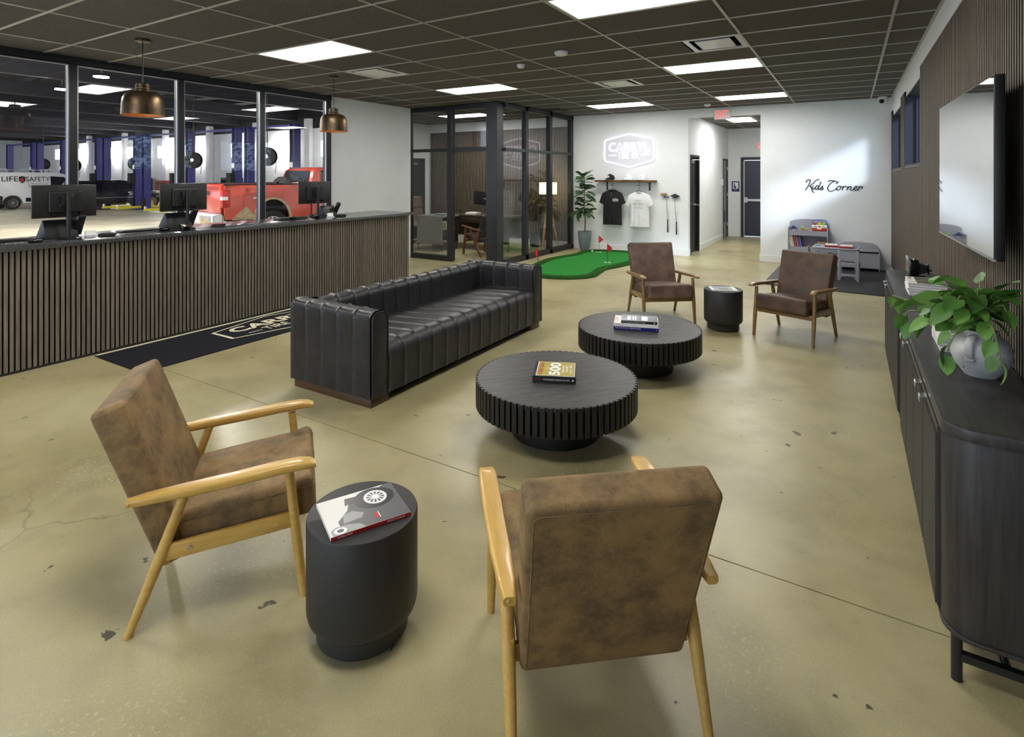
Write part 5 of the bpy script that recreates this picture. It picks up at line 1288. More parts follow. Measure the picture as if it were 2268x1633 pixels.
def flag(label, x, y, ang):
    cup = MB(); cup.lathe([(0.045, 0.0235), (0.062, 0.0245), (0.062, 0.0262), (0.045, 0.0262)], 20, M=T(x + 4.28, y - 9.8, 0), caps=False); cup.build('cup_rim', 'print_white', g)
    MB().lathe([(0.0, 0.0243), (0.046, 0.0243)], 18, M=T(x + 4.28, y - 9.8, 0), caps=False).build('cup_hole', 'rubber', g)
    t = thing('golf_flag', label, 'flag', (x, y, 0.024))
    MB().cyl((0, 0, 0), (0, 0, 0.36), 0.004, n=8).build('pole', 'black_frame', t)
    def fn(u, v):
        h = 0.15 * (1 - u); return (0.09 * u, 0.012 * math.sin(u * 5), 0.352 - 0.17 * v * (1 - u * 0.9) - 0.075 * u)
    m = MB(); m.grid(fn, 6, 6, M=R(ang)); m.build('pennant', 'red_flag', t, fix=False)
flag('small red golf flag at the hole nearest the taupe armchair', -3.92, 9.92, 0.6)
flag('small red golf flag at the hole nearest the wall baseboard', -4.60, 11.15, 0.5)
flag('small red golf flag at the hole behind the sofa arm', -4.70, 8.62, 2.9)
o = MB().rbox(0.043, 0.043, 0.043, 0.0212, n=2, M=T(0, 0, 0.0215)).build('golf_ball', 'print_white'); o.location = (-4.72, 11.08, 0.0242); tag(o, 'white golf ball on the putting green near the grey pot', 'ball')

# fig tree
pt = thing('plant_pot', 'tall glazed grey-blue plant pot before the white wall', 'plant pot', (-5.02, 11.36, 0))
MB().lathe([(0.0, 0.0), (0.085, 0.0), (0.115, 0.08), (0.145, 0.25), (0.155, 0.40), (0.157, 0.425), (0.150, 0.432), (0.142, 0.425), (0.14, 0.38), (0.0, 0.38)], 40).build('pot_body', 'pot_grey', pt)
MB().lathe([(0.0, 0.385), (0.141, 0.385), (0.0, 0.395)], 24).build('soil', 'soil', pt)
fg = thing('fig_tree', 'fiddle-leaf fig with broad dark green leaves in the grey pot', 'plant', (-5.02, 11.36, 0.39))
fl = [leaf_mesh('leaf', 0.20, 0.135, 'leaf_dark', 'fiddle', bend=bd, fold=fo) for bd, fo in ((0.2, 0.2), (0.4, 0.3), (0.1, 0.25))]
st = MB(); tr = crom([(0, 0, -0.02), (0.01, 0.0, 0.3), (-0.01, -0.02, 0.65), (0.01, -0.02, 1.0), (0.0, -0.03, 1.28)], 6); st.tube(tr, [0.014 - 0.008 * i / (len(tr) - 1) for i in range(len(tr))], n=8)
rg = random.Random(21)
for bz, bx, by in ((0.42, -0.30, -0.12), (0.45, -0.22, 0.02), (0.5, 0.12, -0.1)):
    pb = crom([(0, 0, bz), (bx * 0.5, by * 0.5, bz + 0.05), (bx, by, bz + 0.02)], 5); st.tube(pb, 0.005, n=6)
    for k in range(3): link('leaf', rg.choice(fl), fg, aim(pb[-1 - k * 3], (bx + rg.uniform(-0.2, 0.2), by + rg.uniform(-0.3, 0.1), rg.uniform(-0.9, -0.1)), rg.uniform(-0.6, 0.6), rg.uniform(0.8, 1.1)))
for k in range(56):
    f = 0.34 + 0.66 * (k / 55.0); i = int(f * (len(tr) - 1)); p = tr[i]; a_ = k * 2.4 + rg.uniform(-0.4, 0.4)
    d = Vector((math.cos(a_), math.sin(a_) * (0.55 if math.sin(a_) > 0 else 1), rg.uniform(-0.35, 0.55) + (0.6 if f > 0.93 else 0))); r0 = rg.uniform(0.01, 0.11) * (1.25 - 0.6 * f)
    q = p + Vector((d.x, d.y, 0.3)).normalized() * r0; st.tube([p, q], 0.004, n=5)
    link('leaf', rg.choice(fl), fg, aim(q, d, rg.uniform(-0.6, 0.6), rg.uniform(0.85, 1.15)))
st.build('trunk', 'bark', fg)

# ================================================================== KIDS CORNER
o = MB().prism([(-1.16, 9.30), (0.575, 9.22), (0.575, 11.66), (-1.10, 11.66)], 0.0008, 0.014).build('foam_mat', 'foam', bevel=0.003); tag(o, 'black play mat under the grey kids furniture', 'floor mat')
kc = thing('wall_lettering', 'black cursive wall lettering reading Kids Corner', 'lettering', (0, YB, 0))
KS = [[(425, 700), (428, 684), (442, 677), (456, 681), (452, 700), (436, 728), (417, 755)], [(528, 674), (505, 679), (482, 700), (458, 720), (447, 724)], [(452, 722), (464, 733), (470, 752), (478, 768), (487, 769)],
      [(480, 720), (471, 740), (473, 749), (482, 746), (496, 735)], [(487, 707), (488, 709)], [(521, 724), (508, 720), (497, 733), (500, 748), (511, 746), (521, 730)], [(541, 690), (527, 722), (520, 743), (526, 750), (537, 741)],
      [(537, 741), (553, 721), (551, 735), (558, 744), (547, 751), (536, 746)], [(592, 691), (602, 684), (625, 682), (650, 686), (668, 692), (664, 701), (652, 704)], [(640, 688), (614, 703), (594, 728), (594, 751), (613, 762), (640, 752), (658, 738)],
      [(690, 722), (673, 724), (660, 740), (667, 752), (683, 746), (691, 728), (702, 729), (713, 723)], [(713, 723), (706, 738), (701, 752)], [(705, 739), (718, 724), (729, 725), (737, 731)], [(747, 722), (740, 738), (736, 752)], [(741, 742), (758, 724), (768, 729), (762, 746), (770, 752), (786, 743)],
      [(786, 743), (807, 732), (806, 722), (793, 727), (788, 744), (800, 753), (818, 742)], [(824, 722), (821, 738), (817, 752)], [(820, 742), (831, 725), (842, 724), (848, 729), (843, 740)]]
m = MB()
for s_ in KS: m.tube(crom([(-0.724 + (x - 415) / 433.0 * 0.902, -0.008, 1.598 - (z - 672) / 100.0 * 0.247) for x, z in s_], 5), 0.0075, n=6)
m.build('letters', 'print_dark', kc)

bs = thing('kids_bookshelf', 'low grey kids bookshelf with an arched back', 'bookshelf', (-0.665, YB - 0.018, 0.0135))
W_ = 0.315
m = MB(); ar = [(-W_, 0.0), (W_, 0.0), (W_, 0.77)] + [(W_ * math.cos(a_ * PI / 12), 0.77 + 0.075 * math.sin(a_ * PI / 12)) for a_ in range(1, 12)] + [(-W_, 0.77)]
m.prism(ar, 0.0, 0.014, M=Matrix(((1, 0, 0, 0), (0, 0, -1, 0), (0, 1, 0, 0), (0, 0, 0, 1)))); m.build('back_panel', 'grey_kids', bs, smooth=False)
for sx in (-1, 1): MB().box(sx * W_ - 0.008, sx * W_ + 0.008, -0.30, 0, 0, 0.70).build('side_panel', 'grey_kids', bs, bevel=0.003)
for z in (0.05, 0.335, 0.63): MB().box(-W_ + 0.008, W_ - 0.008, -0.29, -0.014, z, z + 0.016).build('shelf', 'grey_kids', bs, smooth=False)
for z in (0.27, 0.56): MB().box(-W_ + 0.008, W_ - 0.008, -0.29, -0.278, z, z + 0.065).build('shelf_lip', 'grey_kids', bs, smooth=False)
bx, by, bz = -0.665, YB - 0.018, 0.0135
KB = [((222, 224, 200), 0.26, 0.028), ((236, 236, 228), 0.25, 0.016), ((206, 214, 180), 0.235, 0.020), ((176, 40, 44), 0.215, 0.014), ((206, 120, 60), 0.20, 0.010), ((120, 60, 130), 0.21, 0.014), ((150, 190, 140), 0.19, 0.012), ((196, 60, 70), 0.185, 0.012), ((90, 70, 170), 0.18, 0.018), ((110, 130, 220), 0.175, 0.016)]
xx = bx - W_ + 0.02
cn = ['cream', 'white', 'pale green', 'dark red', 'orange', 'purple', 'light green', 'red', 'violet', 'blue']
for k, (c_, hh, th) in enumerate(KB):
    pm('kbook%d' % k, c_, rough=0.5)
    t = thing('picture_book', '%s spined picture book leaning on the kids bookshelf' % cn[k], 'book', (xx + th / 2 + 0.004, by - 0.17, bz + 0.3525 + 0.002), 0)
    th2 = th - 0.001
    m = MB(); Mq = R(-0.16, 'Y'); m.box(-th2 / 2, -th2 / 2 + 0.002, -0.09, 0.09, 0.0, hh, M=Mq); m.box(th2 / 2 - 0.002, th2 / 2, -0.09, 0.09, 0.0, hh, M=Mq); m.box(-th2 / 2 + 0.002, th2 / 2 - 0.002, -0.09, -0.088, 0, hh, M=Mq); m.build('cover', 'kbook%d' % k, t, smooth=False)
    MB().box(-th2 / 2 + 0.002, th2 / 2 - 0.002, -0.088, 0.085, 0.003, hh - 0.003, M=Mq).build('pages', 'paper', t, smooth=False)
    xx += th + 0.004
t = thing('picture_book', 'flat brown picture book lying on the kids bookshelf', 'book', (bx + 0.02, by - 0.19, bz + 0.3515), 0.1)
MB().box(-0.06, 0.06, -0.08, 0.08, 0, 0.014).build('cover', 'cardboard', t, smooth=False); MB().box(-0.056, 0.0605, -0.076, 0.076, 0.003, 0.011).build('pages', 'paper', t, smooth=False)
t = thing('cardboard_box', 'small brown cardboard box on the kids bookshelf', 'box', (bx + 0.225, by - 0.15, bz + 0.3515))
MB().box(-0.075, 0.075, -0.10, 0.10, 0, 0.11).build('carton', 'cardboard', t, bevel=0.002); MB().box(-0.076, 0.076, -0.02, 0.02, 0.1, 0.1112).build('tape', 'paper', t, smooth=False)
# toys
t = thing('toy_car', 'dark blue toy buggy on top of the kids bookshelf', 'toy', (bx - 0.235, by - 0.18, bz + 0.6465), 0.1)
MB().rbox(0.10, 0.05, 0.03, 0.01, n=2, M=T(0, 0, 0.037)).build('chassis', 'navy', t); MB().rbox(0.05, 0.042, 0.03, 0.01, n=2, M=T(-0.005, 0, 0.062)).build('cabin', 'navy', t)
for x in (-0.042, 0.042):
    for y in (-0.034, 0.034):
        w = MB().cyl((x, y - 0.010, 0.02), (x, y + 0.010, 0.02), 0.02, n=16).build('wheel', 'tire', t); MB().cyl((x, y + (0.0101 if y > 0 else -0.0101), 0.02), (x, y + (0.012 if y > 0 else -0.012), 0.02), 0.009, n=12).build('hubcap', 'print_white', w)
t = thing('toy_boat', 'wooden toy with a lime green ball on the kids bookshelf', 'toy', (bx - 0.08, by - 0.17, bz + 0.6465), 0.1)
MB().rbox(0.13, 0.07, 0.022, 0.01, n=2, M=T(0.02, 0, 0.0115)).build('toy_base', 'cardboard', t); MB().rbox(0.05, 0.05, 0.05, 0.0245, n=2, M=T(-0.01, 0, 0.047)).build('ball', 'green_toy', t); MB().rbox(0.06, 0.015, 0.012, 0.005, n=1, M=T(0.05, 0, 0.028)).build('stick', 'yellow_toy', t)
t = thing('toy_toolbox', 'colourful toy toolbox with a blue handle on the kids bookshelf', 'toy', (bx + 0.185, by - 0.165, bz + 0.6465))
MB().rbox(0.235, 0.15, 0.06, 0.012, n=2, M=T(0, 0, 0.0305)).build('box_base', 'print_red', t)
MB().rbox(0.24, 0.155, 0.05, 0.012, n=2, M=T(0, 0, 0.083)).build('box_tray', 'print_white', t)
m = MB(); m.tube(crom([(-0.11, 0, 0.08), (-0.118, 0, 0.13), (-0.10, 0, 0.185), (-0.05, 0, 0.20), (0.05, 0, 0.20), (0.10, 0, 0.185), (0.118, 0, 0.13), (0.11, 0, 0.08)], 4), 0.011, n=8); m.build('handle', 'blue_toy', t)
for x, mt, z in ((-0.07, 'print_red', 0.125), (0.0, 'yellow_toy', 0.13), (0.07, 'green_toy', 0.125)): MB().rbox(0.05, 0.05, 0.05, 0.012, n=1, M=T(x, -0.02, z)).build('block', mt, t)
for x, mt in ((-0.06, 'green_toy'), (0.0, 'print_red'), (0.06, 'yellow_toy')): MB().rbox(0.04, 0.012, 0.022, 0.005, n=1, M=T(x, -0.078, 0.088)).build('key', mt, t)
MB().box(-0.035, 0.035, -0.0815, -0.074, 0.035, 0.066).build('latch', 'print_white', t, bevel=0.003)
# bench
bn = thing('kids_bench', 'grey kids storage bench with a curved back against the wall', 'bench', (0.12, YB - 0.02, 0.0135))
m = MB(); hb = 0.30; ar = [(-hb, 0.0), (hb, 0.0), (hb, 0.36), (hb - 0.02, 0.42), (hb - 0.09, 0.46), (0, 0.475), (-hb + 0.09, 0.46), (-hb + 0.02, 0.42), (-hb, 0.36)]
m.prism(ar, 0.0, 0.014, M=Matrix(((1, 0, 0, 0), (0, 0, -1, 0), (0, 1, 0, 0), (0, 0, 0, 1)))); m.build('back_panel', 'grey_kids', bn, bevel=0.003)
for sx in (-1, 1): MB().box(sx * hb - 0.008, sx * hb + 0.008, -0.30, 0, 0, 0.335).build('side_panel', 'grey_kids', bn, bevel=0.003)
MB().box(-hb + 0.008, hb - 0.008, -0.305, -0.014, 0.335, 0.352).build('lid', 'grey_kids', bn, bevel=0.004); MB().box(-hb + 0.008, hb - 0.008, -0.285, -0.272, 0.05, 0.31).build('front_panel', 'grey_kids', bn, smooth=False)
# table and chair
kt = thing('kids_table', 'grey kids activity table on the black mat', 'table', (-0.20, 10.56, 0.0135), math.radians(-4))
MB().prism(rrect(0.66, 0.50, 0.04), 0.47, 0.488).build('tabletop', 'grey_kids', kt, bevel=0.004)
m = MB(); m.box(-0.30, 0.30, -0.225, -0.21, 0.41, 0.47); m.box(-0.30, 0.30, 0.21, 0.225, 0.41, 0.47); m.box(-0.30, -0.285, -0.21, 0.21, 0.41, 0.47); m.box(0.285, 0.30, -0.21, 0.21, 0.41, 0.47); m.build('apron', 'grey_kids', kt, smooth=False)
for sx in (-1, 1):
    for sy in (-1, 1): MB().box(sx * 0.285 - 0.022, sx * 0.285 + 0.022, sy * 0.205 - 0.015, sy * 0.205 + 0.015, 0, 0.47).build('leg', 'grey_kids', kt, bevel=0.003)
m = MB(); m.box(-0.35, -0.333, -0.10, 0.14, 0.36, 0.52, M=R(-0.15, 'Y')); m.build('paper_roll_holder', 'grey_kids', kt, bevel=0.003)
ch = thing('kids_chair', 'small grey kids chair tucked under the activity table', 'chair', (-0.03, 10.24, 0.0135), math.radians(-4))
MB().box(-0.14, 0.14, -0.02, 0.24, 0.255, 0.273).build('seat', 'grey_kids', ch, bevel=0.004)
for sx in (-1, 1):
    MB().box(sx * 0.125 - 0.02, sx * 0.125 + 0.02, -0.045, -0.02, 0, 0.47).build('leg', 'grey_kids', ch, bevel=0.003); MB().box(sx * 0.125 - 0.02, sx * 0.125 + 0.02, 0.20, 0.225, 0, 0.255).build('leg', 'grey_kids', ch, bevel=0.003)
MB().box(-0.105, 0.105, -0.042, -0.024, 0.31, 0.44).build('backrest', 'grey_kids', ch, smooth=False); MB().box(-0.105, 0.105, -0.042, -0.024, 0.07, 0.11).build('rung', 'grey_kids', ch, smooth=False); MB().box(-0.105, 0.105, -0.042, -0.024, 0.22, 0.262).build('seat_rail', 'grey_kids', ch, smooth=False)
KT = 0.5022
for lb, x, y, rz in (('red drawing case with white papers on the kids table, by the paper roll holder', -0.27, 10.55, 0.05), ('red drawing case with white papers on the kids table, towards the bench', -0.06, 10.50, 0.0)):
    t = thing('drawing_case', lb, 'case', (x, y, KT), rz)
    MB().rbox(0.20, 0.26, 0.026, 0.008, n=2, M=T(0, 0, 0.0135)).build('case_body', 'tool_red', t); MB().box(-0.085, 0.085, -0.11, 0.11, 0.0265, 0.034).build('papers', 'paper', t, smooth=False)
for lb, x, y, rz in (('teal folder under the red case near the paper roll holder', -0.45, 10.62, 0.0), ('teal folder on the kids table corner near the bench', 0.07, 10.62, 0.0)):
    o = MB().box(-0.055, 0.025, -0.12, 0.12, 0, 0.006).build('folder', 'teal', bevel=0.001); o.location = (x, y, KT); o.rotation_euler = (0, 0, rz); tag(o, lb, 'folder')
# ================================================================== OFFICE
dk = thing('office_desk', 'L-shaped dark wood office desk behind the glass partition', 'desk', (0, 0, 0))
MB().box(-8.38, -7.62, 9.63, 10.22, 0.735, 0.765).build('return_top', 'desk_grey', dk, bevel=0.003); MB().box(-8.38, -6.25, 10.22, 10.95, 0.735, 0.765).build('desktop', 'desk_wood', dk, bevel=0.003)
MB().box(-8.36, -7.65, 9.64, 9.66, 0.14, 0.735).build('end_panel', 'desk_grey', dk, smooth=False)
MB().box(-8.36, -8.34, 9.66, 10.2, 0.14, 0.735).build('side_panel', 'desk_wood', dk, smooth=False)
for z in (0.14, 0.43): MB().box(-8.34, -7.64, 9.66, 10.2, z, z + 0.02).build('shelf', 'desk_wood', dk, smooth=False)
MB().box(-8.34, -7.64, 10.2, 10.22, 0.14, 0.735).build('divider_panel', 'desk_wood', dk, smooth=False)
MB().box(-8.34, -6.30, 10.90, 10.92, 0.25, 0.735).build('modesty_panel', 'desk_wood', dk, smooth=False)
MB().box(-7.60, -6.95, 10.24, 10.27, 0.60, 0.73).build('drawer', 'desk_wood', dk, bevel=0.003)
MB().box(-6.95, -6.30, 10.24, 10.26, 0.16, 0.735).build('side_cabinet', 'desk_wood', dk, smooth=False)
for x, y in ((-8.34, 9.66), (-7.66, 9.66), (-8.34, 10.18), (-7.66, 10.18), (-6.95, 10.26), (-6.32, 10.26), (-6.95, 10.9), (-6.32, 10.9)): MB().cyl((x, y, 0), (x, y, 0.15), 0.010, n=8).build('leg', 'black_frame', dk)
t = thing('framed_picture', 'white framed picture on the open desk shelf', 'picture frame', (-7.80, 9.90, 0.4505), 1.2)
MB().box(-0.07, 0.07, -0.008, 0.008, 0, 0.18).build('frame', 'paper', t, smooth=False); MB().box(-0.05, 0.05, -0.0095, -0.008, 0.02, 0.16).build('picture', 'print_gold', t, smooth=False)
t = thing('desk_clock', 'round silver ornament on the open desk shelf', 'clock', (-7.72, 10.10, 0.4505), 1.5)
m = MB(); m.lathe([(0.062, -0.012), (0.075, -0.012), (0.075, 0.012), (0.062, 0.012)], 24, M=T(0, 0, 0.077) @ R(PI / 2, 'X'), caps=False); m.build('rim', 'chrome', t)
for k in range(5): MB().box(-0.006, 0.006, -0.004, 0.004, 0.0, 0.065, M=T(0, 0, 0.077) @ R(k * 2 * PI / 5, 'Y')).build('spoke', 'chrome', t, smooth=False)
for k in range(4):
    o = MB().box(-0.10, 0.10, -0.08, 0.08, 0, 0.016).build('binder', 'tool_red' if k % 2 else 'paper', bevel=0.001); o.location = (-7.78, 9.90, 0.1605 + 0.0165 * k); o.rotation_euler = (0, 0, 0.1 * k)
    tag(o, ['white binder at the bottom of the desk shelf pile', 'red binder resting on the lowest white binder', 'white binder between two red binders', 'red binder topping the desk shelf pile'][k], 'binder')
m = MB()
for k in range(4): m.box(-0.16, 0.14, -0.11 + 0.01 * k, 0.10 + 0.01 * k, 0.012 * k, 0.012 * k + 0.010)
o = m.build('paper_stack', 'paper', smooth=False); o.location = (-7.45, 10.55, 0.766); o['kind'] = 'stuff'; tag(o, 'white stack of papers on the office desk under the monitor arm', 'papers')
m = MB()
for k in range(3): m.box(-0.15 + 0.02 * k, 0.15, -0.10, 0.10, 0.014 * k, 0.014 * k + 0.012)
o = m.build('paper_stack', 'print_midgrey', smooth=False); o.location = (-7.85, 9.9, 0.766); o['kind'] = 'stuff'; tag(o, 'grey stack of folders on the return of the office desk', 'papers')
t = thing('arm_monitor', 'black monitor on a jointed arm upon the office desk', 'monitor', (-7.05, 10.62, 0.766))
MB().lathe([(0, 0), (0.07, 0), (0.06, 0.02), (0.025, 0.025), (0.025, 0.05), (0, 0.05)], 18).build('arm_base', 'black_plastic', t)
m = MB(); m.cyl((0, 0, 0.04), (0.17, -0.05, 0.24), 0.028, n=10); m.cyl((0.17, -0.05, 0.24), (-0.14, -0.02, 0.36), 0.026, n=10); m.build('jointed_arm', 'black_plastic', t)
MB().box(-0.32, 0.22, 0.0, 0.03, 0.21, 0.52, M=T(-0.14, 0, 0) @ R(0.06, 'Y')).build('screen_panel', 'black_plastic', t, bevel=0.005); MB().box(-0.20, -0.05, -0.02, 0.0, 0.29, 0.44, M=T(-0.02, 0, 0)).build('mount_plate', 'black_frame', t, smooth=False)
# office chair
t = thing('office_chair', 'brown tufted leather office chair behind the desk', 'chair', (-8.95, 10.62, 0), math.radians(-80))
def tuft(nx, nz, amp):
    def fn(v):
        d = amp * abs(math.sin(v.x * nx)) * abs(math.sin(v.z * nz + 0.5)); return Vector((v.x, v.y + (d if v.y > 0 else -d * 0.4), v.z))
    return fn
MB().rbox(0.52, 0.12, 0.30, 0.05, n=12, fn=tuft(18, 16, 0.02), M=T(0, -0.28, 1.00) @ R(0.12, 'X')).build('headrest', 'leather_taupe', t, angle=70)
MB().rbox(0.50, 0.12, 0.38, 0.05, n=12, fn=tuft(18, 16, 0.02), M=T(0, -0.25, 0.66) @ R(0.10, 'X')).build('backrest', 'leather_taupe', t, angle=70)
MB().rbox(0.52, 0.50, 0.12, 0.045, n=6, M=T(0, 0.02, 0.46)).build('seat', 'leather_taupe', t, angle=70)
MB().cyl((0, 0, 0.09), (0, 0, 0.40), 0.03, n=12).build('gas_column', 'chrome', t)
for k in range(5):
    a_ = 2 * PI * k / 5; MB().cyl((0, 0, 0.10), (0.28 * math.cos(a_), 0.28 * math.sin(a_), 0.065), 0.022, 0.014, n=8).build('base_leg', 'nickel', t)
    MB().cyl((0.28 * math.cos(a_) - 0.012, 0.28 * math.sin(a_), 0.03), (0.28 * math.cos(a_) + 0.012, 0.28 * math.sin(a_), 0.03), 0.03, n=12).build('caster', 'rubber', t)
for sx in (-1, 1): MB().tube(crom([(sx * 0.27, 0.18, 0.46), (sx * 0.31, 0.18, 0.60), (sx * 0.31, 0.0, 0.66), (sx * 0.29, -0.2, 0.62)], 5), 0.018, n=8).build('armrest', 'leather_taupe', t)
# wood lounge chair
t = thing('lounge_chair', 'black cushioned lounge chair with a zigzag teak frame in the office', 'chair', (-6.64, 9.72, 0), math.radians(72))
for sx in (-1, 1):
    m = MB(); x = sx * 0.28
    m.box(x - 0.016, x + 0.016, -0.025, 0.025, 0, 0.57, M=T(0, 0.28, 0) @ R(0.14, 'X')); m.build('leg', 'teak', t, bevel=0.004)
    m = MB(); m.box(x - 0.016, x + 0.016, -0.025, 0.025, 0, 0.66, M=T(0, -0.33, 0) @ R(-0.62, 'X')); m.build('leg', 'teak', t, bevel=0.004)
    m = MB(); m.box(x - 0.016, x + 0.016, -0.025, 0.025, 0.0, 0.40, M=T(0, -0.14, 0.2) @ R(0.32, 'X')); m.build('brace', 'teak', t, bevel=0.004)
    secs = [[(x + a_, y, z + b_) for a_, b_ in rrect(w, 0.03, 0.01, 3)] for y, w, z in ((-0.30, 0.05, 0.535), (-0.1, 0.06, 0.55), (0.15, 0.06, 0.585), (0.34, 0.045, 0.605))]
    MB().sections(secs).build('arm', 'teak', t)
MB().rbox(0.50, 0.54, 0.11, 0.035, n=6, M=T(0, 0.03, 0.36) @ R(0.12, 'X')).build('seat_cushion', 'leather_black', t); MB().rbox(0.50, 0.11, 0.50, 0.035, n=6, M=T(0, -0.26, 0.62) @ R(0.33, 'X')).build('back_cushion', 'leather_black', t)
m = MB(); m.box(-0.27, 0.27, 0.22, 0.25, 0.27, 0.32); m.build('front_rail', 'teak', t, bevel=0.003)
# tripod lamp
t = thing('tripod_lamp', 'lit tripod floor lamp with a cream drum shade in the office corner', 'floor lamp', (-5.89, 11.28, 0))
MB().lathe([(0.19, 1.24), (0.20, 1.24), (0.20, 1.50), (0.19, 1.50)], 36, caps=False).build('lamp_shade', 'shade_lit', t)
MB().cyl((0, 0, 1.02), (0, 0, 1.30), 0.012, n=10).build('stem', 'nickel', t); MB().cyl((0, 0, 0.98), (0, 0, 1.04), 0.05, n=16).build('hub', 'nickel', t)
for k in range(3):
    a_ = 2 * PI * k / 3 - 1.7; MB().cyl((0.03 * math.cos(a_), 0.03 * math.sin(a_), 1.02), (0.25 * math.cos(a_), 0.25 * math.sin(a_), 0.0), 0.018, 0.011, n=10).build('leg', 'oak_gold', t)
    MB().cyl((0.12 * math.cos(a_), 0.12 * math.sin(a_), 0.55), (0.135 * math.cos(a_), 0.135 * math.sin(a_), 0.50), 0.022, n=10).build('leg_collar', 'nickel', t)
b_ = MB().rbox(0.06, 0.06, 0.09, 0.029, n=2, M=T(0, 0, 1.36)).build('bulb', 'bulb', t)
# office plant
pt = thing('plant_basket', 'dark woven plant basket behind the tripod lamp', 'plant pot', (-6.28, 11.42, 0))
MB().lathe([(0, 0), (0.13, 0), (0.16, 0.15), (0.155, 0.30), (0.14, 0.30), (0.14, 0.26), (0, 0.26)], 28).build('basket', 'rubber', pt)
fp = thing('rubber_plant', 'olive leaved indoor plant in the office corner', 'plant', (-6.28, 11.42, 0.265))
ol = [leaf_mesh('leaf', 0.22, 0.15, 'leaf_olive', 'oval', bend=bd, fold=fo) for bd, fo in ((0.25, 0.2), (0.5, 0.25))]
st = MB(); st.tube(crom([(0, 0, 0), (0.02, 0, 0.3), (0.0, -0.02, 0.7), (0.02, 0, 0.95)], 5), 0.010, n=7); ro = random.Random(9)
for k in range(30):
    z = 0.35 + 0.65 * k / 29; a_ = k * 2.4; d = Vector((math.cos(a_), math.sin(a_) * (0.2 if math.sin(a_) > 0 else 0.9), ro.uniform(-0.6, 0.3))); r0 = ro.uniform(0.05, 0.16)
    p = Vector((0.01, 0, z)); q = p + Vector((d.x, min(d.y, 0.1), 0.2)).normalized() * r0; st.tube([p, q], 0.004, n=5); link('leaf', ro.choice(ol), fp, aim(q, (d.x, min(d.y, 0.05), d.z), ro.uniform(-0.5, 0.5), ro.uniform(0.7, 1.0)))
st.build('trunk', 'bark', fp)
# ================================================================== GARAGE BEYOND THE GLASS
GX0_, GX1_, GY0_, GY1_ = -62.0, -7.79, -7.0, 19.5
m = MB(); m.box(GX0_, GX1_ - 0.0, GY0_, 8.5, -0.2, -0.001); m.box(GX0_, -9.88, 8.5, GY1_, -0.2, -0.001); struct(m.build('floor_garage', 'garage_floor', smooth=False))
m = MB(); m.box(GX0_, -7.79, GY0_, GY1_, 5.3, 5.4); gc_ = struct(m.build('ceiling_garage', 'garage_dark', smooth=False))
for k in range(11): MB().box(-10.5 - 5.0 * k, -10.25 - 5.0 * k, GY0_, GY1_, 4.55, 5.05).build('beam', 'garage_beam', gc_, smooth=False)
pl_ = MB().box(GX0_, -7.79, -0.06, 0.06, 5.08, 5.28).mesh('purlin', 'garage_beam', smooth=False)
for k in range(13): link('purlin', pl_, gc_, T(0, -5 + 1.9 * k, 0))
m = MB(); m.box(GX0_, -7.79, GY1_, GY1_ + 0.2, 0, 4.1); struct(m.build('wall_garage_back', 'block_wall', smooth=False))
struct(MB().box(GX0_, -7.79, GY1_ - 0.02, GY1_ + 0.2, 4.1, 5.35).build('wall_garage_upper', 'garage_dark', smooth=False))
struct(MB().box(GX0_ - 0.2, GX0_, GY0_, GY1_, 0, 5.35).build('wall_garage_end', 'block_wall', smooth=False))
struct(MB().box(-9.87, -7.79, 11.83, GY1_, 0, 5.35).build('wall_garage_near', 'block_wall', smooth=False))
m = MB(); m.box(-7.79, -7.62, YF, 8.5, 3.13, 5.4); m.box(-9.87, -7.63, 8.45, 11.83, 3.13, 5.4); struct(m.build('wall_garage_front', 'garage_dark', smooth=False))
# pilasters of the bay side wall
for k, x in enumerate((-24.2, -28.6, -33.2, -38.2, -43.6, -49)): struct(MB().box(x - 0.2, x + 0.2, GY1_ - 0.25, GY1_ - 0.021, 0, 4.6).build('trim_%d' % (k + 2), 'block_wall', smooth=False))
# bay side: high wall over unseen street-side bay doors, left open to admit sky light
m = MB(); m.box(GX0_, -7.79, GY0_ - 0.2, GY0_, 4.2, 5.4)
for k in range(11): m.box(-12.5 - 5 * k, -11.7 - 5 * k, GY0_ - 0.2, GY0_, 0, 4.2)
struct(m.build('wall_garage_doors', 'block_wall', smooth=False))

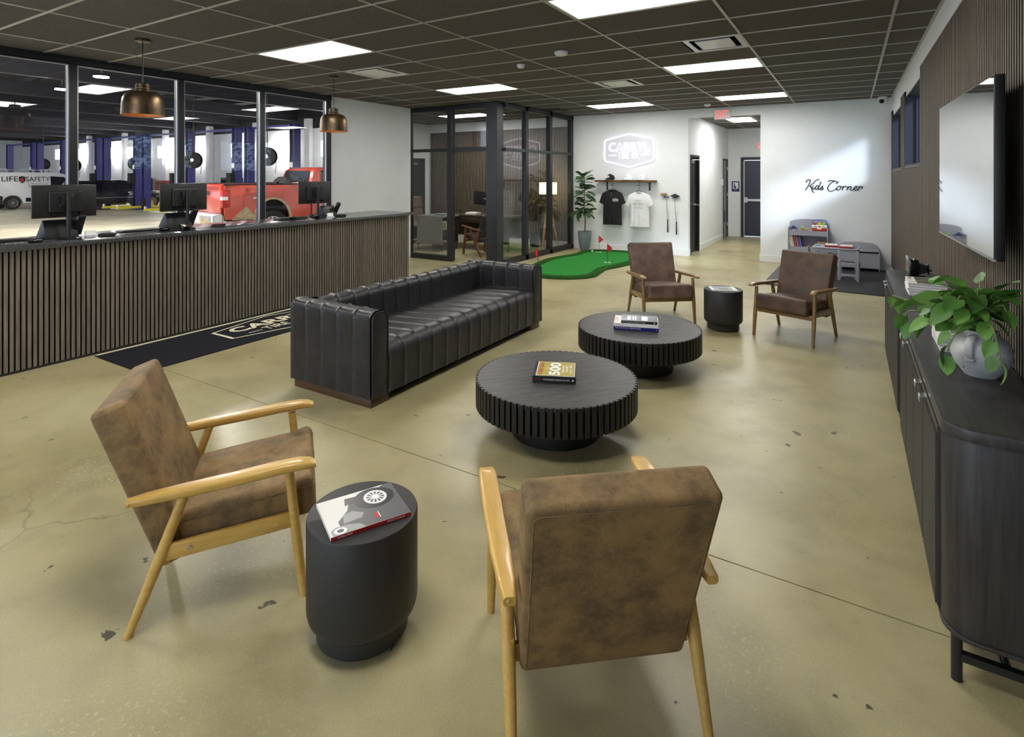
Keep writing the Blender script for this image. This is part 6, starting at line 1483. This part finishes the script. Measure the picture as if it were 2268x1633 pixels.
XG = [-16.4, -21.2, -25.5, -29.3, -33.3, -37.5, -41.6, -46.2]
def column(t, x, y, s, motor):
    m = MB(); m.box(x - 0.13, x + 0.13, y - 0.02, y + 0.16, 0.02, 3.6); m.box(x - 0.13, x - 0.105, y - 0.14, y - 0.02, 0.02, 3.6); m.box(x + 0.105, x + 0.13, y - 0.14, y - 0.02, 0.02, 3.6); c = m.build('column', 'lift_blue', t, smooth=False)
    MB().box(x - 0.10, x + 0.10, y - 0.08, y - 0.022, 0.2, 3.55).build('column_channel', 'garage_dark', c, smooth=False)
    MB().box(x - 0.30, x + 0.30, y - 0.25, y + 0.25, 0.0, 0.02).build('base_plate', 'lift_blue', t, smooth=False)
    MB().box(x + s * 0.05 - 0.12, x + s * 0.05 + 0.12, y - 0.22, y - 0.10, 0.12, 0.55).build('carriage', 'garage_dark', t, smooth=False)
    for dy in (-1, 1):
        L_ = 1.25 if dy < 0 else 1.0; ang = math.atan2(dy * 1.0, s * 0.22)
        a_ = MB().box(0.1, L_, -0.06, 0.06, 0.10, 0.20, M=T(x, y - 0.15, 0) @ R(ang)).build('lift_arm', 'lift_yellow', t, smooth=False)
        MB().cyl((L_ - 0.06, 0, 0.2), (L_ - 0.06, 0, 0.30), 0.06, n=12, M=T(x, y - 0.15, 0) @ R(ang)).build('lift_pad', 'nickel', a_)
    if motor:
        MB().box(x - 0.14, x + 0.14, y - 0.38, y - 0.165, 1.25, 1.75).build('power_unit', 'garage_dark', t, bevel=0.02); MB().box(x - 0.09, x + 0.09, y - 0.175, y - 0.163, 1.95, 2.15).build('notice_label', 'paper', t, smooth=False)
where = ['beside the red pickup', 'between the red pickup and the dark wagon', 'just beyond the red pickup bed', 'standing over the dark wagon', 'behind the white van', 'beyond the white van', 'deepest in the garage']
for k in range(7):
    t = thing('car_lift', 'blue two-post car lift with yellow arms ' + where[k], 'car lift')
    column(t, XG[k] - 0.42 if k else -17.95, 13.75, -1, True); column(t, XG[k + 1] + 0.42, 13.75, 1, False)
    MB().box(XG[k + 1] + 0.30, (XG[k] if k else -17.4) - 0.40, 13.80, 13.90, 3.52, 3.60).build('cross_bar', 'lift_blue', t, smooth=False)
# lights
def highbay(x, y, z, label):
    t = thing('highbay_light', label, 'garage light', (x, y, z))
    MB().lathe([(0, 0.0), (0.17, 0.0), (0.17, 0.02), (0, 0.02)], 24).build('diffuser', 'highbay', t)
    MB().lathe([(0.0, 0.02), (0.175, 0.02), (0.14, 0.08), (0.05, 0.10), (0, 0.10)], 24).build('housing', 'garage_dark', t)
    m = MB(); m.lathe([(0.05, 0.10), (0.065, 0.11), (0.05, 0.12)], 14, M=T(0, 0, 0.0), caps=False); m.tube([(0, 0, 0.1), (0.02, 0, 0.45), (-0.01, 0, 0.7), (0, 0, 1.06)], 0.008, n=6); m.build('hanging_chain', 'steel', t)
highbay(-20.4, 7.35, 4.25, 'round high-bay light hanging from a looped cord in the garage'); highbay(-16.9, 6.95, 4.25, 'round high-bay light blazing above the garage floor')
highbay(-30, 5.0, 4.25, 'added unseen high-bay light above the aisle before the dark wagon'); highbay(-13.5, 2.2, 4.25, 'added unseen high-bay light close to the glass wall'); highbay(-40, 6.0, 4.25, 'added unseen high-bay light above the aisle before the white van'); highbay(-12.5, 7.0, 4.25, 'added unseen high-bay light close to the pickup tailgate'); highbay(-22, 0.5, 4.25, 'added unseen high-bay light over the empty garage aisle')  # out of view, added only to brighten the garage
k = 0
wl_ = ['nearest the grey cabinet', 'behind the red pickup cab', 'behind the red pickup bed', 'beside the hose reel near the pickup', 'left of the first far pilaster', 'behind the lift over the dark wagon', 'above the red tool chest', 'behind the black wagon roof', 'behind the white van', 'farthest along the garage wall']
for x in (-17.5, -22.0, -26.4, -29.6, -34.6, -37.6, -41.6, -44.8, -49.8, -53.0):
    t = thing('wall_light', 'bright linear wall light ' + wl_[k], 'wall light', (x, GY1_ - 0.03, 2.95 + 0.012 * (k * 3))); k += 1
    MB().box(-0.05, 0.05, -0.45, 0.0, -0.05, 0.05).build('bracket', 'base_white', t, smooth=False); MB().box(-0.70, 0.70, -0.55, -0.45, -0.38, 0.38).build('diffuser', 'garage_light', t, smooth=False)
# hose reels hung below the roof
hr = ['nearest the red pickup cab', 'over the red pickup bed', 'over the dark wagon', 'before the white van lift', 'far beyond the white van']
for k, (x, y, z) in enumerate(((-18.4, 12.9, 2.35), (-24.0, 13.3, 2.3), (-31.5, 14.5, 2.25), (-34.7, 13.0, 2.15), (-42.0, 14.2, 2.3))):
    t = thing('hose_reel', 'black hanging hose reel ' + hr[k], 'hose reel', (x, y, z), 0.6); t.scale = (0.8, 0.8, 0.8)
    m = MB(); m.lathe([(0.30, -0.13), (0.42, -0.14), (0.44, -0.10), (0.36, -0.07), (0.36, 0.07), (0.44, 0.10), (0.42, 0.14), (0.30, 0.13)], 28, M=R(PI / 2, 'X')); m.build('drum', 'rubber', t)
    MB().lathe([(0.22, -0.06), (0.37, -0.06), (0.37, 0.06), (0.22, 0.06)], 24, M=R(PI / 2, 'X')).build('hose', 'black_gloss', t); MB().cyl((0, -0.16, 0), (0, 0.16, 0), 0.09, n=14).build('axle', 'nickel', t)
    MB().box(-0.02, 0.02, -0.02, 0.02, 0.42, (5.3 - z) / 0.8).build('drop_post', 'garage_beam', t, smooth=False); MB().tube(crom([(0.36, 0, 0), (0.40, 0, -0.4), (0.36, 0, -0.75)], 4), 0.014, n=6).build('hose_end', 'rubber', t)
# tool chests and cabinets on the far wall
def chest(label, x, y, mat, w=1.4, h=1.25):
    t = thing('tool_chest', label, 'tool chest', (x, y, 0)); MB().box(-w / 2, w / 2, -0.3, 0.3, 0.12, h).build('chest_body', mat, t, bevel=0.01)
    for r in range(5): dr = MB().box(-w / 2 + 0.04, w / 2 - 0.04, -0.315, -0.30, 0.16 + r * (h - 0.2) / 5, 0.16 + (r + 1) * (h - 0.2) / 5 - 0.02).build('drawer', mat, t, smooth=False); MB().box(-w / 2 + 0.1, w / 2 - 0.1, -0.33, -0.315, 0.16 + (r + 0.8) * (h - 0.2) / 5, 0.16 + (r + 0.9) * (h - 0.2) / 5).build('drawer_pull', 'nickel', dr, smooth=False)
    for sx in (-1, 1):
        for sy in (-1, 1): MB().cyl((sx * (w / 2 - 0.1) - 0.02, sy * 0.22, 0.06), (sx * (w / 2 - 0.1) + 0.02, sy * 0.22, 0.06), 0.06, n=12).build('caster', 'rubber', t)
chest('black tool chest with red trim behind the dark wagon', -40.5, 18.9, 'garage_dark', 2.0, 1.45); chest('red tool chest between the lift posts', -37.3, 18.9, 'tool_red', 1.3, 1.3); chest('black tool cabinet behind the red pickup bed', -30.2, 18.9, 'garage_dark', 1.2, 1.5)
for x, lb, mt in ((-34.9, 'blue oil drum by the far garage wall', 'navy'), (-33.9, 'tan oil drum by the far garage wall', 'cardboard')):
    t = thing('oil_drum', lb, 'drum', (x, 18.6, 0)); MB().lathe([(0, 0), (0.29, 0), (0.29, 0.3), (0.30, 0.31), (0.29, 0.32), (0.29, 0.58), (0.30, 0.59), (0.29, 0.60), (0.29, 0.88), (0, 0.88)], 24).build('drum_body', mt, t); MB().cyl((0.15, 0, 0.88), (0.15, 0, 0.90), 0.04, n=10).build('bung', 'nickel', t)
# metal cabinet cage right of the pickup
t = thing('parts_rack', 'grey metal parts rack against the garage wall beside the pickup cab', 'rack', (-19.6, 18.8, 0))
for x in (-0.9, 0.9):
    for y in (-0.35, 0.35): MB().box(x - 0.03, x + 0.03, y - 0.03, y + 0.03, 0, 3.2).build('upright', 'steel', t, smooth=False)
for z in (0.6, 1.4, 2.2, 3.0): MB().box(-0.9, 0.9, -0.35, 0.35, z, z + 0.05).build('shelf', 'steel', t, smooth=False)
for k in range(6): MB().box(-0.8 + 0.28 * k, -0.56 + 0.28 * k, -0.2, 0.25, 2.25 if k % 2 else 1.45, 2.25 + 0.5 if k % 2 else 1.45 + 0.45).build('parts_bin', 'door_grey', t, smooth=False)

# vehicles: local +y is forward, x = half width, z up
def wheel(t, x, y, r, rim, s, w=0.22, spokes=10):
    wb = MB().lathe([(r * 0.62, -w / 2), (r * 0.93, -w / 2), (r, -w / 2 + 0.04), (r, w / 2 - 0.04), (r * 0.93, w / 2), (r * 0.62, w / 2)], 32, M=T(x, y, r) @ R(PI / 2, 'Y'), caps=False).build('wheel', 'tire', t)
    xo = x + s * (w / 2 - 0.03)
    m = MB(); m.lathe([(r * 0.54, -0.05), (r * 0.64, -0.05), (r * 0.64, 0.045), (r * 0.58, 0.045)], 32, M=T(xo - s * 0.02, y, r) @ R(PI / 2, 'Y'), caps=False); m.cyl((xo - 0.02, y, r), (xo + 0.02, y, r), r * 0.14, n=14)
    for k in range(spokes): m.box(-0.012, 0.012, -r * 0.035, r * 0.035, r * 0.1, r * 0.60, M=T(xo, y, r) @ R(2 * PI * k / spokes, 'X'))
    m.build('rim', rim, wb); MB().cyl((xo - s * 0.05, y, r), (xo - s * 0.045, y, r), r * 0.55, n=24).build('brake_disc', 'garage_dark', wb)
def side_prism(t, name, prof, x0, x1, mat, taper=None, bevel=0.0, parent=None):
    """profile in (y, z) swept over x, optionally narrowed with height by taper(z)"""
    n = len(prof); v = []
    for x in (x0, x1):
        for y, z in prof: v.append((x * (taper(z) if taper else 1.0), y, z))
    m = MB(); m.add(v, [tuple(range(n)), tuple(range(2 * n - 1, n - 1, -1))] + [(i, n + i, n + (i + 1) % n, (i + 1) % n) for i in range(n)])
    return m.build(name, mat, parent or t, bevel=bevel)
def arch(yc, r, z0, n=9, rev=False):
    P = [(yc + r * math.cos(PI * i / n), z0 + r * math.sin(PI * i / n)) for i in range(n + 1)]
    return P[::-1] if rev else P
# --- red pickup
t = thing('pickup_truck', 'muddy red pickup truck parked behind the garage glass', 'truck', (-13.48, 7.83, 0), math.radians(-12))
BL = 2.15
bed = [(0.05, 0.62), (0.02, 0.9), (0.04, 1.44), (BL, 1.44), (BL, 0.60), (1.58, 0.60)] + [(1.16 + 0.42 * math.cos(a_ * PI / 10), 0.60 + 0.48 * math.sin(a_ * PI / 10)) for a_ in range(1, 10)] + [(0.74, 0.60)]
for s in (-1, 1): side_prism(t, 'bed_side', bed, s * 0.92, s * 1.0, 'truck_red', bevel=0.012)
for s in (-1, 1):
    m = MB(); P = [(1.16 + 0.48 * math.cos(a_ * PI / 12), 0.56 + 0.565 * math.sin(a_ * PI / 12)) for a_ in range(13)]; Q = [(1.16 + 0.425 * math.cos(a_ * PI / 12), 0.57 + 0.50 * math.sin(a_ * PI / 12)) for a_ in range(13)]
    for i in range(12): m.add([(s * x, *p) for x in (0.985, 1.02) for p in (P[i], P[i + 1], Q[i + 1], Q[i])], [(0, 1, 2, 3), (7, 6, 5, 4), (0, 4, 5, 1), (1, 5, 6, 2), (2, 6, 7, 3), (3, 7, 4, 0)])
    m.build('wheel_arch', 'truck_mud', t)
    side_prism(t, 'rocker_mud', [(0.18, 0.60), (0.72, 0.60), (0.70, 0.70), (0.52, 0.92), (0.30, 0.74)], s * 1.001, s * 1.006, 'truck_mud')
    side_prism(t, 'body_crease', [(0.30, 1.17), (0.62, 1.20), (1.6, 1.24), (2.1, 1.20), (1.6, 1.215), (0.62, 1.17), (0.30, 1.15)], s * 1.0, s * 1.012, 'truck_red')
MB().box(-0.92, 0.92, 0.06, BL, 0.84, 0.90).build('bed_floor', 'garage_dark', t, smooth=False); [MB().box(min(s * 0.60, s * 0.918), max(s * 0.60, s * 0.918), 0.66, 1.66, 0.90, 1.12).build('wheel_housing', 'felt', t, smooth=False) for s in (-1, 1)]; MB().box(-0.915, 0.915, 0.68, 1.64, 0.45, 0.84).build('wheel_well', 'felt', t, smooth=False)
tg = MB().box(-0.86, 0.86, -0.02, 0.06, 0.76, 1.43).build('tailgate', 'truck_red', t, bevel=0.015); MB().box(-0.16, 0.16, -0.03, -0.019, 1.18, 1.28).build('tailgate_handle', 'black_plastic', tg, smooth=False); MB().box(-0.75, 0.75, -0.028, -0.018, 1.34, 1.40).build('tailgate_step', 'tool_red', tg, smooth=False)
MB().box(-0.92, 0.92, BL - 0.04, BL + 0.02, 0.66, 1.44).build('bed_front', 'truck_red', t, smooth=False)
for s in (-1, 1): lp = MB().box(min(s * 0.86, s * 1.005), max(s * 0.86, s * 1.005), -0.025, 0.16, 0.90, 1.32).build('tail_light', 'lamp_red', t, bevel=0.02); MB().box(min(s * 0.88, s * 1.007), max(s * 0.88, s * 1.007), -0.03, 0.10, 1.08, 1.16).build('reverse_lamp', 'print_white', lp, smooth=False)
bp_ = MB().rbox(2.0, 0.26, 0.28, 0.06, n=3, M=T(0, -0.12, 0.62)).build('rear_bumper', 'rim_silver', t); MB().box(-0.16, 0.16, -0.262, -0.250, 0.54, 0.70).build('license_plate', 'paper', bp_, smooth=False); MB().box(-0.85, -0.25, -0.256, -0.2, 0.51, 0.66).build('bumper_mud', 'truck_mud', bp_, smooth=False); MB().box(0.25, 0.85, -0.256, -0.2, 0.51, 0.66).build('bumper_mud', 'truck_mud', bp_, smooth=False)
for s in (-1, 1): MB().box(s * 0.99 - 0.06, s * 0.99 + 0.03, 0.0, BL, 1.425, 1.465).build('bed_rail_cap', 'garage_dark', t, bevel=0.008)
cab = [(BL + 0.05, 0.55), (BL + 0.05, 1.46), (BL + 0.15, 1.80), (BL + 0.32, 1.88), (BL + 1.7, 1.88), (BL + 2.3, 1.46), (BL + 3.4, 1.34), (BL + 3.45, 0.55)]
side_prism(t, 'cab', cab, -0.98, 0.98, 'truck_red', taper=lambda z: 1.0 if z < 1.36 else 1.0 - 0.16 * (z - 1.36) / 0.55, bevel=0.05)
MB().grid(lambda u, v: ((-0.76 + 1.52 * u) * (1 - 0.08 * v), BL + 0.035 + 0.09 * v, 1.48 + 0.31 * v), 1, 1).build('rear_window', 'car_glass', t, smooth=False)
for s in (-1, 1): m = MB(); m.add([(s * 0.965, BL + 0.3, 1.46), (s * 0.965, BL + 2.1, 1.46), (s * 0.865, BL + 1.6, 1.79), (s * 0.865, BL + 0.35, 1.79)], [(0, 1, 2, 3)]); m.build('side_window', 'car_glass', t, smooth=False)
for s in (-1, 1):
    for y in (1.16, BL + 2.6): wheel(t, s * 0.86, y, 0.40, 'rim_silver', s, 0.28, 6)
MB().box(0.997, 1.012, 0.68, 0.92, 1.10, 1.13).build('badge', 'nickel', t, smooth=False); MB().cyl((1.0, 0.55, 1.30), (1.008, 0.55, 1.30), 0.06, n=18).build('fuel_cap', 'truck_red', t)
t2 = thing('spare_tire', 'black spare tyre standing in the red pickup bed', 'tire', (-13.48 + 0.208 * 1.85, 7.83 + 0.978 * 1.85, 0.905), math.radians(-8))
MB().lathe([(0.22, -0.12), (0.33, -0.13), (0.36, -0.08), (0.36, 0.08), (0.33, 0.13), (0.22, 0.12)], 28, M=T(0, 0, 0.36) @ R(PI / 2, 'X'), caps=False).build('tread', 'tire', t2); MB().lathe([(0.0, -0.05), (0.23, -0.05), (0.23, 0.05), (0, 0.05)], 24, M=T(0, 0, 0.36) @ R(PI / 2, 'X')).build('rim', 'rim_silver', t2)
# --- dark wagon
t = thing('wagon_car', 'dark blue station wagon on gold wheels under a lift', 'car', (-31.3, 13.42, 0))
W_ = 0.87
body = [(-2.05, 0.32), (-2.15, 0.55), (-2.1, 0.88), (-1.2, 0.93), (0.9, 0.92), (2.05, 0.80), (2.22, 0.62), (2.2, 0.28), (1.72, 0.28)] + [(1.36 + 0.36 * math.cos(a_ * PI / 8), 0.30 + 0.36 * math.sin(a_ * PI / 8)) for a_ in range(1, 8)] + [(1.0, 0.28), (-1.0, 0.28)] + [(-1.36 + 0.36 * math.cos(a_ * PI / 8), 0.30 + 0.36 * math.sin(a_ * PI / 8)) for a_ in range(1, 8)] + [(-1.72, 0.30)]
side_prism(t, 'body_shell', body, -W_, W_, 'car_dark', bevel=0.03)
roof = [(-2.05, 0.90), (-1.85, 1.30), (-1.6, 1.40), (0.0, 1.42), (0.35, 1.36), (1.15, 0.90)]
side_prism(t, 'cabin', roof, -W_ * 0.97, W_ * 0.97, 'car_dark', taper=lambda z: 1.0 - 0.2 * max(0, z - 0.9) / 0.5, bevel=0.03)
for s in (-1, 1):
    for p in ([(-1.75, 0.97), (-1.60, 1.32), (-1.0, 1.35), (-0.98, 0.97)], [(-0.92, 0.97), (-0.92, 1.35), (-0.2, 1.36), (-0.05, 0.97)], [(0.02, 0.97), (-0.12, 1.36), (0.25, 1.31), (0.85, 0.97)]):
        m = MB(); m.add([(s * (W_ * 0.97 * (1.0 - 0.2 * max(0, z - 0.9) / 0.5) + 0.006), y, z) for y, z in p], [(0, 1, 2, 3)]); m.build('side_window', 'car_glass', t, smooth=False)
    MB().box(s * W_ - 0.01, s * W_ + 0.012, -1.6, 1.7, 0.56, 0.59).build('rub_strip', 'nickel', t, smooth=False)
    for y in (-1.36, 1.36): wheel(t, s * 0.78, y, 0.325, 'rim_gold', s, 0.21, 12)
    MB().box(s * 0.62 - 0.14, s * 0.62 + 0.14, 2.10, 2.19, 0.62, 0.74).build('headlight', 'rim_silver', t, bevel=0.02)
# --- white van
t = thing('cargo_van', 'white cargo van with lettering and roof rack in the garage', 'van', (-35.3, 11.89, 0))
W_ = 0.90
body = [(-2.2, 0.30), (-2.22, 0.9), (-2.12, 1.70), (-1.9, 1.80), (0.35, 1.80), (0.75, 1.68), (1.35, 1.12), (2.1, 0.98), (2.25, 0.75), (2.25, 0.28), (1.85, 0.28)] + [(1.47 + 0.38 * math.cos(a_ * PI / 8), 0.30 + 0.38 * math.sin(a_ * PI / 8)) for a_ in range(1, 8)] + [(1.09, 0.28), (-1.05, 0.28)] + [(-1.43 + 0.38 * math.cos(a_ * PI / 8), 0.30 + 0.38 * math.sin(a_ * PI / 8)) for a_ in range(1, 8)] + [(-1.81, 0.28)]
side_prism(t, 'body_shell', body, -W_, W_, 'van_white', taper=lambda z: 1.0 - 0.10 * max(0, z - 0.95) / 0.85, bevel=0.04)
for s in (-1, 1):
    tp = lambda z: W_ * (1.0 - 0.10 * max(0, z - 0.95) / 0.85) + 0.006
    m = MB(); m.add([(s * tp(z), y, z) for y, z in [(0.05, 1.06), (0.05, 1.60), (0.60, 1.56), (1.12, 1.10)]], [(0, 1, 2, 3)]); m.build('side_window', 'car_glass', t, smooth=False)
    m = MB(); m.add([(s * (W_ + 0.004), y, z) for y, z in [(-2.2, 0.30), (-1.83, 0.30), (-1.80, 0.62), (-2.0, 0.72), (-2.2, 0.9)]], [(0, 1, 2, 3, 4)]); m.build('rear_cladding', 'car_dark', t, smooth=False)
    MB().box(s * W_ - 0.01, s * W_ + 0.012, -0.95, 1.0, 0.36, 0.55).build('side_cladding', 'car_dark', t, smooth=False)
    MB().box(s * 0.85 - 0.03, s * 0.85 + 0.045, -2.24, -2.12, 0.85, 1.50).build('tail_light', 'lamp_red', t, bevel=0.02)
    for y in (-1.43, 1.47): wheel(t, s * 0.80, y, 0.32, 'rim_silver', s, 0.2, 9)
    MB().box(s * 0.70 - 0.02, s * 0.70 + 0.02, -1.8, 0.3, 1.90, 1.93).build('roof_rack_rail', 'rim_silver', t, smooth=False)
    for y in (-1.6, -0.6, 0.2): MB().box(s * 0.70 - 0.025, s * 0.70 + 0.025, y - 0.04, y + 0.04, 1.79, 1.90).build('rack_foot', 'rim_silver', t, smooth=False)
for y in (-1.6, -0.6, 0.2): MB().box(-0.72, 0.72, y - 0.025, y + 0.025, 1.93, 1.96).build('roof_rack_bar', 'rim_silver', t, smooth=False)
SV = lambda y, z: Matrix(((0, 0, 1, W_ * 0.955 + 0.0), (1, 0, 0, y), (0, 1, 0, z), (0, 0, 0, 1))) @ R(-0.105, 'X')
XV = lambda y, z: Matrix(((0, 0, 1, W_ * (1.0 - 0.10 * max(0, z - 0.95) / 0.85) + 0.014), (1, 0, 0, y), (0, 1, 0, z), (0, 0, 0, 1))) @ R(-0.105, 'X')
text('van_lettering', 'LIFE', 0.62, 0.24, 'print_dark', t, XV(-1.85, 1.36)); text('van_lettering', 'SAFETY', 0.95, 0.24, 'print_dark', t, XV(-0.93, 1.34)); text('van_lettering', 'DESIGNS', 0.80, 0.07, 'print_midgrey', t, XV(-0.85, 1.20)); text('van_lettering', '904.264.3111', 0.82, 0.09, 'print_dark', t, XV(-0.85, 1.06))
m = MB(); m.prism([(-0.12, 0.13), (0, 0.16), (0.12, 0.13), (0.12, -0.06), (0, -0.2), (-0.12, -0.06)], 0, 0.006, M=XV(-1.08, 1.45)); sh_ = m.build('shield_logo', 'print_dark', t, smooth=False); m = MB(); m.prism([(-0.06, 0.05), (0, 0.08), (0.06, 0.05), (0.05, -0.05), (0, -0.12), (-0.05, -0.05)], 0.006, 0.009, M=XV(-1.08, 1.43)); m.build('shield_flame', 'print_red', sh_, smooth=False)

# ================================================================== OUTSIDE THE HIGH WINDOWS
def garden_tree(label, x, y, h, r, seed):
    t = thing('garden_tree', label, 'tree', (x, y, 0)); rt = random.Random(seed)
    MB().cyl((0, 0, -0.2), (0.05, 0, h * 0.55), 0.12, 0.06, n=10).build('trunk', 'bark', t)
    m = MB()
    for k in range(2200):
        while True:
            p = Vector((rt.uniform(-1, 1), rt.uniform(-1, 1), rt.uniform(-1, 1)))
            if 0.35 < p.length < 1: break
        p = Vector((p.x * r, p.y * r, h * 0.58 + p.z * h * 0.42)); q = Quaternion((rt.uniform(-1, 1), rt.uniform(-1, 1), rt.uniform(-1, 1), rt.uniform(-1, 1))).normalized(); e = rt.uniform(0.06, 0.12)
        m.add([p + q @ Vector(c_) for c_ in ((-e * 0.5, 0, 0), (0, -e, 0), (e * 0.5, 0, 0.01), (0, e, 0))], [(0, 1, 2, 3)])
    m.build('foliage', 'tree_leaf', t, smooth=False, fix=False)['kind'] = 'stuff'
garden_tree('leafy green tree outside the high window nearest the television', 7.0, 11.2, 6.4, 1.8, 1)
garden_tree('taller leafy green tree outside the high window by the kids wall', 6.5, 15.6, 6.6, 2.0, 2)
struct(MB().box(0.83, 14.0, -4.0, 24.0, -0.3, -0.05).build('floor_lawn', 'fringe', smooth=False))
